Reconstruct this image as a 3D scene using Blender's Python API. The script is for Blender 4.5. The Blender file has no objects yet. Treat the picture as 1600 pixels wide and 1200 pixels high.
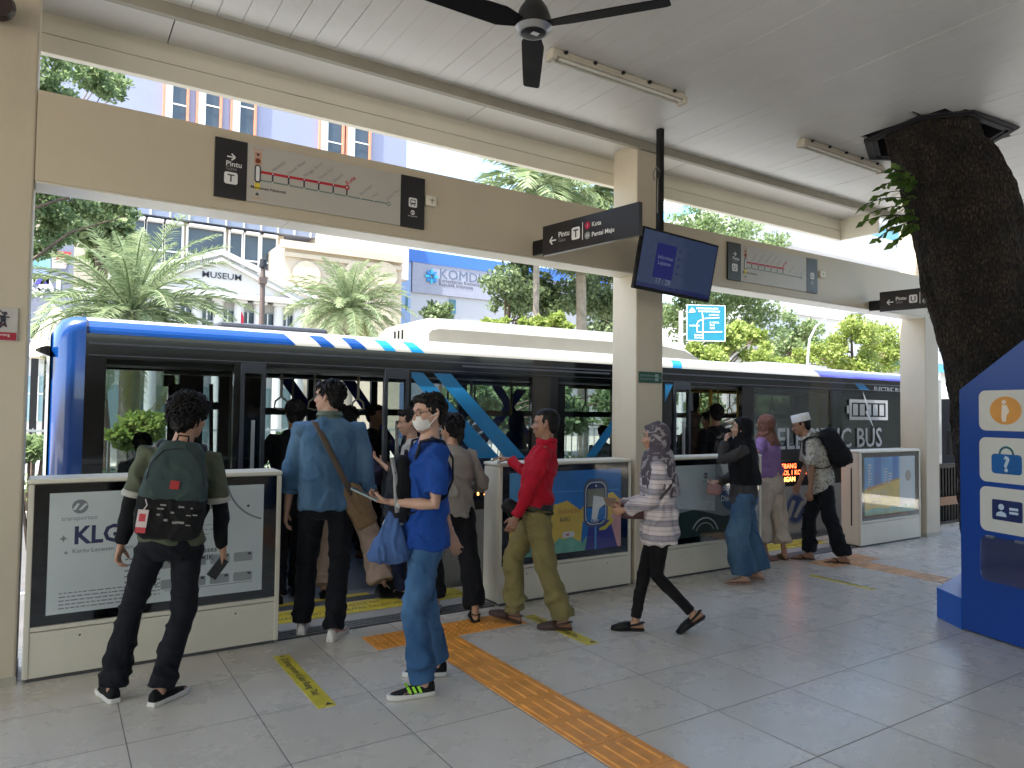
import bpy, math, random
import numpy as np
from mathutils import Vector, Matrix, noise
V = Vector
R = math.radians
C = bpy.context.scene.collection
scene = bpy.context.scene

# ------------------------------------------------------------------ camera, sky, sun, exposure
YAW, PITCH, ROLL, FPX, EYE = 0.57133, 0.03748, 0.01246, 1113.1, 1.6
def cam_axes():
    fw = V((math.sin(YAW)*math.cos(PITCH), math.cos(YAW)*math.cos(PITCH), math.sin(PITCH)))
    r0 = V((math.cos(YAW), -math.sin(YAW), 0)); u0 = r0.cross(fw)
    r = r0*math.cos(ROLL) + u0*math.sin(ROLL); u = r.cross(fw)
    return r, u, fw
CR, CU, CF = cam_axes()
cd = bpy.data.cameras.new('camera'); cam = bpy.data.objects.new('camera', cd); C.objects.link(cam)
cd.sensor_width = 36; cd.lens = 36*FPX/1600; cd.clip_start = 0.05; cd.clip_end = 3000
cam.matrix_world = Matrix.Translation((0, 0, EYE)) @ Matrix((CR, CU, -CF)).transposed().to_4x4()
scene.camera = cam

SUN_EL, SUN_AZ = 62, -103        # azimuth from +y towards +x
w = bpy.data.worlds.new('World'); scene.world = w; w.use_nodes = True
nt = w.node_tree; nt.nodes.clear()
sky = nt.nodes.new('ShaderNodeTexSky'); sky.sky_type = 'NISHITA'; sky.sun_disc = False
sky.sun_elevation = R(SUN_EL); sky.sun_rotation = R(SUN_AZ); sky.air_density = 1.3; sky.dust_density = 2.0; sky.ozone_density = 1.2
bg = nt.nodes.new('ShaderNodeBackground'); bg.inputs[1].default_value = 0.13
ow = nt.nodes.new('ShaderNodeOutputWorld')
nt.links.new(sky.outputs[0], bg.inputs[0]); nt.links.new(bg.outputs[0], ow.inputs[0])
sl = bpy.data.lights.new('sun', 'SUN'); sun = bpy.data.objects.new('sun', sl); C.objects.link(sun)
sl.energy = 4.3; sl.angle = R(0.6); sl.color = (1.0, 0.95, 0.87)
sd = V((math.sin(R(SUN_AZ))*math.cos(R(SUN_EL)), math.cos(R(SUN_AZ))*math.cos(R(SUN_EL)), math.sin(R(SUN_EL))))
sun.rotation_euler = sd.to_track_quat('Z', 'Y').to_euler(); sun.location = (-10, -10, 30)
scene.view_settings.view_transform = 'Standard'; scene.view_settings.look = 'None'
scene.view_settings.exposure = 2.2; scene.view_settings.gamma = 1
scene.render.engine = 'CYCLES'
cy = scene.cycles; cy.max_bounces = 9; cy.diffuse_bounces = 5; cy.glossy_bounces = 4; cy.transparent_max_bounces = 24; cy.transmission_bounces = 4
cy.caustics_reflective = False; cy.caustics_refractive = False; cy.sample_clamp_indirect = 6
cy.use_denoising = True

def ray(px, py):
    return CR*((px-800)/FPX) - CU*((py-600)/FPX) + CF
def at(px, py, Y):                      # point of the photograph's ray on the vertical plane y = Y
    v = ray(px, py); t = Y/v.y
    return V((v.x*t, Y, EYE+v.z*t))
def atd(px, py, D):                     # point at depth D along the view axis
    v = ray(px, py); return V((0, 0, EYE)) + v*D
def atz(px, py, z):
    v = ray(px, py); t = (z-EYE)/v.z; return V((v.x*t, v.y*t, z))

# ------------------------------------------------------------------ materials
MATS = {}
def mat(name, col, rough=0.6, metal=0.0, var=0.08, vscale=6.0, bump=0.0, bscale=40.0, spec=0.5, emit=None, estr=0.0, coat=0.0, trans=0.0, sheen=0.0, alpha=1.0, dirt=0.0):
    if name in MATS: return MATS[name]
    m = bpy.data.materials.new(name); m.use_nodes = True; MATS[name] = m
    n = m.node_tree; b = n.nodes['Principled BSDF']
    b.inputs['Metallic'].default_value = metal; b.inputs['Specular IOR Level'].default_value = spec
    b.inputs['Coat Weight'].default_value = coat; b.inputs['Sheen Weight'].default_value = sheen
    tc = n.nodes.new('ShaderNodeTexCoord')
    nz = n.nodes.new('ShaderNodeTexNoise'); nz.inputs['Scale'].default_value = vscale; nz.inputs['Detail'].default_value = 4
    n.links.new(tc.outputs['Object'], nz.inputs['Vector'])
    mr = n.nodes.new('ShaderNodeMapRange'); mr.inputs[1].default_value = 0.3; mr.inputs[2].default_value = 0.7
    mr.inputs[3].default_value = 1-var; mr.inputs[4].default_value = 1+var
    n.links.new(nz.outputs[0], mr.inputs[0])
    mx = n.nodes.new('ShaderNodeVectorMath'); mx.operation = 'SCALE'; mx.inputs[0].default_value = col[:3]
    n.links.new(mr.outputs[0], mx.inputs['Scale'])
    out = mx.outputs[0]
    if dirt > 0:
        n2 = n.nodes.new('ShaderNodeTexNoise'); n2.inputs['Scale'].default_value = 2.3; n2.inputs['Detail'].default_value = 9; n2.inputs['Roughness'].default_value = 0.7
        mp2 = n.nodes.new('ShaderNodeMapping'); mp2.inputs['Scale'].default_value = (1.6, 1.6, .45); n.links.new(tc.outputs['Object'], mp2.inputs[0]); n.links.new(mp2.outputs[0], n2.inputs['Vector'])
        r2 = n.nodes.new('ShaderNodeMapRange'); r2.inputs[1].default_value = 0.52; r2.inputs[2].default_value = 0.75; r2.inputs[3].default_value = 0; r2.inputs[4].default_value = dirt
        n.links.new(n2.outputs[0], r2.inputs[0])
        mm = n.nodes.new('ShaderNodeMix'); mm.data_type = 'RGBA'
        n.links.new(r2.outputs[0], mm.inputs['Factor']); n.links.new(out, mm.inputs['A']); mm.inputs['B'].default_value = (col[0]*.5, col[1]*.45, col[2]*.38, 1)
        out = mm.outputs['Result']
    n.links.new(out, b.inputs['Base Color'])
    rr = n.nodes.new('ShaderNodeMapRange'); rr.inputs[3].default_value = max(0.02, rough*0.85); rr.inputs[4].default_value = min(1, rough*1.15)
    n.links.new(nz.outputs[0], rr.inputs[0]); n.links.new(rr.outputs[0], b.inputs['Roughness'])
    if bump > 0:
        nb = n.nodes.new('ShaderNodeTexNoise'); nb.inputs['Scale'].default_value = bscale; nb.inputs['Detail'].default_value = 5
        n.links.new(tc.outputs['Object'], nb.inputs['Vector'])
        bp = n.nodes.new('ShaderNodeBump'); bp.inputs['Strength'].default_value = bump; bp.inputs['Distance'].default_value = 0.02
        n.links.new(nb.outputs[0], bp.inputs['Height']); n.links.new(bp.outputs[0], b.inputs['Normal'])
    if emit:
        b.inputs['Emission Color'].default_value = (*emit, 1); b.inputs['Emission Strength'].default_value = estr
    b.inputs['Alpha'].default_value = alpha
    return m
def srgb(r, g, b):
    f = lambda c: (c/255/12.92) if c/255 <= 0.04045 else ((c/255+0.055)/1.055)**2.4
    return (f(r), f(g), f(b))
def glass(name, tint, refl=0.06, rough=0.02, top=.7):
    m = bpy.data.materials.new(name); m.use_nodes = True; n = m.node_tree; n.nodes.clear()
    o = n.nodes.new('ShaderNodeOutputMaterial'); mx = n.nodes.new('ShaderNodeMixShader')
    t = n.nodes.new('ShaderNodeBsdfTransparent'); t.inputs[0].default_value = (*tint, 1)
    g = n.nodes.new('ShaderNodeBsdfGlossy'); g.inputs['Roughness'].default_value = rough
    fr = n.nodes.new('ShaderNodeLayerWeight'); fr.inputs[0].default_value = 0.25
    mr = n.nodes.new('ShaderNodeMapRange'); mr.inputs[3].default_value = refl; mr.inputs[4].default_value = top
    n.links.new(fr.outputs['Fresnel'], mr.inputs[0]); n.links.new(mr.outputs[0], mx.inputs[0])
    n.links.new(t.outputs[0], mx.inputs[1]); n.links.new(g.outputs[0], mx.inputs[2]); n.links.new(mx.outputs[0], o.inputs[0])
    MATS[name] = m; return m
def leafmat(name, c1, c2, tr=0.35, rough=0.5):
    m = bpy.data.materials.new(name); m.use_nodes = True; n = m.node_tree; b = n.nodes['Principled BSDF']
    g = n.nodes.new('ShaderNodeNewGeometry'); mx = n.nodes.new('ShaderNodeMix'); mx.data_type = 'RGBA'
    n.links.new(g.outputs['Random Per Island'], mx.inputs['Factor'])
    mx.inputs['A'].default_value = (*c1, 1); mx.inputs['B'].default_value = (*c2, 1)
    n.links.new(mx.outputs['Result'], b.inputs['Base Color']); b.inputs['Roughness'].default_value = rough; b.inputs['Specular IOR Level'].default_value = 0.3
    ts = n.nodes.new('ShaderNodeBsdfTranslucent'); n.links.new(mx.outputs['Result'], ts.inputs[0])
    ms = n.nodes.new('ShaderNodeMixShader'); ms.inputs[0].default_value = tr
    o = n.nodes['Material Output']; n.links.new(b.outputs[0], ms.inputs[1]); n.links.new(ts.outputs[0], ms.inputs[2]); n.links.new(ms.outputs[0], o.inputs[0])
    MATS[name] = m; return m

cream = mat('cream_paint', (0.56, 0.485, 0.37), 0.5, var=0.05, vscale=1.5, bump=0.04, bscale=120, dirt=0.22)
creamlt = mat('cream_panel', (0.74, 0.70, 0.58), 0.4, var=0.03, vscale=1.2, dirt=0.08)
ceilm = mat('ceiling_white', (0.70, 0.69, 0.66), 0.38, var=0.05, vscale=0.9, dirt=0.15)
trimm = mat('trim_olive', (0.30, 0.28, 0.22), 0.6)
gatem = mat('gate_cream', (0.66, 0.62, 0.51), 0.35, var=0.04, vscale=2.5, dirt=0.10)
blackm = mat('black_gloss', (0.004, 0.004, 0.005), 0.12, var=0.1)
blackmat = mat('black_matt', (0.006, 0.006, 0.006), 0.6, spec=.3)
signm = mat('sign_charcoal', (0.014, 0.012, 0.015), 0.35)
whitem = mat('white_print', (0.8, 0.8, 0.8), 0.5)
inkm = mat('ink_dark', (0.03, 0.03, 0.05), 0.5)
greyink = mat('ink_grey', (0.25, 0.25, 0.28), 0.5)
redm = mat('line_red', (0.5, 0.01, 0.03), 0.45)
greenink = mat('line_greygreen', (0.16, 0.22, 0.20), 0.5)
orangem = mat('ink_orange', (0.75, 0.25, 0.05), 0.5)
yellowm = mat('ink_yellow', (0.75, 0.6, 0.05), 0.5)
steelm = mat('steel', (0.5, 0.5, 0.5), 0.35, metal=0.9)
darksteel = mat('dark_metal', (0.02, 0.02, 0.022), 0.4, metal=0.5)

# ------------------------------------------------------------------ mesh helpers
class MB:
    def __init__(s): s.v = []; s.f = []; s.mi = []; s.mats = []
    def mid(s, m):
        if m is None: return 0
        if m not in s.mats: s.mats.append(m)
        return s.mats.index(m)
    def face(s, pts, m=None):
        b = len(s.v); s.v += [tuple(p) for p in pts]; s.f.append(list(range(b, b+len(pts)))); s.mi.append(s.mid(m))
    def box(s, x0, x1, y0, y1, z0, z1, m=None):
        c = V(((x0+x1)/2, (y0+y1)/2, (z0+z1)/2))
        s.obox(c, V(((x1-x0)/2, 0, 0)), V((0, (y1-y0)/2, 0)), V((0, 0, (z1-z0)/2)), m)
        return s
    def obox(s, c, a, b_, d, m=None):
        i = len(s.v); c, a, b_, d = V(c), V(a), V(b_), V(d)
        for sx, sy, sz in ((-1,-1,-1),(1,-1,-1),(1,1,-1),(-1,1,-1),(-1,-1,1),(1,-1,1),(1,1,1),(-1,1,1)):
            s.v.append(tuple(c+a*sx+b_*sy+d*sz))
        k = s.mid(m)
        for q in ((0,3,2,1),(4,5,6,7),(0,1,5,4),(1,2,6,5),(2,3,7,6),(3,0,4,7)):
            s.f.append([i+j for j in q]); s.mi.append(k)
        return s
    def prism(s, pts, ext, m=None):
        i = len(s.v); n = len(pts); ext = V(ext); k = s.mid(m)
        s.v += [tuple(V(p)) for p in pts] + [tuple(V(p)+ext) for p in pts]
        s.f.append(list(range(i+n-1, i-1, -1))); s.f.append(list(range(i+n, i+2*n))); s.mi += [k, k]
        for j in range(n):
            s.f.append([i+j, i+(j+1) % n, i+n+(j+1) % n, i+n+j]); s.mi.append(k)
        return s
    def loft(s, rings, m=None, caps=True, close=True):
        i = len(s.v); n = len(rings[0]); k = s.mid(m)
        for r in rings: s.v += [tuple(p) for p in r]
        for a in range(len(rings)-1):
            for j in range(n if close else n-1):
                q = [i+a*n+j, i+a*n+(j+1) % n, i+(a+1)*n+(j+1) % n, i+(a+1)*n+j]
                s.f.append(q); s.mi.append(k)
        if caps:
            s.f.append(list(range(i+n-1, i-1, -1))); s.mi.append(k)
            s.f.append([i+(len(rings)-1)*n+j for j in range(n)]); s.mi.append(k)
        return s
    def tube(s, pts, rad, n=8, m=None, flat=1.0, hint=None, dome=False):
        pts = [V(p) for p in pts]; L = len(pts)
        if not hasattr(rad, '__len__'): rad = [rad]*L
        rings = []; prev = V(hint) if hint is not None else None
        rr = list(rad)
        if dome:
            d0 = (pts[0]-pts[1]).normalized(); d1 = (pts[-1]-pts[-2]).normalized()
            ra, rb = rr[0] if not hasattr(rr[0], '__len__') else min(rr[0]), rr[-1] if not hasattr(rr[-1], '__len__') else min(rr[-1])
            sc = lambda r, f: (r[0]*f, r[1]*f) if hasattr(r, '__len__') else r*f
            pts = [pts[0]+d0*ra*.95, pts[0]+d0*ra*.6] + pts + [pts[-1]+d1*rb*.6, pts[-1]+d1*rb*.95]
            rr = [sc(rr[0], .3), sc(rr[0], .8)] + rr + [sc(rr[-1], .8), sc(rr[-1], .3)]; L = len(pts)
        for i, p in enumerate(pts):
            d = (pts[min(i+1, L-1)]-pts[max(i-1, 0)])
            d = d.normalized() if d.length > 1e-9 else V((0, 0, 1))
            if prev is None: prev = V((1, 0, 0)) if abs(d.x) < 0.9 else V((0, 1, 0))
            a = (prev-d*prev.dot(d))
            if a.length < 1e-6: a = d.orthogonal()
            a.normalize(); b = d.cross(a); prev = a
            r = rr[i]; ra, rb = (r if hasattr(r, '__len__') else (r, r*flat))
            rings.append([p+a*(ra*math.cos(t))+b*(rb*math.sin(t)) for t in [2*math.pi*j/n for j in range(n)]])
        return s.loft(rings, m)
    def ell(s, c, rx, ry, rz, m=None, nu=14, nv=9, M=None):
        c = V(c); M = M or Matrix.Identity(3); rings = []
        for i in range(nv+1):
            ph = -math.pi/2 + math.pi*(i+.0)/nv; ph = max(min(ph, math.pi/2-.12), -math.pi/2+.12)
            rings.append([c+M@V((rx*math.cos(ph)*math.cos(t), ry*math.cos(ph)*math.sin(t), rz*math.sin(ph))) for t in [2*math.pi*j/nu for j in range(nu)]])
        return s.loft(rings, m)
    def disc(s, c, xd, yd, r, m=None, n=20, ry=None, thick=0.0, nd=None):
        c, xd, yd = V(c), V(xd), V(yd); ry = ry or r
        P = [c+xd*(r*math.cos(t))+yd*(ry*math.sin(t)) for t in [2*math.pi*j/n for j in range(n)]]
        s.face(P, m) if not thick else s.prism(P, (xd.cross(yd))*thick, m)
    def rrect(s, o, xd, yd, x0, x1, y0, y1, r, off, m, n=4):
        o, xd, yd = V(o), V(xd), V(yd); nn = xd.cross(yd); P = []
        for cx, cy_, a0 in ((x1-r, y0+r, -90), (x1-r, y1-r, 0), (x0+r, y1-r, 90), (x0+r, y0+r, 180)):
            for j in range(n+1):
                a = R(a0+90*j/n); P.append(o+xd*(cx+r*math.cos(a))+yd*(cy_+r*math.sin(a))+nn*off)
        s.face(P, m)
    def pl(s, o, xd, yd, pts, off, m):     # flat polygon in a panel's own 2D frame
        o, xd, yd = V(o), V(xd), V(yd); nn = xd.cross(yd)
        s.face([o+xd*a+yd*b+nn*off for a, b in pts], m)
    def line(s, o, xd, yd, pts, wd, off, m):
        for (ax, ay), (bx, by) in zip(pts[:-1], pts[1:]):
            d = V((bx-ax, by-ay, 0)); d = d.normalized() if d.length > 0 else V((1, 0, 0)); nx, ny = -d.y*wd/2, d.x*wd/2
            s.pl(o, xd, yd, [(ax+nx, ay+ny), (ax-nx, ay-ny), (bx-nx, by-ny), (bx+nx, by+ny)], off, m)
    def arc(s, o, xd, yd, cx, cy_, r, a0, a1, wd, off, m, n=16):
        s.line(o, xd, yd, [(cx+r*math.cos(R(a0+(a1-a0)*i/n)), cy_+r*math.sin(R(a0+(a1-a0)*i/n))) for i in range(n+1)], wd, off, m)
    def text(s, body, size, o, xd, yd, m, off=0.002, align='LEFT', bold=0.0, sx=1.0, at2=(0, 0)):
        vs, fs = textmesh(body, align, bold)
        o, xd, yd = V(o), V(xd), V(yd); nn = xd.cross(yd).normalized(); i = len(s.v); k = s.mid(m)
        for a, b in vs: s.v.append(tuple(o+xd*(at2[0]+a*size*sx)+yd*(at2[1]+b*size)+nn*off))
        for f in fs: s.f.append([i+j for j in f]); s.mi.append(k)
    def build(s, name, m=None, parent=None, smooth=False, bevel=0.0, seg=2, angle=35):
        me = bpy.data.meshes.new(name); me.from_pydata(s.v, [], s.f)
        ms = s.mats if s.mats else [m]
        if m is not None and s.mats and m not in s.mats: ms = s.mats
        for q in ms: me.materials.append(q if q is not None else m)
        if len(ms) > 1: me.polygons.foreach_set('material_index', s.mi)
        me.update()
        o = bpy.data.objects.new(name, me); C.objects.link(o)
        if parent is not None: par(o, parent)
        if bevel > 0:
            md = o.modifiers.new('bevel', 'BEVEL'); md.width = bevel; md.segments = seg; md.limit_method = 'ANGLE'; md.angle_limit = R(40)
        if smooth:
            me.polygons.foreach_set('use_smooth', [True]*len(me.polygons))
            if smooth != 'all':
                me.set_sharp_from_angle(angle=R(angle))
        return o
_tm = {}
def textmesh(body, align, bold):
    key = (body, align, bold)
    if key in _tm: return _tm[key]
    cu = bpy.data.curves.new('t', 'FONT'); cu.body = body; cu.size = 1; cu.align_x = align; cu.offset = bold; cu.resolution_u = 2; cu.fill_mode = 'FRONT'
    o = bpy.data.objects.new('t', cu); C.objects.link(o)
    dg = bpy.context.evaluated_depsgraph_get()
    me = bpy.data.meshes.new_from_object(o.evaluated_get(dg), depsgraph=dg)
    r = ([(v.co.x, v.co.y) for v in me.vertices], [list(p.vertices) for p in me.polygons])
    bpy.data.objects.remove(o); bpy.data.curves.remove(cu); bpy.data.meshes.remove(me)
    _tm[key] = r; return r
def par(o, p):
    o.parent = p
    M = Matrix.Translation(p.location) @ p.rotation_euler.to_matrix().to_4x4() if p.parent is None else Matrix.Identity(4)
    if p.parent is not None: M = p.parent['_b'] and Matrix.Translation(p.parent['_b']) or M
    if p.type == 'MESH' and p.parent is not None: o.matrix_parent_inverse = Matrix.Identity(4); o.matrix_parent_inverse = pinv(p)
    else: o.matrix_parent_inverse = M.inverted()
def pinv(p):
    M = Matrix.Identity(4); chain = []
    q = p
    while q is not None: chain.append(q); q = q.parent
    for q in reversed(chain):
        M = M @ (q.matrix_parent_inverse if q.parent is not None else Matrix.Identity(4)) @ q.matrix_basis
    return M.inverted()
def par(o, p):
    o.parent = p; o.matrix_parent_inverse = pinv(p)
def tag(o, label=None, cat=None, group=None, kind=None):
    if label: o['label'] = label
    if cat: o['category'] = cat
    if group: o['group'] = group
    if kind: o['kind'] = kind
    return o
def thing(name, loc, label, cat, group=None):
    o = bpy.data.objects.new(name, None); C.objects.link(o); o.location = loc; o.empty_display_size = 0.1
    return tag(o, label, cat, group)
def copy_tree(o, parent=None):
    c = o.copy(); C.objects.link(c)
    if parent is not None: c.parent = parent
    for ch in o.children: copy_tree(ch, c)
    return c
X, Y_, Z_ = V((1, 0, 0)), V((0, 1, 0)), V((0, 0, 1))

# ------------------------------------------------------------------ platform floor, ground, road
def floor_mat():
    m = bpy.data.materials.new('floor_tile'); m.use_nodes = True; n = m.node_tree; L = n.links.new
    b = n.nodes['Principled BSDF']; tc = n.nodes.new('ShaderNodeTexCoord'); sp = n.nodes.new('ShaderNodeSeparateXYZ'); L(tc.outputs['Object'], sp.inputs[0])
    def math_(op, a, b_=None, c=None):
        q = n.nodes.new('ShaderNodeMath'); q.operation = op
        for i, v in enumerate((a, b_, c)):
            if v is None: continue
            if isinstance(v, (int, float)): q.inputs[i].default_value = v
            else: L(v, q.inputs[i])
        return q.outputs[0]
    gt = math_('GREATER_THAN', sp.outputs[0], 2.3)
    xs = math_('SUBTRACT', sp.outputs[0], math_('MULTIPLY', gt, 0.3))
    u = math_('DIVIDE', math_('SUBTRACT', xs, 0.341), 0.6045)
    v = math_('DIVIDE', math_('SUBTRACT', sp.outputs[1], 2.0715), 0.5995)
    fu = math_('ABSOLUTE', math_('SUBTRACT', math_('FRACT', math_('ADD', u, 0.5)), 0.5))
    fv = math_('ABSOLUTE', math_('SUBTRACT', math_('FRACT', math_('ADD', v, 0.5)), 0.5))
    mn = math_('MINIMUM', fu, fv)
    ln = n.nodes.new('ShaderNodeMapRange'); ln.inputs[1].default_value = 0.003; ln.inputs[2].default_value = 0.0062; ln.inputs[3].default_value = 1; ln.inputs[4].default_value = 0
    L(mn, ln.inputs[0])
    cell = n.nodes.new('ShaderNodeCombineXYZ'); L(math_('FLOOR', u), cell.inputs[0]); L(math_('FLOOR', v), cell.inputs[1])
    wn = n.nodes.new('ShaderNodeTexWhiteNoise'); L(cell.outputs[0], wn.inputs[0])
    nz = n.nodes.new('ShaderNodeTexNoise'); nz.inputs['Scale'].default_value = 3.0; nz.inputs['Detail'].default_value = 8; nz.inputs['Roughness'].default_value = .65; L(tc.outputs['Object'], nz.inputs[0])
    nf = n.nodes.new('ShaderNodeTexNoise'); nf.inputs['Scale'].default_value = 160; nf.inputs['Detail'].default_value = 2; L(tc.outputs['Object'], nf.inputs[0])
    br = math_('ADD', math_('MULTIPLY', wn.outputs[0], 0.06), math_('ADD', math_('MULTIPLY', nz.outputs[0], 0.025), math_('MULTIPLY', nf.outputs[0], 0.03)))
    sc = n.nodes.new('ShaderNodeTexNoise'); sc.inputs['Scale'].default_value = 9; sc.inputs['Detail'].default_value = 12; sc.inputs['Roughness'].default_value = .8; sc.inputs['Distortion'].default_value = .6; L(tc.outputs['Object'], sc.inputs[0])
    sm = n.nodes.new('ShaderNodeMapRange'); sm.inputs[1].default_value = .60; sm.inputs[2].default_value = .72; sm.inputs[3].default_value = 0; sm.inputs[4].default_value = -.02; L(sc.outputs[0], sm.inputs[0])
    br = math_('ADD', math_('ADD', br, sm.outputs[0]), 0.51)
    col = n.nodes.new('ShaderNodeVectorMath'); col.operation = 'SCALE'; col.inputs[0].default_value = (1.0, 0.93, 0.81); L(br, col.inputs['Scale'])
    mx = n.nodes.new('ShaderNodeMix'); mx.data_type = 'RGBA'; L(ln.outputs[0], mx.inputs['Factor']); L(col.outputs[0], mx.inputs['A']); mx.inputs['B'].default_value = (0.15, 0.14, 0.125, 1)
    L(mx.outputs['Result'], b.inputs['Base Color'])
    L(math_('ADD', math_('MULTIPLY', nz.outputs[0], 0.16), math_('ADD', math_('MULTIPLY', ln.outputs[0], 0.4), 0.20)), b.inputs['Roughness'])
    bp = n.nodes.new('ShaderNodeBump'); bp.inputs['Strength'].default_value = 0.35; bp.inputs['Distance'].default_value = 0.004
    L(math_('ADD', math_('MULTIPLY', ln.outputs[0], -1.0), math_('MULTIPLY', nf.outputs[0], 0.06)), bp.inputs['Height']); L(bp.outputs[0], b.inputs['Normal'])
    return m
floorm = floor_mat()
tag(MB().box(-9, 14.3, -9.5, 5.74, -1.1, 0.0).build('platform_floor', floorm), kind='structure')
asph = mat('asphalt', (0.075, 0.073, 0.07), 0.85, var=0.2, vscale=3, bump=0.3, bscale=90)
groundm = mat('ground_paving', (0.40, 0.37, 0.32), 0.85, var=0.15, vscale=0.5, bump=0.1)
tag(MB().box(-900, 900, -900, 900, -2.0, -1.106).build('ground', groundm), kind='structure')
tag(MB().box(-300, 300, 5.74, 20.5, -1.3, -1.10).build('road', asph), kind='structure')
mk = MB()
for i in range(-14, 30): mk.box(i*6-1.3, i*6+1.3, 12.4, 12.52, -1.1, -1.095)
mk.box(-200, 200, 9.2, 9.32, -1.1, -1.095); mk.box(-200, 200, 19.9, 20.02, -1.1, -1.095)
tag(mk.build('road_markings', mat('road_paint', (0.7, 0.7, 0.66), 0.7, var=.2)), kind='structure')
tag(MB().box(-300, 300, 20.5, 26.5, -1.3, -0.95).build('pavement', mat('far_pavement', (0.45, 0.42, 0.36), 0.8, var=.15)), kind='structure')

# boarding edge: track, sill and warning plates between the gates
ed = MB(); gm = mat('edge_grey', (0.33, 0.33, 0.31), 0.4, var=.1); dk = mat('track_dark', (0.06, 0.06, 0.06), 0.5)
ypm = mat('warning_yellow', (0.62, 0.52, 0.06), 0.45, var=.2, vscale=14, dirt=.4)
for x0, x1 in ((1.345, 3.09), (6.42, 8.22)):
    ed.box(x0, x1, 5.02, 5.20, 0.0, 0.006, dk)
    for k in range(4): ed.box(x0, x1, 5.045+k*.045, 5.055+k*.045, 0.006, 0.011, steelm)
    ed.box(x0, x1, 5.205, 5.38, 0.0, 0.008, gm)
    n_ = 3; wd = (x1-x0)/n_
    for k in range(n_):
        ed.box(x0+k*wd+.02, x0+(k+1)*wd-.02, 5.40, 5.70, 0.0, 0.007, ypm)
        ed.text('AWAS CELAH PERON', .075, (x0+k*wd+.06, 5.47, .0072), X, Y_, inkm, .0015, sx=.85)
        ed.text('MIND THE GAP', .05, (x0+k*wd+.06, 5.60, .0072), X, Y_, inkm, .0015)
tag(ed.build('boarding_edge'), kind='structure')

# ------------------------------------------------------------------ roof: ceiling boards, trim, soffit, fascia
HOLE = [(6.33, 3.72), (6.21, 3.19), (6.45, 2.92), (7.10, 2.87), (7.30, 3.16), (7.22, 3.74), (6.80, 3.95)]
def hole_range(x):
    ys = []
    for (ax, ay), (bx, by) in zip(HOLE, HOLE[1:]+HOLE[:1]):
        if (ax-x)*(bx-x) < 0: ys.append(ay+(by-ay)*(x-ax)/(bx-ax))
    return (min(ys), max(ys)) if len(ys) >= 2 else None
CZ = 4.18; CX1 = 10.2; CX0 = -9.0; CY0 = -8.5
cb = MB(); x = CX0; i = 0; rnd = random.Random(4)
while x < CX1-0.01:
    x1 = min(x+.1585, CX1); g = .0022 if rnd.random() < .62 else .0008
    z0 = CZ+rnd.uniform(-.0012, .0012)
    segs = []
    hs_ = [h for h in (hole_range(x+k*.0198) for k in range(9)) if h]; hr = (min(h[0] for h in hs_)-.004, max(h[1] for h in hs_)+.004) if hs_ else None
    ys = [(CY0, 4.95)] if not hr else [(CY0, hr[0]), (hr[1], 4.95)]
    for a, b in ys: cb.box(x+g, x1-g, a, b, z0, z0+.02)
    x = x1; i += 1
tag(cb.build('ceiling', ceilm), kind='structure')
rf = MB()
rf.box(CX0, 6.2, CY0-.1, 5.0, CZ+.03, CZ+.32); rf.box(7.32, CX1+.02, CY0-.1, 5.0, CZ+.03, CZ+.32)
rf.box(6.2, 7.32, CY0-.1, 2.86, CZ+.03, CZ+.32); rf.box(6.2, 7.32, 3.96, 5.0, CZ+.03, CZ+.32)
rf.box(CX0, 8.66, 5.002, 5.54, 4.215, 4.40); rf.box(6.205, 7.315, 2.865, 3.955, CZ+.22, CZ+.30); rf.box(6.15, 7.37, 2.8, 4.0, CZ+.325, CZ+.36)  # last two boxes added over the tree opening to shut out sky light
tag(rf.build('roof', mat('roof_dark', (0.08, 0.08, 0.08), .8)), kind='structure')
tr = MB(); tr.box(CX0, CX1, 4.952, 5.0, 4.10, CZ+.03); tr.box(CX1, CX1+.05, CY0, 5.0, 4.10, CZ+.06)
tag(tr.build('ceiling_trim', trimm), kind='structure')
so = MB(); rnd = random.Random(2); x = CX0
while x < 8.66:
    x1 = min(x+2.4, 8.66); so.box(x+.004, x1-.004, 5.002, 5.50, 4.166, 4.19); x = x1
tag(so.build('soffit', mat('soffit_grey', (0.58, 0.56, 0.52), 0.5, var=.05, vscale=1)), kind='structure')
fa = MB(); fa.box(CX0, 8.655, 5.502, 5.56, 4.028, 4.21); fa.box(CX0, 8.655, 5.499, 5.56, 3.90, 4.022)
fa.box(8.66, 8.70, 5.002, 5.56, 3.90, 4.21)
tag(fa.build('fascia', creamlt), kind='structure')
hf = thing('tree_collar', (6.75, 3.4, CZ), 'dark angular opening cut in the ceiling round the leaning tree trunk', 'collar')
hm = MB(); blk = mat('collar_dark', (0.018, 0.016, 0.02), .7)
for (ax, ay), (bx, by) in zip(HOLE, HOLE[1:]+HOLE[:1]):
    c = V(((ax+bx)/2, (ay+by)/2, CZ+.14)); d = V((bx-ax, by-ay, 0)); nn = V((d.y, -d.x, 0)).normalized()*.012
    hm.obox(c-V((0, 0, .155)), d/2*1.08, nn*4.5, V((0, 0, .006))); hm.obox(c, d/2*1.02, nn, V((0, 0, .17)))
hm.build('frame', blk, hf)
bl = MB(); bl.obox(V((7.26, 3.26, CZ-.02)), V((.05, .02, 0)), V((-.02, .06, 0)), V((0, 0, .03))); bl.build('blue_cloth', mat('blue_cloth', (0.02, 0.04, 0.25), .7), hf, bevel=.01)

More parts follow.
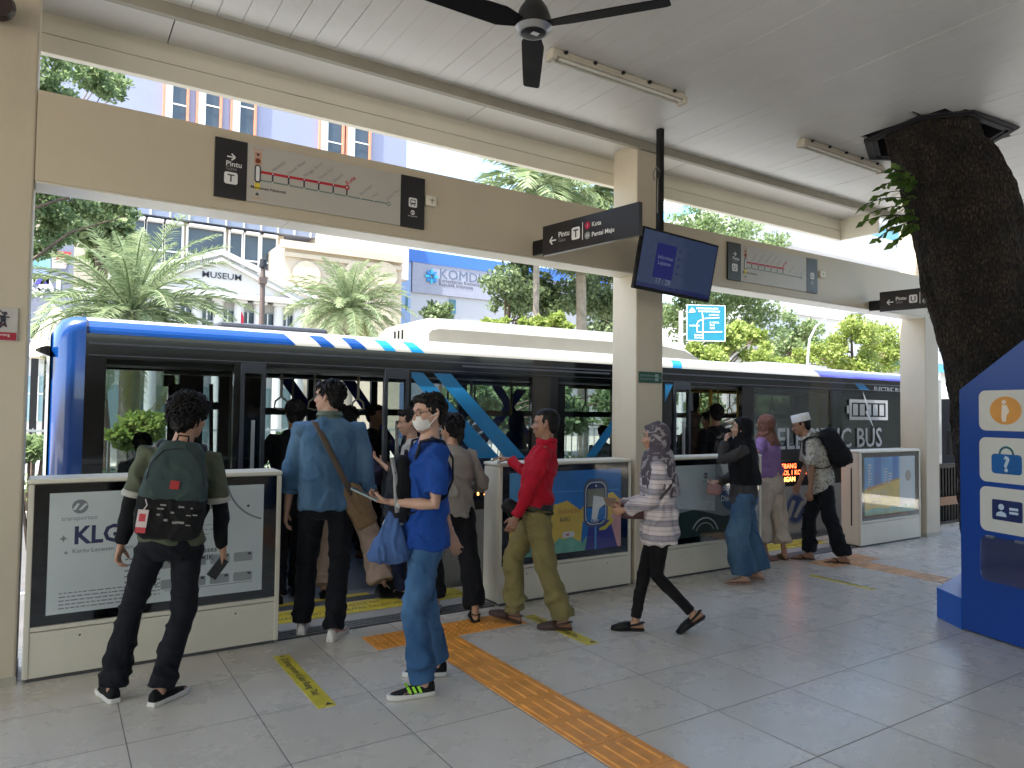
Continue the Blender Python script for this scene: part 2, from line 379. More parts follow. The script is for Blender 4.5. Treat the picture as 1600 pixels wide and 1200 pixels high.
# ------------------------------------------------------------------ columns and beams
def column(x0, x1, label, top=CZ-.005):
    t = thing('column', ((x0+x1)/2, 5.16, 0), label, 'column', 'cream station columns')
    b = MB().box(x0, x1, 4.99, 5.335, 0, top).build('shaft', cream, t, bevel=.012)
    MB().box(x0-.004, x1+.004, 4.986, 5.339, 0, .05).build('base_trim', mat('col_base', (.42, .39, .31), .5, dirt=.5), t)
    return t
column(-.48, -.135, 'cream square column with the no pushing notice at the left edge')
c2 = column(4.592, 4.937, 'cream square column behind the patterned hijab, carrying the small green exit sign')
c3 = column(9.752, 10.092, 'cream square column beside the tree trunk, rightmost of the row')
def beam(x0, x1, label):
    t = thing('beam', ((x0+x1)/2, 5.12, 2.913), label, 'beam', 'cream cross beams')
    m = MB(); m.box(x0, x1, 4.99, 5.235, 2.916, 3.454); m.build('beam_face', mat('beam_paint', (0.58, 0.50, 0.38), .45, var=.05, vscale=1.2, dirt=.1), t)
    s = MB(); k = x0+.3
    xs = [x0+.002]
    while k < x1-.4: k += 1.18; xs.append(min(k, x1-.002))
    xs.append(x1-.002); xs = sorted(set(xs))
    for a, b in zip(xs[:-1], xs[1:]): s.box(a+.002, b-.002, 5.0, 5.232, 2.904, 2.9155)
    s.build('soffit_panel', creamlt, t)
    return t
bw = MB(); bw.box(-9, 14.2, -8.9, -8.7, 0, 3.3); bw.build('back_light_blocker', mat('back_light_blocker', (.20, .18, .15), .8), None); tag(MB().box(14.0, 14.2, -8.7, 4.7, 0, 3.6).build('side_light_blocker', mat('side_light_blocker', (.035, .04, .045), .7)), kind='structure'); tag(bpy.data.objects['back_light_blocker'], kind='structure')  # added unseen walls: cut sunlit reflections and fill from behind and right
for k in range(4): column(-5.6+5.14*k, -5.25+5.14*k, 'cream square column at the rear edge of the platform, number %d from the left' % (k+1)) if False else None
beam(-.133, 4.59, 'cream beam with a route map, left of the television column')
beam(4.939, 9.75, 'cream beam with a route map, right of the television column')
beam(-6, -.482, 'cream beam end beyond the leftmost column')
# small dark speaker at the very top left of the nearest column
t = thing('speaker', tuple(at(-2, 16, 4.9)), 'small dark rounded speaker high on the leftmost column', 'speaker')
p = at(-2, 16, 4.9); m = MB(); m.tube([p+V((0, .09, .03)), p+V((0, .05, .02)), p-V((0, .06, 0)), p-V((0, .09, 0))], [.03, .06, .085, .07], 16); m.build('horn', mat('speaker_brown', (.03, .015, .012), .4), t, smooth=True)
MB().tube([p+V((0, .05, .02)), p+V((0, .09, .03))], [.02, .02], 8).build('bracket', darksteel, t)

# ------------------------------------------------------------------ platform edge gates with poster screens
def swirl(m, o, xd, yd, cx, cy_, r, off, mt, bgm=None):
    m.disc(V(o)+V(xd)*cx+V(yd)*cy_+V(xd).cross(V(yd))*off, xd, yd, r, mt, 24)
    if bgm:
        m.pl(o, xd, yd, [(cx-r*.95, cy_-r*.35), (cx-r*.55, cy_-r*.5), (cx-r*.05, cy_+r*.4), (cx-r*.38, cy_+r*.5)], off+.001, bgm)
        m.pl(o, xd, yd, [(cx-r*.2, cy_-r*.45), (cx+r*.12, cy_-r*.55), (cx+r*.95, cy_+r*.3), (cx+r*.6, cy_+r*.45)], off+.001, bgm)
def ruled(m, o, xd, yd, x0, x1, y, n, dy, mt, off=.002, hh=.008, seed=1):
    r = random.Random(seed)
    for k in range(n):
        a = x0
        while a < x1-.01:
            b = min(a+r.uniform(.012, .04), x1 if k < n-1 else x0+(x1-x0)*.6)
            if b <= a: break
            m.pl(o, xd, yd, [(a, y-k*dy), (b, y-k*dy), (b, y-k*dy+hh), (a, y-k*dy+hh)], off, mt); a = b+.007
pw = mat('poster_white', (0.74, 0.78, 0.78), .35, var=.06, vscale=2)
pblue = mat('poster_blue', (0.03, 0.20, 0.58), .3, var=.2, vscale=3); pblue2 = mat('poster_sky', (0.12, 0.40, 0.75), .3, var=.1)
pyel = mat('poster_yellow', (0.85, 0.58, 0.09), .3, var=.12, vscale=4); pgreen = mat('poster_green', (0.18, 0.48, 0.36), .3, var=.25, vscale=8)
pnavy = mat('poster_navy', (0.02, 0.04, 0.14), .3); ppink = mat('poster_pink', (0.75, 0.40, 0.38), .35); pgrey = mat('poster_grey', (0.30, 0.33, 0.33), .3, var=.2, vscale=1.5)
porange = mat('poster_orange', (.65, .28, .06), .3); pgrad = mat('poster_mist', (0.62, 0.68, 0.70), .3, var=.25, vscale=1.0)
def poster1(m, o, w, h):
    m.pl(o, X, Z_, [(0, 0), (w, 0), (w, h), (0, h)], 0, pw)
    swirl(m, o, X, Z_, .155, h-.085, .042, .001, greyink, pw)
    m.text('transportasi', .038, o, X, Z_, greyink, .001, 'CENTER', at2=(.155, h-.165))
    m.text('KLG', .145, o, X, Z_, mat('klg_navy', (.03, .03, .12), .5), .001, bold=.03, at2=(.125, h-.305), sx=.92)
    m.text('Kartu Layanan Gratis', .038, o, X, Z_, greyink, .001, at2=(.12, h-.36))
    for cx, cy_, r in ((.075, h-.27, .022), (.09, h-.355, .013)):
        m.pl(o, X, Z_, [(cx-r, cy_), (cx-r*.3, cy_-r*.3), (cx, cy_-r), (cx+r*.3, cy_-r*.3), (cx+r, cy_), (cx+r*.3, cy_+r*.3), (cx, cy_+r), (cx-r*.3, cy_+r*.3)], .001, greyink)
    ruled(m, o, X, Z_, .40, .60, h-.43, 7, .035, greyink, .001, .009, 3)
    ruled(m, o, X, Z_, .06, .60, .115, 5, .022, greyink, .001, .007, 4)
    m.text('Pendaftaran', .045, o, X, Z_, inkm, .001, at2=(.66, h-.09)); m.text('Gunakan', .055, o, X, Z_, inkm, .001, 'RIGHT', bold=.01, at2=(w-.33, h-.14), sx=.01)
    m.text('Permudah akan', .05, o, X, Z_, inkm, .001, 'RIGHT', bold=.012, at2=(w-.27, h-.145)); m.text('Layanan di', .05, o, X, Z_, inkm, .001, 'RIGHT', bold=.012, at2=(w-.37, h-.21))
    m.text('Proses', .05, o, X, Z_, inkm, .001, 'RIGHT', bold=.012, at2=(w-.29, h-.425)); m.text('Verifikasi NIK', .05, o, X, Z_, inkm, .001, 'RIGHT', bold=.012, at2=(w-.31, h-.475))
    ruled(m, o, X, Z_, .70, w-.22, h-.25, 3, .03, greyink, .001, .004, 6)
    m.disc(o+X*(w-.38)+Z_*(h-.34)+Y_*-.001, X, Z_, .025, greyink, 12)
    gb = mat('poster_lightgrey', (.36, .38, .38), .4)
    for r_ in range(2):
        for c_ in range(4): m.rrect(o, X, Z_, w-.62+c_*.145, w-.50+c_*.145, .235-r_*.13-.03, .235-r_*.13+.03, .01, .001, gb); m.pl(o, X, Z_, [(w-.53+c_*.145, .245-r_*.13), (w-.51+c_*.145, .245-r_*.13), (w-.51+c_*.145, .26-r_*.13), (w-.53+c_*.145, .26-r_*.13)], .002, inkm)
    m.line(o, X, Z_, [(w-.6, .065), (w-.06, .065)], .004, .001, greyink)
    m.arc(o, X, Z_, w+.06, h+.06, .30, 192, 256, .012, .001, greyink); m.disc(o+X*(w-.10)+Z_*(h-.14)-Y_*.001, X, Z_, .009, inkm, 10)
def poster2(m, o, w, h):
    m.pl(o, X, Z_, [(0, 0), (w, 0), (w, h), (0, h)], 0, pblue2)
    m.pl(o, X, Z_, [(.22, 0), (w, 0), (w, h), (.22, h)], .0006, pblue)
    m.pl(o, X, Z_, [(0, .02), (.75, .02), (.78, .34), (.60, .45), (.35, .40), (.05, .42), (0, .36)], .001, pyel)
    m.pl(o, X, Z_, [(.70, .3), (w, .02), (w, .42), (w-.1, .5), (.82, .44)], .0014, pyel)
    r = random.Random(5); P = [(0, 0)]; k = 0
    P += [(w, 0), (w, .07)]
    for i in range(18): P.append((w-(i+1)*w/19, .07+r.uniform(0, .07)))
    P.append((0, .09)); m.pl(o, X, Z_, P, .0018, pgreen)
    m.pl(o, X, Z_, [(w-.22, .0), (w, .0), (w, .44), (w-.08, .38)], .0022, ppink)
    m.pl(o, X, Z_, [(.80, 0), (w-.04, 0), (w-.13, .25), (.85, .25)], .0026, mat('poster_indigo', (.06, .06, .28), .3))
    m.pl(o, X, Z_, [(.91, 0), (.93, 0), (.93, .25), (.91, .25)], .003, pblue2)
    m.rrect(o, X, Z_, .78, 1.06, .2, .63, .09, .0034, mat('poster_slate', (.09, .12, .2), .3), 6)
    m.rrect(o, X, Z_, .80, 1.04, .22, .60, .08, .004, whitem, 6); m.rrect(o, X, Z_, .808, 1.032, .228, .592, .075, .0046, pnavy, 6)
    m.pl(o, X, Z_, [(.82, .38), (1.02, .38), (1.02, .54), (.82, .54)], .0052, mat('poster_olive', (.25, .26, .2), .3)); m.pl(o, X, Z_, [(.815, .25), (1.025, .25), (1.025, .37), (.815, .37)], .0052, pblue)
    m.disc(o+X*.92+Z_*.565-Y_*.0052, X, Z_, .01, whitem, 10)
    m.pl(o, X, Z_, [(.87, .27), (.89, .48), (1.0, .46), (1.09, .43), (.96, .36), (.93, .26)], .0058, whitem); m.text('CARD', .035, o, X, Z_, whitem, .006, at2=(.86, .24), bold=.02)
    m.pl(o, X, Z_, [(1.0, .46), (1.16, .44), (1.12, .36), (1.04, .38)], .0064, mat('poster_skin', (.45, .25, .15), .4))
    m.pl(o, X, Z_, [(1.02, .20), (1.11, .27), (1.13, .24), (1.03, .165), (.96, .165), (.96, .185)], .0058, yellowm)
    m.text('Inibredo', .07, o, X, Z_, porange, .003, bold=.01, at2=(.50, .34)); m.text('BARU', .055, o, X, Z_, inkm, .003, at2=(.52, .27), sx=.8)
    m.rrect(o, X, Z_, .55, .68, .13, .18, .02, .003, whitem); m.text('et', .05, o, X, Z_, redm, .0036, bold=.02, at2=(.585, .143))
    swirl(m, o, X, Z_, .15, h-.09, .035, .0018, whitem, pblue2); m.line(o, X, Z_, [(.05, h-.17), (w-.03, h-.19)], .006, .0014, pblue2)
    m.pl(o, X, Z_, [(.1, .42), (.16, .5), (.2, .42), (.15, .37)], .0026, mat('poster_leaf', (.15, .5, .15), .3)); m.pl(o, X, Z_, [(.16, .45), (.21, .48), (.23, .44), (.18, .41)], .003, pgreen)
def poster3(m, o, w, h):
    m.pl(o, X, Z_, [(0, 0), (w, 0), (w, h), (0, h)], 0, pgrey); m.pl(o, X, Z_, [(0, .3), (w*.5, .24), (w*.5, h), (0, h)], .0006, pgrad)
    m.pl(o, X, Z_, [(0, 0), (w, 0), (w, .2), (w*.6, .18), (.3, .27), (0, .24)], .001, mat('poster_dkgreen', (.03, .06, .05), .3))
    swirl(m, o, X, Z_, .46, h-.11, .03, .002, inkm, pgrad); m.line(o, X, Z_, [(.41, h-.165), (.51, h-.165)], .008, .002, greyink)
    m.disc(o+X*.86+Z_*.43-Y_*.002, X, Z_, .2, mat('poster_disc', (.03, .10, .22), .3), 30)
    m.text('Bebas', .085, o, X, Z_, whitem, .003, bold=.02, at2=(.71, .44)); m.text('Disini', .085, o, X, Z_, whitem, .003, bold=.02, at2=(.68, .33))
    m.arc(o, X, Z_, .45, -.02, .20, 20, 150, .014, .003, pw); m.arc(o, X, Z_, .45, -.02, .15, 30, 150, .008, .003, pw)
    m.rrect(o, X, Z_, .44, .57, .33, .345, .005, .003, pw)
def poster4(m, o, w, h):
    m.pl(o, X, Z_, [(0, 0), (w, 0), (w, h), (0, h)], 0, pblue2)
    m.pl(o, X, Z_, [(.2, .3), (.36, .3), (.36, h), (.2, h)], .0006, pblue); m.pl(o, X, Z_, [(.62, .3), (.74, .3), (.74, h), (.62, h)], .0006, pblue)
    m.pl(o, X, Z_, [(0, .04), (.78, .04), (.78, .42), (0, .32)], .001, pyel); m.pl(o, X, Z_, [(.05, .30), (.78, .42), (.78, .44), (.05, .34)], .0016, porange)
    m.pl(o, X, Z_, [(.78, 0), (w, 0), (w, h), (.78, h)], .0014, pgrad)
    P = [(0, 0), (w, 0), (w, .05)] + [(w-(i+1)*w/15, .05+random.Random(i).uniform(0, .06)) for i in range(14)] + [(0, .06)]
    m.pl(o, X, Z_, P, .002, pgreen)
    m.text('GRATIS', .12, o, X, Z_, mat('poster_cream', (.75, .68, .45), .3), .002, bold=.015, at2=(.1, .205)); m.text('untuk warga', .05, o, X, Z_, inkm, .002, at2=(.12, .15), bold=.01)
    m.disc(o+X*.98+Z_*.3-Y_*.002, X, Z_, .11, pw, 20); m.disc(o+X*.98+Z_*.46-Y_*.0025, X, Z_, .07, mat('poster_face', (.4, .33, .28), .4), 16)
    for k, a in enumerate((.07, .42, .52)): ruled(m, o, X, Z_, a, a+.08, h-.1-k*.06, 8-k*2, .035, pw, .002, .018, k)
def gate(x0, x1, label, poster, leftpanel=False, rightpanel=False):
    t = thing('platform_gate', ((x0+x1)/2, 5.1, 0), label, 'platform gate', 'waist high platform gates')
    m = MB(); m.box(x0, x1, 5.02, 5.245, 0.02, 1.135)
    m.build('body', gatem, t, bevel=.012)
    m = MB(); m.box(x0-.006, x1+.006, 4.988, 5.25, 1.137, 1.168); m.build('top_cap', creamlt, t, bevel=.012, seg=3)
    f = MB(); e = .03
    f.box(x0, x0+e, 4.99, 5.018, .02, 1.135); f.box(x1-e, x1, 4.99, 5.018, .02, 1.135); f.box(x0+e, x1-e, 4.992, 5.018, .285, .312)
    f.build('frame', gatem, t, bevel=.004)
    k = MB(); k.box(x0+.003, x1-.003, 4.995, 5.018, .02, .280); kk = k.build('kick_panel', gatem, t, bevel=.004)
    sc = MB(); sc.disc((x0+.28, 4.9935, .235), X, Z_, .006); sc.disc((x1-.28, 4.9935, .235), X, Z_, .006); sc.build('screw', darksteel, t)
    MB().box(x0+e, x1-e, 5.004, 5.018, .314, 1.134).build('screen', blackm, t)
    if poster:
        w_, h_ = x1-x0-2*e-.16, .71
        pm = MB(); poster(pm, V((x0+e+.075, 5.0025, .37)), w_, h_); pm.build('poster', None, t)
    MB().box(x0+e, x1-e, 4.9935, 4.9955, .314, 1.134).build('glass', glass('screen_glass', (.96, .97, .97), .012, .03, .3), t)
    MB().box(x0+.02, x1-.02, 5.0, 5.24, 0, .02).build('plinth', dk, t)
    if leftpanel:
        h = MB(); h.box(x0-.004, x0-.001, 5.10, 5.115, .25, .95); h.build('handle_slot', darksteel, t)
    return t
gate(-.106, 1.337, 'platform gate with the white KLG poster behind the man in the green shirt', poster1)
gate(3.10, 4.54, 'platform gate with the blue and yellow card poster behind the man in red', poster2)
gate(4.985, 6.40, 'platform gate with the grey poster behind the woman in a black hijab', poster3)
gate(8.235, 9.60, 'platform gate with the blue and yellow poster nearest the tree trunk', poster4, leftpanel=True)
gate(-1.9, -.50, 'platform gate end left of the leftmost column', None)

# ------------------------------------------------------------------ floor markings
tac = mat('tactile_orange', (0.78, 0.32, 0.05), 0.4, var=.16, vscale=7, dirt=.5)
def tactile(x0, y0, x1, y1, kind, m, mt=None):
    m.box(x0+.002, x1-.002, y0+.002, y1-.002, 0, .004)
    if kind == 'dot':
        for i in range(6):
            for j in range(6):
                cx, cy_ = x0+(i+.5)*(x1-x0)/6, y0+(j+.5)*(y1-y0)/6
                m.loft([[V((cx+r*math.cos(a*math.pi/4), cy_+r*math.sin(a*math.pi/4), z)) for a in range(8)] for r, z in ((.013, .004), (.009, .0085))])
    else:
        for i in range(4):
            cx = x0+(i+.5)*(x1-x0)/4
            m.loft([[V((cx+sx*r, yy, z)) for sx, yy in ((-1, y0+.03+g), (1, y0+.03+g), (1, y1-.03-g), (-1, y1-.03-g))] for r, z, g in ((.014, .004, 0), (.008, .0088, .006))])
ta = MB(); y = 4.50
while y > -1.0: tactile(2.16, y-.3, 2.46, y, 'bar', ta); y -= .3
for xx in (1.86, 2.16, 2.46, 2.76): tactile(xx, 4.5, xx+.3, 4.8, 'dot', ta)
tag(ta.build('tactile_paving', tac), 'orange tactile strip leading from the open gate towards the lower edge', 'tactile paving', 'tactile guide paths')
ta = MB(); y = 4.50
for k in range(4): tactile(7.21, y-.3, 7.51, y, 'dot' if k == 3 else 'bar', ta); y -= .3
for xx in (6.91, 7.21, 7.51): tactile(xx, 4.5, xx+.3, 4.8, 'dot', ta)
xx = 7.51
while xx < 12:
    ta.box(xx+.002, xx+.298, 3.302, 3.598, 0, .004)
    for i in range(4):
        cy_ = 3.3+(i+.5)*.075; ta.box(xx+.03, xx+.27, cy_-.012, cy_+.012, .004, .0085)
    xx += .3
tag(ta.build('tactile_paving', mat('tactile_faded', (0.62, 0.36, 0.18), 0.4, var=.3, vscale=9, dirt=.4)), 'faded orange tactile strip beside the blue kiosk and the far gate', 'tactile paving', 'tactile guide paths')
def sticker(x0, y0, y1, label, wd=.10):
    t = thing('floor_sticker', (x0, y0, 0), label, 'floor sticker', 'yellow floor stickers')
    m = MB(); m.prism([(x0, y0, 0), (x0+wd, y0, 0), (x0+wd, y1, 0), (x0, y1, 0)], (0, 0, .0022)); m.build('sheet', mat('sticker_yellow', (0.60, 0.50, 0.05), .4, var=.15, vscale=9, dirt=.5), t)
    l = MB(); l.text('Di larang berdiri di Jalur Ruang Tiba!', .062, (x0+.032, y1-.07, .0022), (0, -1, 0), X, inkm, .0012, bold=.01, sx=(abs(y1-y0)-.17)/1.02)
    l.pl((x0, y0, .0022), X, Y_, [(wd-.055, .02), (wd-.01, .02), (wd-.033, .055)], .0012, inkm); l.pl((x0, y0, .0022), X, Y_, [(.03, y1-y0-.03), (.07, y1-y0-.03), (.05, y1-y0-.01)], .0012, inkm)
    l.build('lettering', None, t)
sticker(1.235, 3.79, 4.72, 'yellow floor sticker with black writing in front of the KLG gate')
sticker(3.13, 3.87, 4.66, 'worn yellow floor sticker under the red shirted man')
sticker(6.36, 3.74, 4.40, 'yellow floor sticker in front of the woman in the black hijab', .07)

# ------------------------------------------------------------------ route map boards on the beams
def route_board(ox, letter, label):
    Yb = 4.972; t = thing('route_map_board', (ox+.76, Yb, 3.0), label, 'route map', 'route map boards')
    o = V((ox, Yb, 2.993)); H_ = .392
    b = MB(); b.box(ox+.205, ox+1.325, Yb, 4.989, 2.993, 2.993+H_); b.build('panel', mat('map_white', (0.50, 0.47, 0.43), .4, var=.05, vscale=2), t, bevel=.002)
    b = MB(); b.box(ox, ox+.204, Yb-.003, 4.989, 2.991, 2.995+H_); b.build('gate_panel', signm, t, bevel=.002)
    b = MB(); b.box(ox+1.326, ox+1.525, Yb-.003, 4.989, 2.991, 2.995+H_); b.build('bus_panel', signm, t, bevel=.002)
    def uv(px, py): q = at(px, py, Yb)-V((.845, 0, 2.993)); return (q.x, q.z)
    m = MB(); S = 1/at(1,1,Yb).length
    # red and green lines, stations and names
    A = uv(406, 268.5); B = uv(542, 293); G0 = uv(406, 281.5); G1 = uv(604, 318)
    m.line(o, X, Z_, [A, B], .018, .0012, redm); m.line(o, X, Z_, [G0, G1], .010, .0012, greenink)
    names = ['Harmoni', 'Sawah Besar', 'Mangga Besar', 'Taman Sari', 'Glodok', 'Kota']
    for k, px in enumerate((425, 449, 473, 496, 519.5, 542)):
        f = (px-406)/136; a = (A[0]+(B[0]-A[0])*f, A[1]+(B[1]-A[1])*f); c = (a[0], G0[1]+(G1[1]-G0[1])*(a[0]-G0[0])/(G1[0]-G0[0]))
        m.line(o, X, Z_, [a, c], .011, .0016, inkm)
        for q in (a, c): m.disc(o+X*q[0]+Z_*q[1]-Y_*.0022, X, Z_, .0045, whitem, 10)
        d = V((.72, 0, .69)); m.text(names[k], .032 if k < 5 else .045, o+X*(a[0]+.004)+Z_*(a[1]+.016), d, V((-.69, 0, .72)), redm if k == 5 else greyink, .0016, bold=.01 if k == 5 else 0)
    m.disc(o+X*B[0]+Z_*B[1]-Y_*.0026, X, Z_, .019, redm, 16); m.disc(o+X*B[0]+Z_*B[1]-Y_*.0032, X, Z_, .009, mat('map_white', (1, 1, 1)), 14)
    for px, py, s in ((563.6, 309.5, 'Bandengan'), (584, 313, 'Pluit'), (605, 317, 'Pantai Maju')):
        q = uv(px, py); m.disc(o+X*q[0]+Z_*q[1]-Y_*.0022, X, Z_, .004, whitem, 10)
        m.text(s, .03, o+X*(q[0]+.0)+Z_*(q[1]+.018), V((.72, 0, .69)), V((-.69, 0, .72)), greyink, .0016)
    q = uv(607, 318.5); m.disc(o+X*q[0]+Z_*q[1]-Y_*.0026, X, Z_, .017, greenink, 16); m.disc(o+X*q[0]+Z_*q[1]-Y_*.0032, X, Z_, .009, mat('map_white', (1, 1, 1)), 14)
    c = uv(402.5, 271.5)
    m.rrect(o, X, Z_, c[0]-.021, c[0]+.021, c[1]-.062, c[1]+.062, .02, .0032, inkm); m.rrect(o, X, Z_, c[0]-.012, c[0]+.012, c[1]-.052, c[1]+.052, .011, .0038, whitem)
    m.pl(o, X, Z_, [(c[0]-.018, c[1]-.11), (c[0]+.018, c[1]-.11), (c[0]+.018, c[1]-.062), (c[0]-.018, c[1]-.062)], .0012, yellowm)
    m.pl(o, X, Z_, [(c[0]-.024, c[1]+.062), (c[0]+.024, c[1]+.062), (c[0]+.024, c[1]+.15), (c[0]-.024, c[1]+.15)], .0011, mat('peach', (.6, .35, .25), .5))
    m.disc(o+X*c[0]+Z_*(c[1]+.088)-Y_*.0018, X, Z_, .018, mat('ink_brown', (.2, .03, .01), .5), 14); m.pl(o, X, Z_, [(c[0]-.014, c[1]+.138), (c[0], c[1]+.118), (c[0]+.014, c[1]+.138)], .0018, inkm); m.pl(o, X, Z_, [(c[0]-.014, c[1]-.148), (c[0]+.014, c[1]-.148), (c[0], c[1]-.126)], .0018, inkm)
    m.text('Monumen Nasional', .03, o, X, Z_, inkm, .0018, bold=.012, at2=(c[0]-.045, c[1]-.105)); m.text('Ragunan', .02, o, X, Z_, orangem, .0018, 'CENTER', at2=(c[0], c[1]+.16)); m.text('Blok M', .02, o, X, Z_, orangem, .0018, 'CENTER', at2=(c[0], c[1]-.175))
    # gate panel
    m.line(o, X, Z_, [(.075, .275), (.125, .275)], .009, .0045, whitem); m.line(o, X, Z_, [(.103, .297), (.127, .275), (.103, .253)], .009, .0046, whitem)
    m.text('Pintu', .05, o, X, Z_, whitem, .0045, bold=.015, at2=(.068, .212)); m.text('Gate', .035, o, X, Z_, mat('sign_grey', (.3, .3, .3), .5), .0045, at2=(.07, .185))
    m.rrect(o, X, Z_, .06, .145, .092, .172, .014, .0045, whitem); m.text(letter, .07, o, X, Z_, inkm, .0051, 'CENTER', bold=.02, at2=(.1025, .108))
    # bus panel
    m.rrect(o, X, Z_, 1.39, 1.46, .155, .228, .012, .0045, whitem); m.rrect(o, X, Z_, 1.403, 1.447, .18, .215, .004, .0051, signm); m.rrect(o, X, Z_, 1.408, 1.442, .19, .208, .002, .0057, whitem)
    for a in (1.408, 1.435): m.pl(o, X, Z_, [(a, .168), (a+.008, .168), (a+.008, .178), (a, .178)], .0051, signm)
    swirl(m, o, X, Z_, 1.425, .115, .018, .0045, whitem, signm); m.text('transportasi', .016, o, X, Z_, whitem, .0045, 'CENTER', at2=(1.425, .083))
    m.build('lettering', None, t)
route_board(.845, 'T', 'route map board with the T gate panel, on the beam at upper left')
route_board(5.84, 'U', 'route map board with the U gate panel, right of the hanging television')
for (bx, lb) in ((2.381, 'small cream junction box beside the T route map board'), (7.42, 'small cream junction box beside the U route map board')):
    t = thing('junction_box', (bx, 4.99, 3.2), lb, 'junction box', 'junction boxes on the beams')
    MB().box(bx, bx+.09, 4.965, 4.989, 3.185, 3.265).build('case', creamlt, t, bevel=.006)
    m = MB(); m.line((bx, 4.9645, 3.185), X, Z_, [(.05, .02), (.05, .06)], .006, 0, darksteel); m.line((bx, 4.9645, 3.185), X, Z_, [(.03, .045), (.07, .045)], .004, .0005, darksteel); m.build('switch', None, t)

# ------------------------------------------------------------------ hanging direction signs
def hanging_sign(p0, p1, zb, zt, letter, label):
    # p0 beam end, p1 free end (plan points); readable from the -x side
    t = thing('direction_sign', (p0[0], p0[1], zb), label, 'direction sign', 'black direction signs')
    a, b = V((p0[0], p0[1], zb)), V((p1[0], p1[1], zb)); d = (b-a); Ls = d.length; d.normalize(); up = Z_
    nn = d.cross(up)     # towards -x side
    if nn.x > 0: nn = -nn
    c = (a+b)/2+Z_*((zt-zb)/2)
    MB().obox(c, d*Ls/2, nn*.02, Z_*((zt-zb)/2)).build('board', signm, t, bevel=.003)
    q = a-d*.065+Z_*.085
    MB().obox(q, d*.0645, nn*.013, Z_*.06).build('bracket', blackmat, t, bevel=.002)
    m = MB(); o = a+nn*.0215; h = zt-zb
    xd = d; s = h/.25
    if xd.cross(up).dot(nn) < 0: pass
    m.line(o, xd, up, [(.09*1.0, .11*s), (.16, .11*s)], .012, .0006, whitem); m.line(o, xd, up, [(.118, .142*s), (.088, .11*s), (.118, .078*s)], .012, .0012, whitem)
    m.text('Pintu', .062*s, o, xd, up, whitem, .0006, bold=.02, at2=(.185, .125*s), sx=1.0); m.text('Gate', .042*s, o, xd, up, mat('sign_grey', (.3, .3, .3), .5), .0006, at2=(.185, .085*s))
    m.rrect(o, xd, up, .335, .425, .075*s, .175*s, .016, .0006, whitem); m.text(letter, .09*s, o, xd, up, inkm, .0012, 'CENTER', bold=.02, at2=(.38, .093*s))
    m.pl(o, xd, up, [(.45, .06*s), (.457, .06*s), (.457, .2*s), (.45, .2*s)], .0006, whitem)
    m.disc(o+xd*.505+up*.165*s+nn*.0006, xd, up, .03*s, mat('sign_red', (.45, .01, .06), .5), 16); m.disc(o+xd*.505+up*.085*s+nn*.0006, xd, up, .03*s, mat('sign_mid', (.25, .27, .27), .5), 16)
    m.text('1', .035, o, xd, up, whitem, .0012, 'CENTER', at2=(.505, .153*s)); m.text('1A', .03, o, xd, up, whitem, .0012, 'CENTER', at2=(.505, .075*s))
    m.text('Kota', .05*s, o, xd, up, whitem, .0006, bold=.02, at2=(.55, .148*s)); m.text('Pantai Maju', .05*s, o, xd, up, whitem, .0006, bold=.02, at2=(.55, .068*s))
    m.build('lettering', None, t)
hanging_sign((3.43, 4.86), (3.59, 3.86), 2.90, 3.148, 'T', 'black hanging direction sign with the letter T beside the television')
hanging_sign((8.46, 4.86), (8.60, 3.90), 2.86, 3.10, 'U', 'black hanging direction sign with the letter U partly behind the tree trunk')

# ------------------------------------------------------------------ television on its ceiling pole
t = thing('television', tuple(at(1060, 415, 4.6)), 'black flat television showing a dim blue page, hung on a pole by the column', 'television')
TL, TR, BL, BR = at(1003, 352, 4.54), at(1120, 383, 4.54), at(993, 450, 4.64), at(1112, 474, 4.64)
xd = ((TR-TL)+(BR-BL)).normalized(); yd = ((TL-BL)+(TR-BR)); yd = (yd-xd*yd.dot(xd)).normalized(); nn = xd.cross(yd)
cc = (TL+TR+BL+BR)/4; tw = ((TR-TL).length+(BR-BL).length)/2; th = ((TL-BL).length+(TR-BR).length)/2
MB().obox(cc-nn*.022, xd*tw/2, yd*th/2, nn*.02).build('case', blackmat, t, bevel=.006)
o = cc-xd*tw/2-yd*th/2
m = MB(); m.pl(o, xd, yd, [(.018, .03), (tw-.018, .03), (tw-.018, th-.018), (.018, th-.018)], 0, mat('screen_blue', (.008, .012, .03), .08, emit=(.10, .15, .30), estr=.05)); m.build('screen', None, t)
m = MB(); bl1 = mat('screen_deepblue', (.003, .003, .03), .08, emit=(.01, .015, .16), estr=.1); bl2 = mat('screen_navy', (.01, .01, .03), .15, emit=(.01, .015, .06), estr=.2); wl = mat('screen_pale', (.1, .1, .15), .15, emit=(.3, .36, .55), estr=.06)
m.pl(o, xd, yd, [(.20*tw, .24*th), (.45*tw, .24*th), (.45*tw, .80*th), (.20*tw, .80*th)], .001, bl1)
for k in range(4): m.disc(o+xd*(.50*tw)+yd*((.36+.125*k)*th)+nn*.001, xd, yd, .016, bl2, 12); m.pl(o, xd, yd, [(.54*tw, (.35+.125*k)*th), (.66*tw, (.35+.125*k)*th), (.66*tw, (.36+.125*k)*th), (.54*tw, (.36+.125*k)*th)], .001, bl2)
m.pl(o, xd, yd, [(.02*tw, .055*th), (.98*tw, .055*th), (.98*tw, .12*th), (.02*tw, .12*th)], .001, bl2)
m.text('17 : 28', .09*th*1.4, o, xd, yd, wl, .0015, at2=(.24*tw, .15*th)); m.text('Informasi', .05, o, xd, yd, wl, .0018, at2=(.23*tw, .55*th)); m.text('Layanan', .05, o, xd, yd, wl, .0018, at2=(.24*tw, .46*th))
m.build('picture', None, t)
pp = at(1037, 245, 4.62); pb = cc-nn*.07
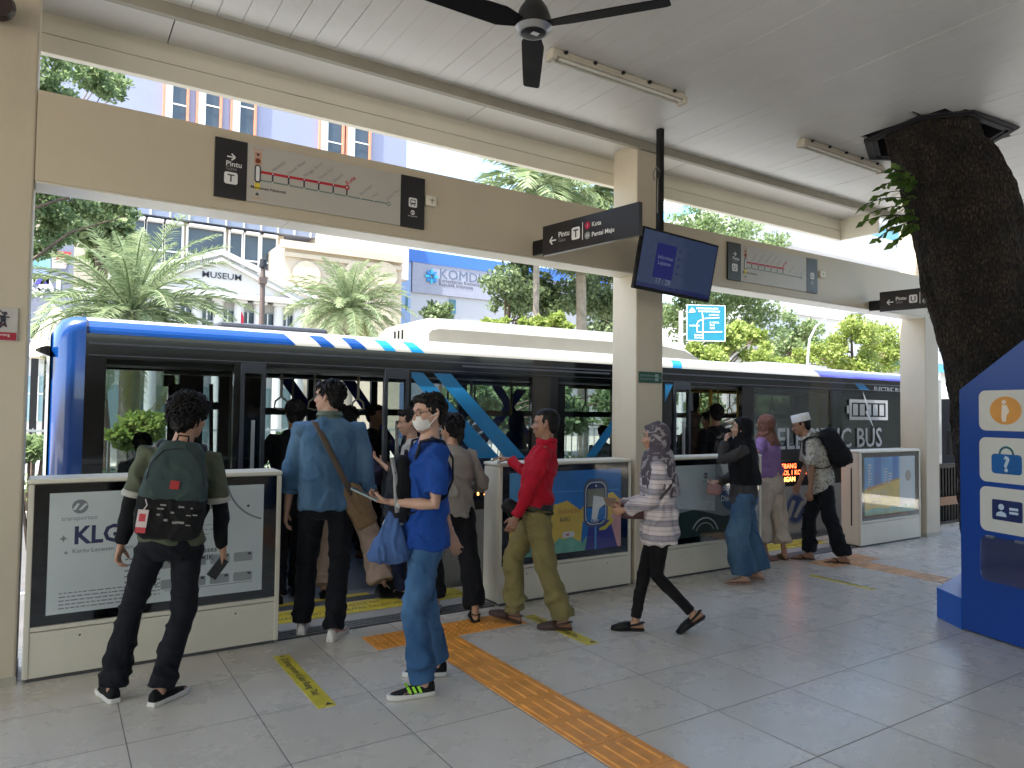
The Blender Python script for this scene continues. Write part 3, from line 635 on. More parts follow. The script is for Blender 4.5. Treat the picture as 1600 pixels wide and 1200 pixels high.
m = MB(); m.box(pp.x-.025, pp.x+.025, 4.64, 4.69, cc.z-.1, CZ-.001); m.obox(cc-nn*.052, xd*.14, yd*.1, nn*.008); m.build('mounting_pole', blackmat, t)
m = MB(); pts = [V((pp.x-.03, 4.64, 3.78+.0)), V((pp.x-.09, 4.62, 3.80)), V((pp.x-.12, 4.63, 3.74)), V((pp.x-.08, 4.66, 3.70)), V((pp.x-.03, 4.66, 3.72)), V((pp.x-.035, 4.66, 3.4))]
m.tube(pts, .006, 6); m.build('cable', mat('cable_grey', (.2, .19, .17), .5), t, smooth=True)

# ------------------------------------------------------------------ small notices
t = thing('exit_sign', (4.765, 4.99, 1.93), 'small dark green notice with a running figure on the middle column', 'notice')
gn = mat('notice_green', (0.01, 0.07, 0.045), .35); gl = mat('notice_text', (.3, .42, .38), .5)
MB().box(4.618, 4.915, 4.978, 4.9865, 1.88, 1.985).build('plate', gn, t, bevel=.002)
m = MB(); o = V((4.618, 4.977, 1.88)); m.text('JALUR EVAKUASI', .028, o, X, Z_, gl, 0, at2=(.015, .06)); m.text('EVACUATION ROUTE', .022, o, X, Z_, gl, 0, at2=(.015, .028))
for P in ([(.205, .02), (.245, .02), (.245, .05), (.205, .045)], [(.205, .055), (.25, .055), (.25, .085), (.205, .088)], [(.235, .03), (.25, .02), (.25, .05)], [(.265, .045), (.285, .055), (.265, .065)]): m.pl(o, X, Z_, P, 0, gl)
m.build('lettering', None, t)
t = thing('warning_notice', (-.3, 4.98, 2.2), 'round no pushing notice with a red strip on the leftmost column', 'notice')
q0 = at(29, 482, 4.985); q1 = at(29, 534, 4.985); xr = q0.x
MB().box(xr-.24, xr, 4.978, 4.9865, q1.z, q0.z).build('plate', mat('notice_white', (.48, .45, .43), .45), t, bevel=.002)
m = MB(); o = V((xr-.24, 4.977, q1.z)); hh = q0.z-q1.z
m.pl(o, X, Z_, [(.0, .005), (.235, .005), (.235, hh*.26), (.0, hh*.26)], 0, mat('notice_red', (.35, .01, .03), .45)); m.text('Dilarang Mendorong', .022, o, X, Z_, whitem, .0006, at2=(.02, hh*.15)); m.text('No Pushing', .02, o, X, Z_, whitem, .0006, at2=(.05, hh*.06))
m.arc(o, X, Z_, .12, hh*.64, hh*.31, 0, 360, .008, .0006, inkm, 30); m.line(o, X, Z_, [(.06, hh*.86), (.19, hh*.42)], .007, .0006, mat('notice_red', (1, 1, 1)))
for bx, fl in ((.09, 1), (.165, -1)):
    m.disc(o+X*(bx-.014*fl)+Z_*(hh*.82)-Y_*.001, X, Z_, .011, inkm, 12); m.pl(o, X, Z_, [(bx-.014, hh*.77), (bx+.01, hh*.75), (bx+.018, hh*.58), (bx-.004, hh*.58)], .001, inkm)
    m.line(o, X, Z_, [(bx, hh*.6), (bx-.012, hh*.42)], .011, .001, inkm); m.line(o, X, Z_, [(bx+.01, hh*.6), (bx+.02, hh*.42)], .011, .001, inkm); m.line(o, X, Z_, [(bx, hh*.73), (bx-.035*fl, hh*.71)], .008, .001, inkm)
m.build('lettering', None, t)

# ------------------------------------------------------------------ ceiling fan and lamps
hub = V((1.925, 2.84, 3.5)); t = thing('ceiling_fan', tuple(hub), 'black three bladed ceiling fan hanging at the top', 'ceiling fan')
m = MB(); m.tube([hub+Z_*.10, hub+Z_*(CZ-3.5)], .014, 10); m.build('rod', blackmat, t, smooth=True)
def lathe(c, prof, n=28):
    return [[c+V((r*math.cos(2*math.pi*j/n), r*math.sin(2*math.pi*j/n), z)) for j in range(n)] for r, z in prof]
m = MB(); m.loft(lathe(hub, [(.012, .16), (.03, .13), (.07, .07), (.088, .02), (.088, -.02), (.07, -.045), (.03, -.055)])); m.build('motor', mat('fan_black', (.006, .006, .007), .4), t, smooth=True)
m = MB(); m.loft(lathe(hub, [(.086, -.022), (.094, -.026), (.086, -.034), (.07, -.047)]), caps=True); m.build('ring', steelm, t, smooth=True)
m = MB(); m.pl(hub+V((-.02, -.03, -.0565)), X, Y_, [(0, 0), (0, .03), (.04, .03), (.04, 0)], 0, whitem); m.build('label', whitem, t)
T1 = atz(830, 134, 3.5); T2 = atz(1033, 2, 3.5); T3 = atz(600, -38, 3.5)
bladem = mat('fan_blade', (.005, .005, .006), .6, spec=.2)
for T in (T1, T2, T3):
    d = (T-hub); d.z = 0; d.normalize(); s = V((-d.y, d.x, 0)); L_ = .66
    rings = []
    for k, (r, wd_, tilt) in enumerate(((.06, .03, .1), (.12, .045, .2), (.18, .06, .24), (.4, .055, .2), (L_-.02, .048, .16), (L_, .038, .15))):
        c = hub+d*r-Z_*.01; a = s*math.cos(tilt)+Z_*math.sin(tilt)
        rings.append([c+a*wd_-Z_*.003, c+a*wd_+Z_*.003, c-a*wd_+Z_*.003, c-a*wd_-Z_*.003])
    MB().loft(rings).build('blade', bladem, t, smooth=True)
def ceiling_lamp(x, y, label):
    t = thing('ceiling_lamp', (x+.66, y, CZ), label, 'ceiling lamp', 'unlit ceiling tube lamps')
    L_ = 1.33
    MB().box(x, x+L_, y-.032, y+.032, CZ-.045, CZ-.003).build('housing', mat('lamp_cream', (.55, .50, .40), .5, dirt=.35), t, bevel=.01)
    m = MB(); m.box(x+.03, x+L_-.03, y-.05, y+.05, CZ-.062, CZ-.047); m.build('tray', mat('lamp_cream', (1, 1, 1)), t, bevel=.012)
    for s in (-.024, .024):
        m = MB(); m.tube([(x+.06, y+s, CZ-.074), (x+L_-.06, y+s, CZ-.074)], .0115, 12); m.build('tube', mat('lamp_tube', (.7, .68, .6), .3), t, smooth=True)
    m = MB(); m.box(x-.01, x+.035, y-.045, y+.045, CZ-.088, CZ-.03); m.build('end_cap', mat('lamp_cream', (1, 1, 1)), t, bevel=.008); m = MB(); m.box(x+L_-.035, x+L_+.01, y-.045, y+.045, CZ-.088, CZ-.03); m.build('end_cap', mat('lamp_cream', (1, 1, 1)), t, bevel=.008)
    m = MB(); rr = random.Random(3)
    for k in range(5): a = x+.1+k*.27; m.box(a, a+.02, y-.055, y-.033, CZ-.03, CZ-.012)
    m.build('clip', darksteel, t)
    return t
ceiling_lamp(2.89, 4.05, 'unlit tube lamp on the ceiling between the fan and the television')
ceiling_lamp(5.79, 4.07, 'unlit tube lamp on the ceiling just left of the tree trunk')
ceiling_lamp(.0, 4.05-3.2, 'unlit tube lamp on the ceiling behind the fan')

# ------------------------------------------------------------------ blue kiosk
kb = mat('kiosk_blue', (0.004, 0.045, 0.26), 0.35, var=.06, vscale=2); kb2 = mat('kiosk_blue_light', (0.01, 0.09, 0.42), 0.3, var=.05)
ko = V((5.785, 2.715, 0)); ku = V((-.272, -.962, 0)).normalized(); kn = V((-ku.y*-1, 0, 0))
kn = ku.cross(Z_); kn = kn if kn.x < 0 else -kn      # outward, towards the camera side
t = thing('information_kiosk', tuple(ko), 'tall blue information kiosk with three white icon signs at the right edge', 'kiosk')
body = [(0, .012), (2.0, .012), (2.0, 2.2), (1.0, 2.52), (.42, 2.05), (.0, 1.80)]
body = [(0, .012), (1.9, .012), (1.9, 1.95), (1.05, 2.5), (.0, 1.80)]
m = MB(); m.prism([ko+ku*a+Z_*b for a, b in body], -kn*.28); m.build('body', kb, t, bevel=.004)
pl = V((5.98, 2.98, 0)); m = MB()
base = [ko+kn*.015+ku*.001, V((5.975, 3.0, 0)), V((6.85, 3.45, 0)), V((6.85, 2.65, 0)), ko-kn*.2-ku*-.0]
base = [ko-ku*.002+kn*.0, V((5.97, 2.985, 0)), V((7.2, 3.25, 0)), V((7.3, 2.2, 0)), ko-kn*.3-ku*.002]
m.prism(base, (0, 0, .235)); m.build('plinth', kb2, t, bevel=.004)
kw = mat('kiosk_white', (.55, .54, .50), .4, var=.03)
o = ko+kn*.0
def icon_sign(z0, z1, nm):
    m = MB(); m.rrect(o, ku, Z_, .17, .60, z0, z1, .05, .008, kw, 6)
    f = m.v[:]; m2 = MB(); m2.prism([V(p)-kn*.007 for p in f], kn*.007, kw); s = m2.build('icon_sign', None, t, bevel=.0)
    return s
def knn(m): return m
sg = []
for z0, z1 in ((1.50, 1.79), (1.13, 1.45), (.775, 1.095)): sg.append(icon_sign(z0, z1, ''))
def on(m_, off=.0095): return off
OFF = .0095
m = MB(); oc = mat('icon_orange', (.60, .26, .04), .4); c = o+ku*.375+Z_*1.645+kn*OFF
m.disc(c, ku, Z_, .118, oc, 30, ry=.10); pk = mat('icon_cream', (.7, .6, .5), .45)
m.disc(o+ku*.365+Z_*1.705+kn*(OFF+.001), ku, Z_, .017, pk, 14, ry=.015); m.pl(o, ku, Z_, [(.345, 1.60), (.38, 1.60), (.405, 1.64), (.385, 1.685), (.35, 1.685)], OFF+.001, pk); m.pl(o, ku, Z_, [(.35, 1.565), (.38, 1.565), (.385, 1.61), (.345, 1.61)], OFF+.0014, pk)
m.build('icon', None, sg[0])
m = MB(); ib = mat('icon_blue', (.005, .09, .3), .4); ig = mat('icon_pale', (.45, .55, .65), .45)
m.rrect(o, ku, Z_, .265, .49, 1.195, 1.335, .025, OFF, ib); m.arc(o, ku, Z_, .378, 1.335, .05, 0, 180, .016, OFF, mat('icon_teal', (.01, .09, .12), .4), 12); m.text('?', .15, o, ku, Z_, ig, OFF+.001, 'CENTER', bold=.03, at2=(.378, 1.215)); m.build('icon', None, sg[1])
m = MB(); iv = mat('icon_navy', (.01, .02, .10), .4); m.rrect(o, ku, Z_, .265, .49, .865, 1.01, .012, OFF, iv)
m.disc(o+ku*.335+Z_*.96+kn*(OFF+.001), ku, Z_, .022, ig, 14); m.pl(o, ku, Z_, [(.295, .893), (.375, .893), (.368, .918), (.335, .93), (.302, .918)], OFF+.001, ig)
m.pl(o, ku, Z_, [(.395, .945), (.46, .945), (.46, .963), (.395, .963)], OFF+.001, ig); m.pl(o, ku, Z_, [(.395, .918), (.46, .918), (.46, .935), (.395, .935)], OFF+.001, ig); m.build('icon', None, sg[2])
m = MB(); m.rrect(o, ku, Z_, .18, .62, .42, .74, .05, .02, None, 6); f = m.v[:]
m2 = MB(); m2.prism([V(p) for p in f], kn*.004); m2.build('brochure_holder', glass('acrylic', (.7, .75, .85), .12, .1), t)
m = MB(); m.obox(o+ku*.25+Z_*.735+kn*.012, ku*.03, kn*.012, Z_*.008); m.obox(o+ku*.47+Z_*.735+kn*.012, ku*.03, kn*.012, Z_*.008); m.build('clip', steelm, t)

# ------------------------------------------------------------------ the tree growing through the roof
def bark_mat():
    m = mat('bark', (0.062, 0.041, 0.027), .95, var=.75, vscale=5, bump=1.0, bscale=26)
    n = m.node_tree; b = n.nodes['Principled BSDF']; tc = [q for q in n.nodes if q.type == 'TEX_COORD'][0]
    vz = n.nodes.new('ShaderNodeTexVoronoi'); vz.feature = 'DISTANCE_TO_EDGE'; mp = n.nodes.new('ShaderNodeMapping'); mp.inputs['Scale'].default_value = (9, 9, 3.2)
    n.links.new(tc.outputs['Object'], mp.inputs[0]); n.links.new(mp.outputs[0], vz.inputs[0])
    cr = n.nodes.new('ShaderNodeMapRange'); cr.inputs[1].default_value = 0; cr.inputs[2].default_value = .35; n.links.new(vz.outputs[0], cr.inputs[0])
    cm = n.nodes.new('ShaderNodeMix'); cm.data_type = 'RGBA'; n.links.new(cr.outputs[0], cm.inputs['Factor']); cm.inputs['A'].default_value = (.004, .003, .002, 1)
    n.links.new(b.inputs['Base Color'].links[0].from_socket, cm.inputs['B']); n.links.new(cm.outputs['Result'], b.inputs['Base Color'])
    bp = n.nodes.new('ShaderNodeBump'); bp.inputs['Strength'].default_value = 1; bp.inputs['Distance'].default_value = .1
    old = [q for q in n.nodes if q.type == 'BUMP'][0]
    n.links.new(vz.outputs[0], bp.inputs['Height']); n.links.new(old.outputs[0], bp.inputs['Normal']); n.links.new(bp.outputs[0], b.inputs['Normal'])
    return m
bark = bark_mat()
t = thing('tree', (7.15, 2.75, 0), 'thick dark leaning trunk growing through the ceiling opening behind the kiosk', 'tree')
rings = []; prof = [(1615, 770, .56), (1592, 690, .50), (1572, 597, .46), (1552, 512, .445), (1527, 430, .44), (1508, 360, .435), (1491, 300, .435), (1482, 275, .415), (1458, 222, .395), (1440, 170, .39), (1420, 90, .39)]
NA = 120; NR = 220
def clampin(p):
    if p.z < 3.95: return p
    k = min(1, (p.z-3.95)/.12); cx, cy_ = 6.78, 3.42; s = 1.0
    for (ax, ay), (bx, by) in zip(HOLE, HOLE[1:]+HOLE[:1]):
        nx, ny = by-ay, -(bx-ax); l = math.hypot(nx, ny); nx /= l; ny /= l
        dc = (cx-ax)*nx+(cy_-ay)*ny
        if dc > 0: nx, ny, dc = -nx, -ny, -dc
        dp = (p.x-ax)*nx+(p.y-ay)*ny
        if dp > -.03: s = min(s, (-.03-dc)/(dp-dc))
    return V((cx+(p.x-cx)*(1-k+k*s), cy_+(p.y-cy_)*(1-k+k*s), p.z))
cs = [atd(px, py, 6.35) for px, py, r in prof]; rs = [p[2] for p in prof]
cs = [V((cs[0].x, cs[0].y, 0.0))]+cs[0:]; cs[0] = cs[1]+(cs[1]-cs[2])*2.2; cs[0].z = 0; rs = [.7]+rs
for i in range(NR):
    f = i/(NR-1)*(len(cs)-1); k = min(int(f), len(cs)-2); q = f-k; c = cs[k].lerp(cs[k+1], q); r = rs[k]*(1-q)+rs[k+1]*q; ring = []
    for j in range(NA):
        a = 2*math.pi*j/NA; dn = noise.noise(V((math.cos(a)*1.3, math.sin(a)*1.3, c.z*.8)))*.10 + noise.noise(V((math.cos(a)*5, math.sin(a)*5, c.z*3)))*.045+abs(noise.noise(V((math.cos(a)*9, math.sin(a)*9, c.z*4))))*.07-abs(noise.noise(V((math.cos(a)*24, math.sin(a)*24, c.z*9))))*.05
        rr = r*(1+dn)*.97; ring.append(clampin(c+V((rr*math.cos(a), rr*math.sin(a), 0))))
    rings.append(ring)
tk = MB().loft(rings).build('trunk', bark, t, smooth='all')
# lichen flecks and bark flakes
m = MB(); rr = random.Random(8)
for k in range(900):
    i = rr.randrange(55, NR-10); j = rr.randrange(NA); p = V(rings[i][j]); c = sum((V(q) for q in rings[i]), V((0, 0, 0)))/NA; d = (p-c).normalized(); u = d.cross(Z_).normalized()
    s = rr.uniform(.006, .022); p = p+d*.004; ax = (u*rr.uniform(-1, 1)+Z_*rr.uniform(-1, 1)).normalized(); bx = d.cross(ax)
    m.face([p+ax*s, p+bx*s*.35+d*.008, p-ax*s, p-bx*s*.35+d*.004])
m.build('bark_flakes', leafmat('flake', (.09, .06, .035), (.03, .02, .012), 0), tk)
leafg = leafmat('sprig_leaf', (.05, .12, .02), (.16, .26, .05), .5)
m = MB(); tw_ = MB(); rr = random.Random(21)
for (px, py, qx, qy) in ((1432, 300, 1392, 262), (1434, 315, 1350, 320), (1438, 345, 1352, 345), (1440, 350, 1372, 372), (1440, 352, 1400, 378), (1436, 290, 1380, 290), (1438, 330, 1360, 333), (1430, 285, 1402, 275), (1440, 340, 1385, 350), (1436, 310, 1375, 305)):
    a = atd(px, py, 6.1); b = atd(qx, qy, 5.95+rr.uniform(-.1, .1)); pts = [a.lerp(b, k/7)+Z_*(.05*math.sin(math.pi*k/7)) for k in range(8)]; tw_.tube(pts, [.004]*8, 5)
    for k in range(1, 8):
        for s in (-1, 1):
            p = pts[k]; d = (b-a).normalized(); sd_ = d.cross(Z_).normalized()*s; dr = (d*.5+sd_*.55-Z_*rr.uniform(.1, .8)).normalized(); L_ = rr.uniform(.075, .125); wv = dr.cross(V((rr.uniform(-1, 1), rr.uniform(-1, 1), rr.uniform(.2, 1)))).normalized()*L_*.26
            m.face([p, p+dr*L_*.45+wv, p+dr*L_, p+dr*L_*.45-wv])
m.build('leaves', leafg, t); tw_.build('twig', bark, t)

# ------------------------------------------------------------------ the bus at the platform
BY, BF = 5.85, 8.35
blue = mat('bus_blue', (0.003, 0.042, 0.20), 0.18, var=.04, coat=.6); ltblue = mat('livery_light_blue', (0.01, 0.20, 0.48), .25, coat=.4); dkblue = mat('livery_dark_blue', (0.004, 0.02, 0.28), .25)
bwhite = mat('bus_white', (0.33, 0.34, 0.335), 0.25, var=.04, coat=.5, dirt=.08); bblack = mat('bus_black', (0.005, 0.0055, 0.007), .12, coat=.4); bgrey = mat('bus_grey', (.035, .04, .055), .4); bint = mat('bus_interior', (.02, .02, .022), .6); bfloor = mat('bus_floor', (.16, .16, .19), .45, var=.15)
nearglass = glass('bus_glass', (.66, .70, .70), .012, .02); farglass = glass('bus_far_glass', (.82, .86, .86), .03, .02)
bus = thing('bus', (6, 7.1, -1.1), 'blue and white electric bus standing at the platform with open doors', 'bus')
ZR, ZB = 2.11, -.80
# near side: lower wall, window band pieces
m = MB()
doors = [(1.42, 2.43), (6.22, 7.14)]
for a, b in ((.18, 1.225), (2.68, 5.95), (7.35, 11.75)): m.box(a, b, BY, BY+.06, ZB, .665)
m.build('lower_panel', bwhite, bus, bevel=.006)
MB().box(.183, 1.22, BY-.003, BY, -.8, .66).build('blue_panel', blue, bus)
m = MB(); m.box(.18, 11.75, BY, BY+.07, 1.935, ZR); m.box(.18, 1.42, BY, BY+.06, .667, .74); m.box(2.43, 6.22, BY, BY+.06, .667, .74); m.box(7.14, 11.75, BY, BY+.06, .667, .99)
for a, b in ((.18, .31), (1.18, 1.228), (2.66, 2.69), (4.0, 4.32), (5.06, 5.16), (5.80, 5.955), (7.14, 7.36), (8.95, 9.0), (11.55, 11.75)): m.box(a, b, BY+.002, BY+.058, .742, 1.933)
m.build('window_surround', bblack, bus)
m = MB(); m.box(.2, 11.7, BY-.012, BY-.001, 2.035, 2.05); m.box(.2, 11.7, BY-.008, BY-.001, 1.955, 1.963); m.box(3.2, 5.0, BY-.014, BY-.001, 2.0, 2.02); m.build('drip_rail', bgrey, bus)
for a, b in ((.312, 1.178), (2.692, 3.998), (4.322, 5.058), (5.162, 5.798), (7.362, 8.948), (9.002, 11.548)):
    g = MB().box(a, b, BY+.012, BY+.018, .742 if a < 7 else .992, 1.933).build('window', nearglass, bus)
# door pockets: grey folded leaves with narrow glass, opening posts
for (a, b), pk in zip(doors, (((1.228, 1.42), (2.43, 2.66)), ((5.957, 6.22), (7.142, 7.142)))):
    for c, d in pk:
        if d-c < .05: continue
        e = .03; m = MB()
        m.box(c+.002, c+e, BY-.02, BY+.03, .02, 1.95); m.box(d-e, d-.002, BY-.02, BY+.03, .02, 1.95); m.box(c+e, d-e, BY-.02, BY+.03, 1.87, 1.95); m.box(c+e, d-e, BY-.02, BY+.03, .02, .12)
        dd = m.build('door_leaf', bgrey, bus); MB().box(c+e, d-e, BY, BY+.008, .12, 1.87).build('pane', nearglass, dd)
        MB().box((c+d)/2-.012, (c+d)/2+.012, BY-.045, BY-.02, .7, 1.5).build('handle', steelm, dd)
    m = MB(); m.box(a, b, BY-.01, BY+.2, -.05, .012); m.box(a, b, BY-.014, BY+.0, -.3, -.05); m.build('door_step', mat('step_grey', (.28, .28, .33), .4, var=.1), bus)
    m = MB(); m.box(a+.1, b-.1, BY-.016, BY+.06, .0125, .016); m.build('step_edge', yellowm, bus)
# cove with livery stripes
def cove(z):   # profile of the roof edge
    f = (z-ZR)/.10
    return BY + (.0 if f <= 0 else .012+.075*f*f)
def cove_patch(m, xb0, xb1, xt0, xt1, mt, lift=.002, n=4):
    for k in range(n):
        f0, f1 = k/n, (k+1)/n; z0, z1 = ZR+.004+.096*f0, ZR+.004+.096*f1
        g = lambda a, b, f: a+(b-a)*f
        N = max(1, int((xb1-xb0)/.5))
        for j in range(N):
            u0, u1 = j/N, (j+1)/N
            P = []
            for f, z, u in ((f0, z0, u0), (f0, z0, u1), (f1, z1, u1), (f1, z1, u0)):
                xa, xb = g(xb0, xt0, f), g(xb1, xt1, f); P.append((xa+(xb-xa)*u, cove(z)-lift, z))
            m.face(P, mt)
m = MB(); sec = [(BY+.02, ZR+.001)]+[(cove(ZR+.1*k/5), ZR+.1*k/5) for k in range(0, 6)]
sec = [(cove(ZR+.002+.1*k/5), ZR+.002+.1*k/5) for k in range(6)]+[(BY+.2, 2.245), (BY+.6, 2.275), (BF-.6, 2.275), (BF-.2, 2.245), (BF-.08, 2.20), (BF, 2.113)]
m.loft([[V((x, a, b)) for a, b in sec] for x in (.18, 11.75)]); m.build('roof', bwhite, bus, smooth=True, angle=30)
m = MB(); x = lambda px: at(px, 535, BY).x
m = MB(); cove_patch(m, .185, x(463), .185, x(447), blue); m.build('livery_stripe', None, bus)
for (b0, b1, t0, t1), c in (((503, 525, 486, 508), blue), ((551, 575, 537, 559), blue), ((603, 620, 589, 608), ltblue), ((645, 664, 634, 651), ltblue)): m = MB(); cove_patch(m, x(b0), x(b1), x(t0), x(t1), c); m.build('livery_stripe', None, bus)
x2 = lambda px: at(px, 570, BY).x
m = MB(); cove_patch(m, x2(1052), x2(1066), x2(1056), x2(1071), ltblue); m.build('livery_stripe', None, bus); m = MB(); cove_patch(m, x2(1283), 11.74, x2(1277), 11.74, mat('livery_violet', (.06, .06, .35), .2, coat=.5))
m.build('livery_stripe', None, bus)
# front cap (rounded) with windscreen
def rrect_sec(x, y0, y1, z0, z1, r, n=6):
    P = []
    for cy_, cz, a0 in ((y1-r, z0+.08, -90), (y1-r, z1-r, 0), (y0+r, z1-r, 90), (y0+r, z0+.08, 180)):
        rr = r if cz > 1 else .08
        cy2 = (y1-rr) if cy_ == y1-r else (y0+rr)
        for j in range(n+1): a = R(a0+90*j/n); P.append(V((x, cy2+rr*math.cos(a), cz+rr*math.sin(a))))
    return P
m = MB(); zt = 2.235
m.loft([rrect_sec(.179, BY, BF, ZB, zt, .10), rrect_sec(.10, BY+.002, BF-.002, ZB, zt-.002, .12), rrect_sec(.04, BY+.02, BF-.02, ZB, zt-.02, .15), rrect_sec(.0, BY+.06, BF-.06, ZB+.01, zt-.06, .18), rrect_sec(-.03, BY+.13, BF-.13, ZB+.03, zt-.12, .2), rrect_sec(-.04, BY+.2, BF-.2, ZB+.05, zt-.2, .2)])
m.build('front_cap', blue, bus, smooth=True, angle=60)
m = MB(); m.loft([rrect_sec(-.032, BY+.10, BF-.10, .55, zt-.10, .2), rrect_sec(-.05, BY+.16, BF-.16, .6, zt-.15, .2)]); m.build('windscreen', mat('windscreen', (.30, .33, .38), .08, metal=.4, coat=.6), bus, smooth=True)
m = MB(); m.loft([[at(px, py, 5.9)+V((0, dy, 0)) for dy, px, py in ((0, 78, 540), (.12, 78, 541), (.12, 78, 556), (0, 78, 557))], [at(px, py, 5.9)+V((0, dy, 0)) for dy, px, py in ((0, 66, 541), (.16, 66, 541), (.16, 66, 552), (0, 66, 552))], [at(px, py, 5.9)+V((0, dy, 0)) for dy, px, py in ((.02, 55, 545), (.1, 55, 544), (.1, 55, 547), (.02, 55, 548))]]); m.build('mirror', blackm, bus, smooth=True)
# far side, floor, ceiling, rear
fw = [(.42, 1.12), (1.36, 1.52), (2.02, 2.50), (2.66, 3.28), (3.36, 4.5), (4.62, 6.1), (6.25, 7.25), (7.35, 8.9), (9.05, 10.3), (10.45, 11.5)]
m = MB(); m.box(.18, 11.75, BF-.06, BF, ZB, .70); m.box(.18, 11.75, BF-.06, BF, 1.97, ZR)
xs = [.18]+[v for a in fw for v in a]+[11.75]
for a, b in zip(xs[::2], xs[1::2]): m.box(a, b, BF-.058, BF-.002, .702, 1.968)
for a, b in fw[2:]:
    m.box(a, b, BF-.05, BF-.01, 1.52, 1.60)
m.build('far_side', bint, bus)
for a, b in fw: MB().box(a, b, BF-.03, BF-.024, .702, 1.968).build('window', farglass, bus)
m = MB()
for a in (2.15, 2.9, 3.9, 5.0):
    m.face([(a, BF-.034, 1.96), (a+.16, BF-.034, 1.96), (a+.16+.75, BF-.034, .95), (a+.75, BF-.034, .95)], dkblue)
m.face([(4.55, BF-.036, .9), (4.72, BF-.036, .9), (5.6, BF-.036, 1.9), (5.42, BF-.036, 1.9)], dkblue); m.build('far_livery_stripe', None, bus)
m = MB(); m.box(.18, 11.75, BY+.06, BF-.06, -.12, .0); m.build('floor', bfloor, bus)
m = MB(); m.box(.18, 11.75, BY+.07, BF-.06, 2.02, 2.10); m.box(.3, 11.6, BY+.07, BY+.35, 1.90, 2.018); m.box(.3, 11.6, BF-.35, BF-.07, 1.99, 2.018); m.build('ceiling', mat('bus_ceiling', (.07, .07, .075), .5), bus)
MB().box(11.75, 11.95, BY, BF, ZB, ZR+.11).build('rear', bwhite, bus, bevel=.05)
MB().box(.30, 11.6, BY+.2, BF-.2, ZB-.1, -.13).build('underbody', blackmat, bus)
for xx in (2.9-.3, 8.9):
    for yy in (BY+.05, BF-.33):
        m = MB(); m.tube([(xx+.0, yy, -.62), (xx, yy+.28, -.62)], .48, 28); wv = m.build('wheel', mat('tyre', (.02, .02, .02), .8), bus)
        m = MB(); m.tube([(xx, yy-.01, -.62), (xx, yy+.29, -.62)], .27, 20); m.build('rim', steelm, wv)
# livery diagonals on the near glass
m = MB(); Yg = BY+.0095
def gl(pts, mt): m = MB(); m.face([V((p.x, Yg, p.z)) for p in (at(a, b, Yg) for a, b in pts)], mt); m.build('window_stripe', None, bus)
gl([(630, 573), (655, 576), (782, 716), (745, 716)], ltblue); gl([(672, 577), (700, 579), (822, 716), (790, 716)], ltblue)
gl([(915, 714), (930, 714), (957, 676), (957, 656)], ltblue)
m = MB(); m.face([(5.82, BY-.003, 1.93), (5.95, BY-.003, 1.93), (5.82, BY-.003, 1.72)], ltblue)
m.build('window_stripe', None, bus)
m = MB(); lg = mat('livery_grey_letter', (.42, .43, .43), .45)
o = V((7.792, BY-.002, 1.15)); m.text('ELECTRIC BUS', .385, o, X, Z_, lg, 0, bold=.012, sx=.985)
o2 = V((9.331, BY-.002, 1.53)); wv = 1.03; hv = .29
for a, b, c, d in ((0, .07, wv, .0), ):
    m.pl(o2, X, Z_, [(.06, 0), (wv, 0), (wv, .045), (.06, .045)], 0, lg); m.pl(o2, X, Z_, [(.06, hv-.045), (wv, hv-.045), (wv, hv), (.06, hv)], 0, lg)
    m.pl(o2, X, Z_, [(.06, .045), (.12, .045), (.12, hv-.045), (.06, hv-.045)], 0, lg); m.pl(o2, X, Z_, [(wv-.06, .045), (wv, .045), (wv, hv-.045), (wv-.06, hv-.045)], 0, lg); m.pl(o2, X, Z_, [(0, .09), (.05, .09), (.05, .2), (0, .2)], 0, lg)
    for k in range(5): m.pl(o2, X, Z_, [(.15+k*.165, .065), (.27+k*.165, .065), (.27+k*.165, hv-.065), (.15+k*.165, hv-.065)], 0, lg)
m.pl(o2, X, Z_, [(.38, .42), (.56, .16), (.50, .15), (.66, -.11), (.44, .12), (.50, .135)], .001, mat('bolt_pale', (.6, .62, .62), .4))
o3 = V((10.0, BY-.004, 1.955)); m.text('ELECTRIC BUS', .085, o3, X, Z_, lg, 0, bold=.02, sx=1.4); m.pl(o3, X, Z_, [(-.35, .0), (-.1, .0), (-.3, .1), (-.5, .1)], 0, ltblue)
m.build('lettering', None, bus)
# route display and emblem
m = MB(); m.box(7.45, 8.9, BY-.012, BY-.001, .68, .985); d_ = m.build('display', blackm, bus)
led = mat('led_red', (.3, .01, 0), .4, emit=(1, .10, .03), estr=1.8); led2 = mat('led_orange', (.3, .1, 0), .4, emit=(1, .38, .08), estr=1.8)
m = MB()
for r_, s_ in enumerate(('PULO GEBANG', 'VIA ANCOL 1 KOTA', 'PENJARINGAN')): m.text(s_, .085, V((7.55, BY-.0125, .90-.085*r_)), X, Z_, led if r_ < 2 else led2, .001, bold=.02, sx=1.1)
m.build('lettering', None, d_)
m = MB(); m.box(3.30, 3.56, BY-.012, BY-.001, .79, .9); d_ = m.build('display', blackm, bus); m = MB(); m.text('1', .11, V((3.36, BY-.0125, .805)), X, Z_, led2, .001, bold=.04); m.text('2', .11, V((3.45, BY-.0125, .805)), X, Z_, led2, .001, bold=.04); m.build('lettering', None, d_)
m = MB(); nv = mat('emblem_navy', (.01, .04, .16), .4); o = V((7.45, BY-.002, 0))
q = at(1243, 795, BY); cx, cz = q.x-7.45, q.z; m.disc(o+X*cx+Z_*cz, X, Z_, .20, nv, 30); m.arc(o, X, Z_, cx, cz, .185, 0, 360, .008, .001, bwhite, 30)
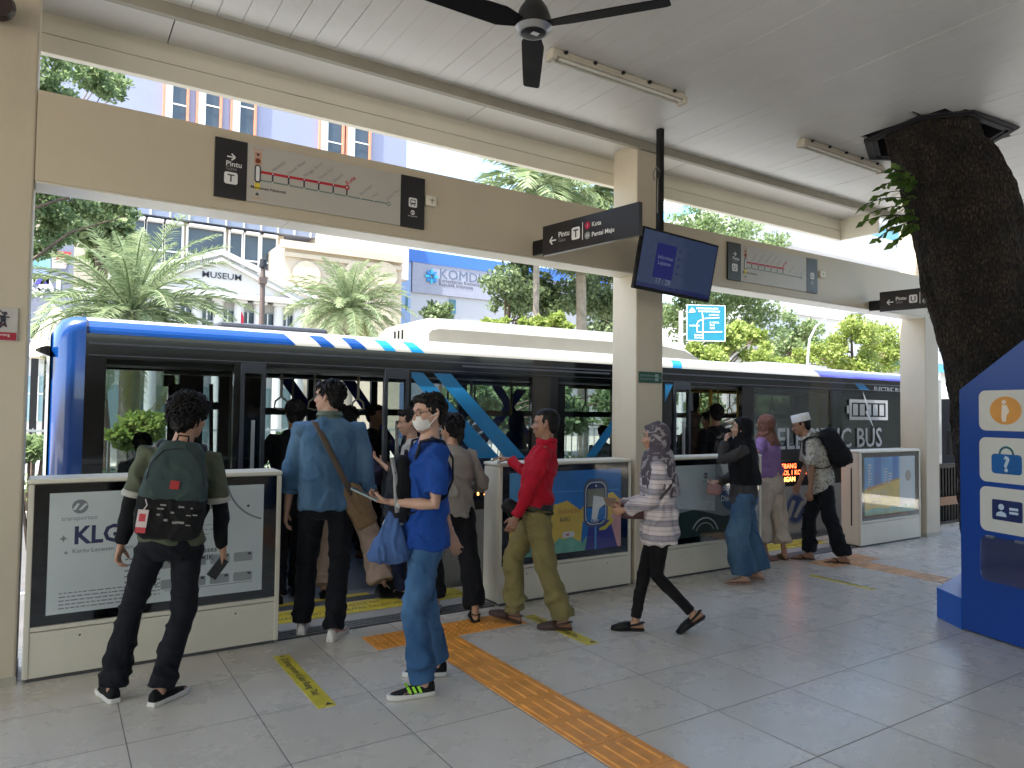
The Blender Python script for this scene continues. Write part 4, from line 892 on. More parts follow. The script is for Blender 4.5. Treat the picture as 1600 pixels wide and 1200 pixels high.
m.pl(o, X, Z_, [(cx-.19, cz-.08), (cx-.11, cz-.12), (cx-.0, cz+.10), (cx-.07, cz+.12)], .001, bwhite); m.pl(o, X, Z_, [(cx-.05, cz-.10), (cx+.02, cz-.12), (cx+.20, cz+.08), (cx+.12, cz+.10)], .001, bwhite)
m.text('Connecting Jakarta', .12, o, X, Z_, mat('letter_bluegrey', (.12, .16, .22), .5), 0, at2=(cx-.28, cz-.36), bold=.01); m.build('emblem', None, bus)
# cabin: poles, rails, hand straps, seats
ylp = mat('pole_yellow', (.5, .32, .03), .35); blp = mat('pole_black', (.03, .03, .03), .35)
def pole(x_, y_, mt=steelm, z1=2.0):
    m = MB(); m.tube([(x_, y_, 0), (x_, y_, z1)], .017, 8); m.build('pole', mt, bus, smooth=True)
for x_, y_, mt in ((1.30, 6.35, steelm), (1.55, 7.8, blp), (2.62, 6.3, steelm), (3.9, 6.9, steelm), (4.45, 6.4, blp), (4.75, 7.4, ylp), (6.15, 6.3, ylp), (7.2, 6.4, ylp), (7.6, 7.7, ylp), (8.8, 7.3, ylp), (9.8, 6.6, ylp)): pole(x_, y_, mt)
m = MB(); m.tube([(.9, 6.45, 1.93), (5.6, 6.45, 1.93)], .016, 8); m.tube([(.9, 7.75, 1.93), (5.6, 7.75, 1.93)], .016, 8); m.build('hand_rail', steelm, bus, smooth=True)
m = MB(); m.tube([(5.9, 6.7, 1.93), (11.2, 6.7, 1.93)], .016, 8); m.tube([(5.9, 7.75, 1.93), (11.2, 7.75, 1.93)], .016, 8); m.build('hand_rail', ylp, bus, smooth=True)
strapm = mat('strap_grey', (.35, .33, .28), .4)
def strap(x_, y_, mt):
    m = MB(); m.box(x_-.012, x_+.012, y_-.003, y_+.003, 1.70, 1.92)
    m.tube([(x_, y_, 1.70), (x_-.05, y_, 1.66), (x_-.06, y_, 1.60), (x_, y_, 1.585), (x_+.06, y_, 1.60), (x_+.05, y_, 1.66), (x_, y_, 1.70)], .009, 6); m.build('hand_strap', mt, bus, smooth=True)
for k, (px, Yp) in enumerate(((440, 6.45), (492, 6.45), (458, 7.75), (520, 7.75), (560, 6.45), (700, 7.75), (742, 7.75), (915, 7.75))): strap(at(px, 600, Yp).x, Yp, strapm)
for px, Yp in ((1095, 6.7), (1108, 6.7), (1122, 6.7), (1140, 7.75), (1182, 7.75), (1207, 7.75)): strap(at(px, 620, Yp).x, Yp, ylp)
seatm = mat('seat_blue', (.015, .03, .12), .7)
seatp = None
for k in range(10):
    x_ = 3.4+.82*k if k < 3 else 4.4+.82*k
    if x_ > 11.3: break
    for y_ in (7.55, 8.0):
        m = MB(); m.obox((x_, y_, .46), (.2, 0, 0), (0, .2, 0), (0, 0, .04)); m.obox((x_+.22, y_, .80), (.035, 0, .04), (0, .2, 0), (-.05, 0, .33)); m.box(x_-.03, x_+.03, y_-.03, y_+.03, 0, .42)
        m.build('seat', seatm, bus, bevel=.03)
m = MB(); m.box(1.2, 1.9, 7.9, 8.28, 0, 1.05); m.box(.3, .9, 6.2, 7.2, 0, .72); m.build('driver_console', blackmat, bus, bevel=.04)
m = MB(); m.box(.86, .96, 7.0, 7.04, .8, 1.8); m.tube([at(330, 600, 8.0), at(330, 720, 8.0)], .02, 6); m.box(at(321, 600, 7.9).x, at(345, 600, 7.9).x, 7.88, 7.92, at(321, 640, 7.9).z, at(321, 628, 7.9).z); m.build('partition', blackmat, bus)
mm_ = MB(); q = at(263, 595, 8.28); mm_.box(q.x-.05, q.x+.06, 8.26, 8.27, q.z-.06, q.z+.06); mm_.build('monitor', blackmat, bus)
# roof unit
ac = MB(); sects = []
for x_, s_, zt_ in ((3.14, .90, 2.46), (3.17, .97, 2.52), (3.26, 1, 2.555), (3.5, 1, 2.56), (6.3, 1, 2.58), (6.75, .95, 2.50), (7.05, .6, 2.34)):
    yc, hw = 7.15, .72*(.9+.1*s_)
    sects.append([V((x_, yc-hw, 2.25)), V((x_, yc-hw, 2.25+(zt_-2.25)*.55)), V((x_, yc-hw+.06, 2.25+(zt_-2.25)*.8)), V((x_, yc-hw+.25, zt_)), V((x_, yc+hw-.25, zt_)), V((x_, yc+hw-.06, 2.25+(zt_-2.25)*.8)), V((x_, yc+hw, 2.25+(zt_-2.25)*.5)), V((x_, yc+hw, 2.25))])
ac.loft(sects); ac_o = ac.build('roof_unit', mat('unit_cream', (.25, .245, .22), .35, var=.04, dirt=.12), bus, smooth=True, angle=35)
m = MB()
for k, px in enumerate((614, 625, 636)): q = at(px, 520, 7.15+.08*(1-k)); m.obox((3.135, 7.27-.1*k, 2.40), (.008, 0, .0), (0, .012, 0), (0, 0, .055))
m.build('vent_slot', blackmat, ac_o)
m = MB(); m.text('SANYO ECO', .07, V((3.95, 6.424, 2.28)), X, Z_, greyink, 0, sx=1.2) if False else m.line(V((3.95, 6.424, 2.28)), X, Z_, [(0, .02), (.1, .05), (.16, .02), (.28, .05)], .012, 0, greyink); m.build('scuff', None, ac_o)
u2 = MB(); u2.box(1.2, 2.2, 6.7, 7.6, 2.26, 2.36); u2.build('roof_hatch', bgrey, bus, bevel=.03)
u3 = MB(); u3.box(8.6, 9.9, 6.7, 7.7, 2.26, 2.36); u3.build('roof_hatch', bwhite, bus, bevel=.04)

# the next bus behind it
b2 = thing('bus', (19, 7.3, -1.1), 'white bus with a black hanging mirror standing behind the electric bus', 'bus')
m = MB(); m.loft([[V((x_, 6.0+i, -.8)), V((x_, 6.0+i, 2.0-j)), V((x_, 6.12+i, 2.18-j)), V((x_, 8.3-i, 2.18-j)), V((x_, 8.42-i, 2.0-j)), V((x_, 8.42-i, -.8))] for x_, i, j in ((13.2, .1, .15), (13.3, .02, .02), (24, 0, 0))]); m.build('body', bwhite, b2, smooth=True, angle=30)
m = MB(); m.prism([(13.17, 6.25, .5), (13.17, 8.2, .5), (13.17, 8.2, 1.9), (13.17, 6.25, 1.9)], (.03, 0, 0)); m.build('windscreen', bblack, b2)
m = MB(); m.prism([(13.6, 5.985, .8), (23.5, 5.985, .8), (23.5, 5.985, 1.85), (13.9, 5.985, 1.85)], (0, .02, 0)); m.build('side_window', bblack, b2)
m = MB(); q = at(1490, 692, 5.75); m.obox(q, (.03, 0, 0), (0, .10, 0), (0, 0, .20)); q2 = at(1472, 646, 5.8); m.tube([q+Z_*.2, q+V((.0, .05, .35)), V((13.3, 6.15, 1.95))], .022, 6); m.build('mirror', blackm, b2, bevel=.02)
m = MB(); m.box(13.16, 13.24, 6.2, 8.2, .1, .25); m.build('bumper', bgrey, b2)

# ------------------------------------------------------------------ railing beyond the last column
q = atz(1486, 826, 0)
t = thing('railing', (11.0, 5.3, 0), 'black barred railing at the platform end beside the tree trunk', 'railing')
m = MB(); xx = 10.4
while xx < 13.0: m.box(xx, xx+.035, 5.40, 5.43, .05, .84); xx += .085
m.build('bar', blackmat, t); m = MB(); m.box(10.35, 13, 5.385, 5.445, .84, .90); m.box(10.35, 13, 5.385, 5.445, .02, .06); m.build('rail', darksteel, t)
m = MB(); m.box(10.35, 13, 5.36, 5.38, .30, .42); m.build('wood_rail', mat('wood_brown', (.20, .09, .04), .5), t)
m = MB(); m.box(10.092, 10.096, 4.99, 5.1, .62, .73); m2 = m.build('socket', darksteel, c3)

# ------------------------------------------------------------------ far buildings
def facade(m, Yf, px0, px1, pyt, pyb, mt, depth=8, zb=None):
    a = at(px0, pyt, Yf); b = at(px1, pyt, Yf); zt_ = a.z; z0 = zb if zb is not None else at(px0, pyb, Yf).z
    m.box(a.x, at(px1, pyt, Yf).x, Yf, Yf+depth, z0, zt_, mt)
    return a.x, b.x, z0, zt_
# grey-blue clad building behind the museum
gb = mat('cladding_lavender', (.23, .25, .36), .5, var=.04, vscale=.3); gb2 = mat('cladding_grey', (.17, .20, .27), .4, var=.06, vscale=.4); cr = mat('building_cream', (.50, .43, .33), .7, var=.05, vscale=.4, dirt=.1)
whiteb = mat('museum_white', (.52, .52, .51), .7, var=.03, vscale=.5, dirt=.06); dkglass = mat('dark_glass', (.05, .07, .09), .12, var=.2, vscale=.5); wfr = mat('window_white', (.75, .75, .75), .5); orf = mat('frame_orange', (.55, .22, .13), .5)
YB = 50.0
bd = thing('office_building', (6, YB, -1.1), 'tall lavender grey clad building with orange framed windows behind the museum', 'building')
x0, x1 = at(-400, 300, YB).x, at(636, 200, YB).x
zb_ = at(300, 345, YB).z; zt_ = at(300, -60, YB).z
m = MB(); m.box(x0, x1, YB, YB+14, zb_, zt_); m.build('wall', gb, bd)
m = MB(); za = at(445, 372, YB).z; m.box(x0, x1, YB-.5, YB-.01, zb_-.1, at(300, 318, YB).z+.0)
m.build('band', gb2, bd)
m = MB(); xx = x0
while xx < x1: m.box(xx, xx+.07, YB-.56, YB-.501, zb_-.1, at(300, 318, YB).z); xx += 1.12
m.build('band_joint', wfr, bd)
m = MB(); m.box(x0, at(445, 380, YB).x, YB+.3, YB+14, -1.1, zb_-.11); m.build('lower_wall', cr, bd)
for pxa in (256, 308, 362, 500, 542):
    a = at(pxa, 200, YB).x; wdt = at(pxa+34, 200, YB).x-a; za, zc = at(pxa, 250, YB).z-1.5, at(pxa, 110, YB).z+1
    f = MB()
    f.box(a-.12, a, YB-.25, YB+.05, za, zc); f.box(a+wdt, a+wdt+.14, YB-.25, YB+.05, za, zc); fo = f.build('window_frame', orf, bd)
    g = MB(); g.box(a, a+wdt, YB-.04, YB-.01, za, zc); g.build('pane', dkglass, fo)
    g = MB(); g.box(a+wdt*.28, a+wdt*.36, YB-.1, YB-.041, za, zc); g.box(a+wdt*.02, a+wdt*.28, YB-.09, YB-.041, za, zc)
    zz = za+.6
    while zz < zc: g.box(a, a+wdt, YB-.12, YB-.101, zz, zz+.09); zz += 2.3
    g.build('mullion', wfr, fo)
for pa, pb in ((197, 225), (229, 254), (258, 284), (294, 350), (360, 378), (383, 404), (410, 432)):
    a, b = at(pa, 380, YB).x, at(pb, 380, YB).x; f = MB(); zt2 = zb_-.25; f.box(a, b, YB+.2, YB+.29, zb_-4.4, zt2); fo = f.build('window', dkglass, bd)
    g = MB(); g.box(a-.12, a, YB+.05, YB+.28, zb_-4.4, zt2); g.box(b, b+.12, YB+.05, YB+.28, zb_-4.4, zt2); g.box(a, b, YB+.1, YB+.19, zb_-2.2, zb_-2.1); g.box(a, b, YB-.4, YB+.19, zt2-.15, zt2); g.build('frame', wfr, fo)
# cream building
YC = 46.0; bc = thing('cream_building', (20, YC, -1.1), 'cream rendered building with a moulded parapet between the museum and the ministry', 'building')
m = MB(); xa, xb = at(445, 380, YC).x, at(628, 400, YC).x; z1 = at(445, 376, YC).z; m.box(xa, xb, YC, YC+12, -1.1, z1); m.build('wall', cr, bc)
m = MB(); m.box(xa-.3, xb, YC-.35, YC-.01, z1-.5, z1); m.box(xa-.15, xb, YC-.18, YC-.01, z1-1.0, z1-.72); m.box(xa, xb, YC-.08, YC-.01, z1-2.5, z1-2.35); m.build('cornice', cr, bc)
m = MB(); xc = at(498, 330, YC+3).x; m.box(xc, at(640, 330, YC+3).x, YC+3, YC+10, z1-1, at(560, 366, YC+3).z+1.9); m.build('upper_block', mat('white_block', (.55, .52, .47), .7), bc)
m = MB()
for k, pxx in enumerate((478, 556, 600)):
    m = MB(); q = at(pxx, 430, YC); m.disc((q.x, YC-.12, q.z), X, Z_, .9, None, 20, thick=.1); m.build('medallion', mat('mould_cream', (.55, .47, .36), .7), bc)
# museum
YM = 38.0; mu = thing('museum_building', (8, YM, -1.1), 'white classical museum with a lettered pediment seen through the palms', 'building')
apex = at(345, 399, YM); el = at(140, 437, YM); er = at(482, 468, YM); eave = er.z
hw = er.x-apex.x; m = MB(); m.prism([(apex.x-hw, YM, eave), (apex.x+hw, YM, eave), (apex.x, YM, apex.z)], (0, 9, 0)); m.build('pediment', whiteb, mu)
m = MB()
for s in (-1, 1):
    a = V((apex.x, YM-.25, apex.z)); b = V((apex.x+s*(hw+.4), YM-.25, eave-.05)); d = (b-a)
    m.prism([a, b, b+Z_*.28, a+Z_*.30], (0, .24, 0)); m.prism([a-Z_*.3, b-Z_*.25+V((-s*.8, 0, .0)), b-Z_*.12+V((-s*.8, 0, 0)), a-Z_*.15], (0, .2, 0))
m.box(apex.x-hw-.4, apex.x+hw+.4, YM-.3, YM-.01, eave-.35, eave-.06); m.build('cornice', whiteb, mu)
m = MB(); m.box(apex.x-hw-14, apex.x+hw, YM+.6, YM+9, -1.1, eave-.36); m.build('wall', whiteb, mu)
m = MB()
for k in range(9):
    xx = apex.x-hw+.5+k*(2*hw-1)/8
    m.tube([(xx, YM+.25, -1.1), (xx, YM+.25, eave-.5)], [.30, .25], 14); m.box(xx-.34, xx+.34, YM-.09, YM+.58, eave-.5, eave-.36)
m.build('column', whiteb, mu, smooth=True)
for k in range(-9, 8):
    xx = apex.x-hw+.5+(k+.5)*(2*hw-1)/8; f = MB(); f.box(xx-.36, xx+.36, YM+.5, YM+.59, 3.6, eave-.9); fo = f.build('window', dkglass, mu); g = MB()
    g.box(xx-.03, xx+.03, YM+.47, YM+.499, 3.6, eave-.9)
    for j in range(4): g.box(xx-.36, xx+.36, YM+.46, YM+.469, 3.8+j*.7, 3.86+j*.7)
    g.build('frame', wfr, fo)
    f = MB(); f.box(xx-.36, xx+.36, YM+.5, YM+.59, -.2, 2.6); f.build('window', mat('shutter_teal', (.18, .26, .27), .5), mu)
m = MB(); q = at(378, 432, YM); sz = (at(378, 432, YM).x-at(322, 432, YM).x)/4.15
m.text('MUSEUM', sz*1.06, V((q.x, YM-.04, at(378, 439, YM).z)), X, Z_, inkm, 0, 'RIGHT', bold=.012, sx=1.12); m.build('lettering', None, mu)
# low white annex at far left
an = thing('annex_building', (-3, 30, -1.1), 'low white building with pale blue windows at the left gap', 'building'); m = MB(); m.box(-14, at(128, 600, 30).x, 30, 36, -1.1, at(50, 545, 30).z); m.build('wall', whiteb, an)
m = MB(); m.box(-14, at(130, 600, 30).x, 29.8, 29.99, at(50, 556, 30).z, at(50, 548, 30).z); m.build('cornice', whiteb, an)
for px0, px1 in ((44, 73), (90, 118), (-40, -5)):
    f = MB(); f.box(at(px0, 600, 30).x, at(px1, 600, 30).x, 29.93, 29.99, at(50, 658, 30).z, at(50, 588, 30).z); fo = f.build('window', mat('glass_pale', (.25, .38, .42), .2), an); g = MB(); xm = (at(px0, 600, 30).x+at(px1, 600, 30).x)/2; g.box(xm-.04, xm+.04, 29.88, 29.929, at(50, 658, 30).z, at(50, 588, 30).z); g.box(at(px0, 600, 30).x, at(px1, 600, 30).x, 29.87, 29.879, at(50, 616, 30).z, at(50, 614, 30).z); g.build('frame', wfr, fo)
# exhibition billboard
YS = 27.0; sb = thing('billboard', tuple(at(80, 480, YS)), 'grey exhibition billboard with picture panels behind the left palm', 'billboard'); o = at(20, 508, YS); xr_ = at(112, 500, YS).x; z0, z1 = at(48, 502, YS).z, at(80, 378, YS).z
z0 = at(60, 505, YS).z; m = MB(); m.box(o.x, xr_, YS, YS+.3, z0, z1); m.build('board', mat('billboard_grey', (.20, .21, .27), .5), sb)
m = MB(); m.box(o.x+.5, o.x+.7, YS+.31, YS+.5, -1.1, z0+1); m.box(xr_-.7, xr_-.5, YS+.31, YS+.5, -1.1, z0+1); m.build('post', darksteel, sb)
m = MB(); S_ = lambda px, py: at(px, py, YS-.01)
def quadp(pts, mt, off=0): m.face([V((p.x, YS-.012-off, p.z)) for p in (S_(a, b) for a, b in pts)], mt)
quadp([(50, 417), (79, 419), (79, 389), (50, 386)], mat('panel_teal', (.2, .42, .42), .5, var=.4, vscale=2)); quadp([(81, 419), (103, 420), (110, 394), (81, 391)], mat('panel_pale', (.55, .45, .42), .5, var=.4, vscale=2)); quadp([(88, 405), (108, 402), (112, 394), (90, 392)], mat('panel_red', (.5, .06, .06), .5), .003)
quadp([(52, 444), (77, 444), (77, 420), (52, 420)], mat('panel_blue', (.30, .36, .62), .5, var=.3, vscale=2)); quadp([(52, 444), (77, 444), (77, 434), (52, 434)], mat('panel_indigo', (.10, .08, .5), .5), .003)
m.text('SEJARAH AWAL', .74, V((at(106, 458, YS).x, YS-.015, at(106, 459, YS).z)), X, Z_, whitem, 0, 'RIGHT', bold=.03, sx=.98); m.text('HISTORY', .42, V((at(72, 462, YS).x, YS-.015, at(72, 465, YS).z)), X, Z_, whitem, 0, 'RIGHT', bold=.03, sx=.95)
m.build('print', None, sb)
# ministry building
YK = 62.0; km = thing('ministry_building', (38, YK, -1.1), 'white ministry building with a blue roof band and a blue emblem', 'building')
m = MB(); xa, xb = at(628, 400, YK).x, at(1010, 450, YK).x; zt2 = at(628, 388, YK).z; m.box(xa, xb, YK, YK+14, -1.1, zt2-1.2); m.build('wall', mat('ministry_white', (.45, .46, .49), .6, var=.03), km)
m = MB(); m.box(xa, xb-6, YK-.3, YK+14, zt2-1.19, zt2); m.build('roof_band', mat('band_blue', (.05, .16, .50), .5), km)
m = MB(); m.box(xa-.02, xa+.9, YK-.15, YK-.01, -1.1, zt2-1.2); m.build('side_strip', mat('strip_bluegrey', (.25, .35, .55), .5), km)
m = MB(); m.box(xa+1, xb, YK-.25, YK-.01, at(628, 455, YK).z, at(628, 395, YK).z); m.build('sign_band', mat('ministry_grey', (.30, .31, .38), .6), km)
m = MB(); q = at(672, 433, YK); r = 1.0
pb_, pc = mat('emblem_blue', (.03, .22, .55), .5), mat('emblem_cyan', (.05, .45, .7), .5)
for k in range(8):
    a = R(45*k); c = q+X*(math.cos(a)*.42)+Z_*(math.sin(a)*.42); m.obox(V((c.x, YK-.35, c.z)), V((math.cos(a), 0, math.sin(a)))*.26, Y_*.04, V((-math.sin(a), 0, math.cos(a)))*.13, pb_ if k % 2 else pc)
m.text('KOMDIGI', 1.35, V((at(684, 434, YK).x, YK-.27, at(684, 435, YK).z)), X, Z_, mat('letter_slate', (.10, .13, .20), .5), 0, bold=.0, sx=1.07)
m.text('Kementerian Komunikasi dan Digital', .5, V((at(684, 440, YK).x, YK-.27, at(684, 441, YK).z)), X, Z_, inkm, 0); m.text('Republik Indonesia', .5, V((at(684, 440, YK).x, YK-.27, at(684, 447, YK).z)), X, Z_, inkm, 0)
m.build('lettering', None, km)
for (pa, pb, ya, yb) in ((701, 711, 490, 468), (700, 709, 540, 515), (632, 636, 485, 462)):
    MB().box(at(pa, ya, YK).x, at(pb, ya, YK).x, YK-.1, YK-.01+(-.15), at(pa, ya, YK).z, at(pa, yb, YK).z).build('window', mat('glass_teal', (.06, .16, .2), .2), km)
# white station viaduct at right
YV = 42.0; vb = thing('concourse_building', (60, YV, -1.1), 'long white elevated building with a pale blue glass band behind the right hand trees', 'building')
xa, xb = at(1150, 400, YV).x, at(1700, 500, YV).x+25
m = MB(); zt2 = at(1404, 345, YV).z; za = at(1404, 362, YV).z; zc = at(1404, 378, YV).z; zd = at(1404, 420, YV).z
m.box(xa, xb, YV, YV+12, za, zt2+2.5); m.box(xa, xb, YV, YV+12, zd, zc); m.box(xa, xb, YV-.6, YV-.01, za+.1, za+.5); m.box(xa, xb, YV-.8, YV-.01, zt2+.1, zt2+.5); m.build('wall', mat('concourse_white', (.48, .49, .50), .6, var=.03), vb)
m = MB(); m.box(xa, xb, YV+.2, YV+11, zc+.01, za-.01); m.build('glass_band', mat('glass_skyblue', (.16, .42, .58), .15, var=.15, vscale=.4), vb)
m = MB(); zz0, zz1 = at(1404, 515, YV).z, at(1404, 470, YV).z; m.box(xa, xb, YV-1, YV+12, zz0, zz0+1.0); m.box(xa, xb, YV-.5, YV+12, zz0-3.4, zz0-.01); m.build('lower_deck', mat('concourse_grey', (.50, .52, .56), .6, var=.04), vb)
m = MB()
for k in range(14): xx = xa+4+k*6; m.box(xx, xx+.9, YV, YV+2, -1.1, zz0-3.4); m.box(xx-.06, xx+.06, YV-.6, YV-.51, zz0-3.4, zz0)
m.build('pier', mat('concourse_grey', (1, 1, 1)), vb)
m = MB(); m.box(xa, xb, YV+1, YV+12, -1.1, zz0-3.4); m.build('lower_wall', mat('concourse_white', (1, 1, 1)), vb)
m = MB(); q = at(1483, 575, YV); m.box(q.x-12, q.x+30, YV-.4, YV-.01+.3-.3, at(1483, 583, YV).z, at(1483, 570, YV).z); m.build('blue_window_strip', mat('strip_skyblue', (.05, .35, .55), .3), vb)

# ------------------------------------------------------------------ vegetation
def crown_mesh(name, cl, n, size, m_, parent, seed, flat=.7, droop=0.0, elong=1.6):
    r = np.random.default_rng(seed); cl = np.array(cl, float); wts = cl[:, 3]**2; wts /= wts.sum()
    idx = r.choice(len(cl), n, p=wts); c = cl[idx, :3]; rad = cl[idx, 3]
    d = r.normal(size=(n, 3)); d /= np.linalg.norm(d, axis=1)[:, None]; rr = rad*(r.random(n)**.45)
    p = c+d*rr[:, None]*np.array([1, 1, flat])
    a = r.normal(size=(n, 3))+d*.4; a[:, 2] -= droop; a /= np.linalg.norm(a, axis=1)[:, None]
    b = np.cross(a, r.normal(size=(n, 3))); b /= np.linalg.norm(b, axis=1)[:, None]
    s = size*(.6+.8*r.random(n))[:, None]
    v = np.empty((n, 4, 3)); v[:, 0] = p; v[:, 1] = p+a*s*.5+b*s*.5/elong; v[:, 2] = p+a*s; v[:, 3] = p+a*s*.5-b*s*.5/elong
    me = bpy.data.meshes.new(name); me.vertices.add(n*4); me.vertices.foreach_set('co', v.ravel()); me.loops.add(n*4); me.loops.foreach_set('vertex_index', np.arange(n*4)); me.polygons.add(n); me.polygons.foreach_set('loop_start', np.arange(n)*4); me.update(calc_edges=True); me.validate()
    me.materials.append(m_); o = bpy.data.objects.new(name, me); C.objects.link(o); par(o, parent); return o
lf_dark = leafmat('leaf_dark', (.08, .125, .06), (.20, .26, .13), .45); lf_mid = leafmat('leaf_mid', (.11, .18, .07), (.28, .35, .17), .5); lf_lime = leafmat('leaf_lime', (.19, .27, .05), (.31, .36, .11), .45); lf_grey = leafmat('leaf_greygreen', (.10, .15, .07), (.20, .26, .12), .3)
lf_palm = leafmat('frond_green', (.15, .21, .10), (.34, .40, .23), .35); lf_dry = leafmat('frond_yellow', (.25, .22, .05), (.35, .33, .10), .4); trunkm = mat('trunk_grey', (.22, .19, .15), .9, var=.25, vscale=3, bump=.5, bscale=12); trunkd = mat('trunk_brown', (.10, .07, .05), .9, var=.3, bump=.5, bscale=12)
def tree(label, base, blobs, n, size, mt, seed, trunk_r=.18, group='trees across the road', flat=.75, cat='tree', name='tree'):
    t = thing(name, tuple(base), label, cat, group); rr = random.Random(seed); cl = []
    for bx, by, bz, br in blobs:
        for k in range(9):
            a = rr.uniform(0, 6.28); h_ = rr.uniform(-.75, .85); q = math.sqrt(max(0, 1-h_*h_))*rr.uniform(.55, .95); cl.append((bx+br*q*math.cos(a), by+br*q*math.sin(a), bz+br*h_*.8, br*rr.uniform(.28, .5)))
        cl.append((bx, by, bz, br*.6))
    crown_mesh('crown', cl, n, size, mt, t, seed, flat)
    m = MB(); top = V(blobs[0][:3]); b = V(base); mid = b.lerp(top, .55)+V((rr.uniform(-.3, .3), 0, 0)); m.tube([b, b.lerp(mid, .5)+V((.1, 0, 0)), mid, top], [trunk_r, trunk_r*.85, trunk_r*.7, trunk_r*.3], 9)
    for c in rr.sample(cl, min(12, len(cl))): e = V(c[:3]); s = mid.lerp(top, rr.uniform(0, .7)); m.tube([s, s.lerp(e, .5)+Z_*.2, e], [trunk_r*.4, trunk_r*.25, trunk_r*.1], 6)
    m.build('trunk', trunkd, t, smooth=True); return t
def palm(label, base, top, nf, L_, mt, seed, elev=(-25, 78), tr=.22, droop=1.0, dens=44, group='feathery palms before the museum', dry=0, leafw=.018, ll=.30):
    t = thing('palm_tree', tuple(base), label, 'palm tree', group); rr = random.Random(seed); m = MB(); b, tp = V(base), V(top)
    pts = [b.lerp(tp, k/14) for k in range(15)]; m.tube(pts, [tr*(1+.06*(k % 2)) for k in range(15)], 14); m.build('trunk', trunkm, t, smooth=True)
    m = MB(); m2 = MB(); mr_ = MB()
    for k in range(nf):
        az = 2.399963*k+rr.uniform(-.2, .2); f = k/nf; el = R(elev[0]+(elev[1]-elev[0])*f+rr.uniform(-8, 8)); Lf = L_*rr.uniform(.85, 1.08)*(.82 if f > .85 else 1)
        h = V((math.cos(az), math.sin(az), 0)); p = tp+h*.1; ang = el; P = [p]; NS = 16
        for s in range(NS): ang -= R(droop*(2.2+5.5*s/NS)*(1.2-.4*math.sin(el))); P.append(P[-1]+(h*math.cos(ang)+Z_*math.sin(ang))*Lf/NS)
        side = h.cross(Z_); mr_.tube(P, [.03*(1-.8*i/NS) for i in range(NS+1)], 4)
        tgt = m2 if k < dry else m
        for s in range(dens):
            u = .12+.88*(s+.5)/dens; q = u*NS; i = min(int(q), NS-1); pp = P[i].lerp(P[i+1], q-i); d = (P[i+1]-P[i]).normalized(); up = side.cross(d)
            ln = Lf*ll*(math.sin(math.pi*min(1, u*.92+.08))**.6*.9+.12)
            for sg_ in (-1, 1):
                dv = (d*.62+side*sg_*rr.uniform(.65, .9)+up*rr.uniform(-.15, .45)); dv.normalize(); e = pp+dv*ln-Z_*ln*rr.uniform(.1, .35); w_ = up.cross(dv).normalized()*leafw+d*leafw*.5
                tgt.face([pp-w_*.5, pp+w_*.5, (pp+e)/2+w_*.9+Z_*ln*.06, e, (pp+e)/2-w_*.9+Z_*ln*.06])
    c = m.build('crown', mt, t); mr_.build('frond_stalks', mt, t)
    if dry: m2.build('dry_fronds', lf_dry, t)
    return t
p = at(206, 486, 19.5); palm('large feathery palm in front of the museum, left of the pediment', (p.x, 19.5, -1.1), (p.x, 19.5, p.z), 80, 2.85, lf_palm, 3, elev=(-38, 89), dry=6, leafw=.011, dens=54, droop=.85, ll=.15)
p = at(545, 484, 29); palm('feathery palm before the cream building, left of the bus roof unit', (p.x, 29, -1.1), (p.x, 29, p.z), 84, 3.0, lf_palm, 7, elev=(-36, 89), dens=46, dry=4, leafw=.015, droop=.85, ll=.16)
p = at(905, 335, 33); palm('tall palm with drooping fronds beside the middle column', (p.x+.5, 33, -1.1), (p.x, 33, p.z+1.2), 40, 6.2, lf_grey, 11, elev=(-62, 40), dens=48, droop=1.5, group='trees across the road', leafw=.05, tr=.3, ll=.27)
p = at(838, 430, 30); palm('tall slim palm with a pale trunk left of the middle column', (p.x, 30, -1.1), (p.x, 30, at(838, 290, 30).z), 34, 4.0, lf_palm, 12, elev=(-50, 70), dens=40, droop=1.2, group='trees across the road', leafw=.04, tr=.16)
# broadleaf trees
def B(px, py, Yt, rpx): q = at(px, py, Yt); return (q.x, Yt, q.z, rpx*(q-V((0, 0, EYE))).dot(CF)/FPX)
def T(label, Yt, basepx, blobs, n, size, mt, seed, **k):
    q = at(basepx, 640, Yt); return tree(label, (q.x, Yt, -1.1), [B(a, b, Yt+(i % 3-1)*.8, r) for i, (a, b, r) in enumerate(blobs)], n, size, mt, seed, **k)
T('leafy tree reaching in from the left behind the beam', 12.5, -60, [(60, 120, 55), (130, 118, 42), (175, 128, 30), (30, 200, 60), (80, 330, 45), (140, 325, 38), (195, 322, 26), (75, 380, 30), (60, 260, 60)], 17000, .075, lf_mid, 31, trunk_r=.06)
T('yellowing palm-like shrubby tree above the billboard', 24, 165, [(160, 365, 40), (175, 400, 26)], 3200, .3, lf_grey, 33)
T('dark tree with hanging foliage right of the ministry sign', 36, 800, [(790, 460, 42), (805, 420, 30), (835, 470, 45), (880, 460, 50), (930, 470, 50)], 9500, .28, lf_dark, 35)
T('pale green tree in front of the ministry wall', 50, 690, [(690, 497, 26), (672, 500, 16)], 1800, .35, lf_grey, 36)
T('tall dense tree right of the middle column above the road sign', 34, 1110, [(1060, 360, 60), (1120, 380, 60), (1170, 400, 52), (1080, 440, 60), (1060, 500, 50), (1140, 470, 60), (1190, 500, 45), (1100, 530, 50)], 20000, .27, lf_mid, 37)
T('dark tree between the pale trunk and the middle column', 44, 960, [(950, 420, 60), (960, 500, 50), (1010, 440, 50)], 9000, .4, lf_dark, 38)
T('bright lime green bushy tree left of the middle column', 26, 850, [(868, 504, 16), (845, 508, 15), (880, 510, 14), (820, 512, 12)], 3000, .2, lf_lime, 39)
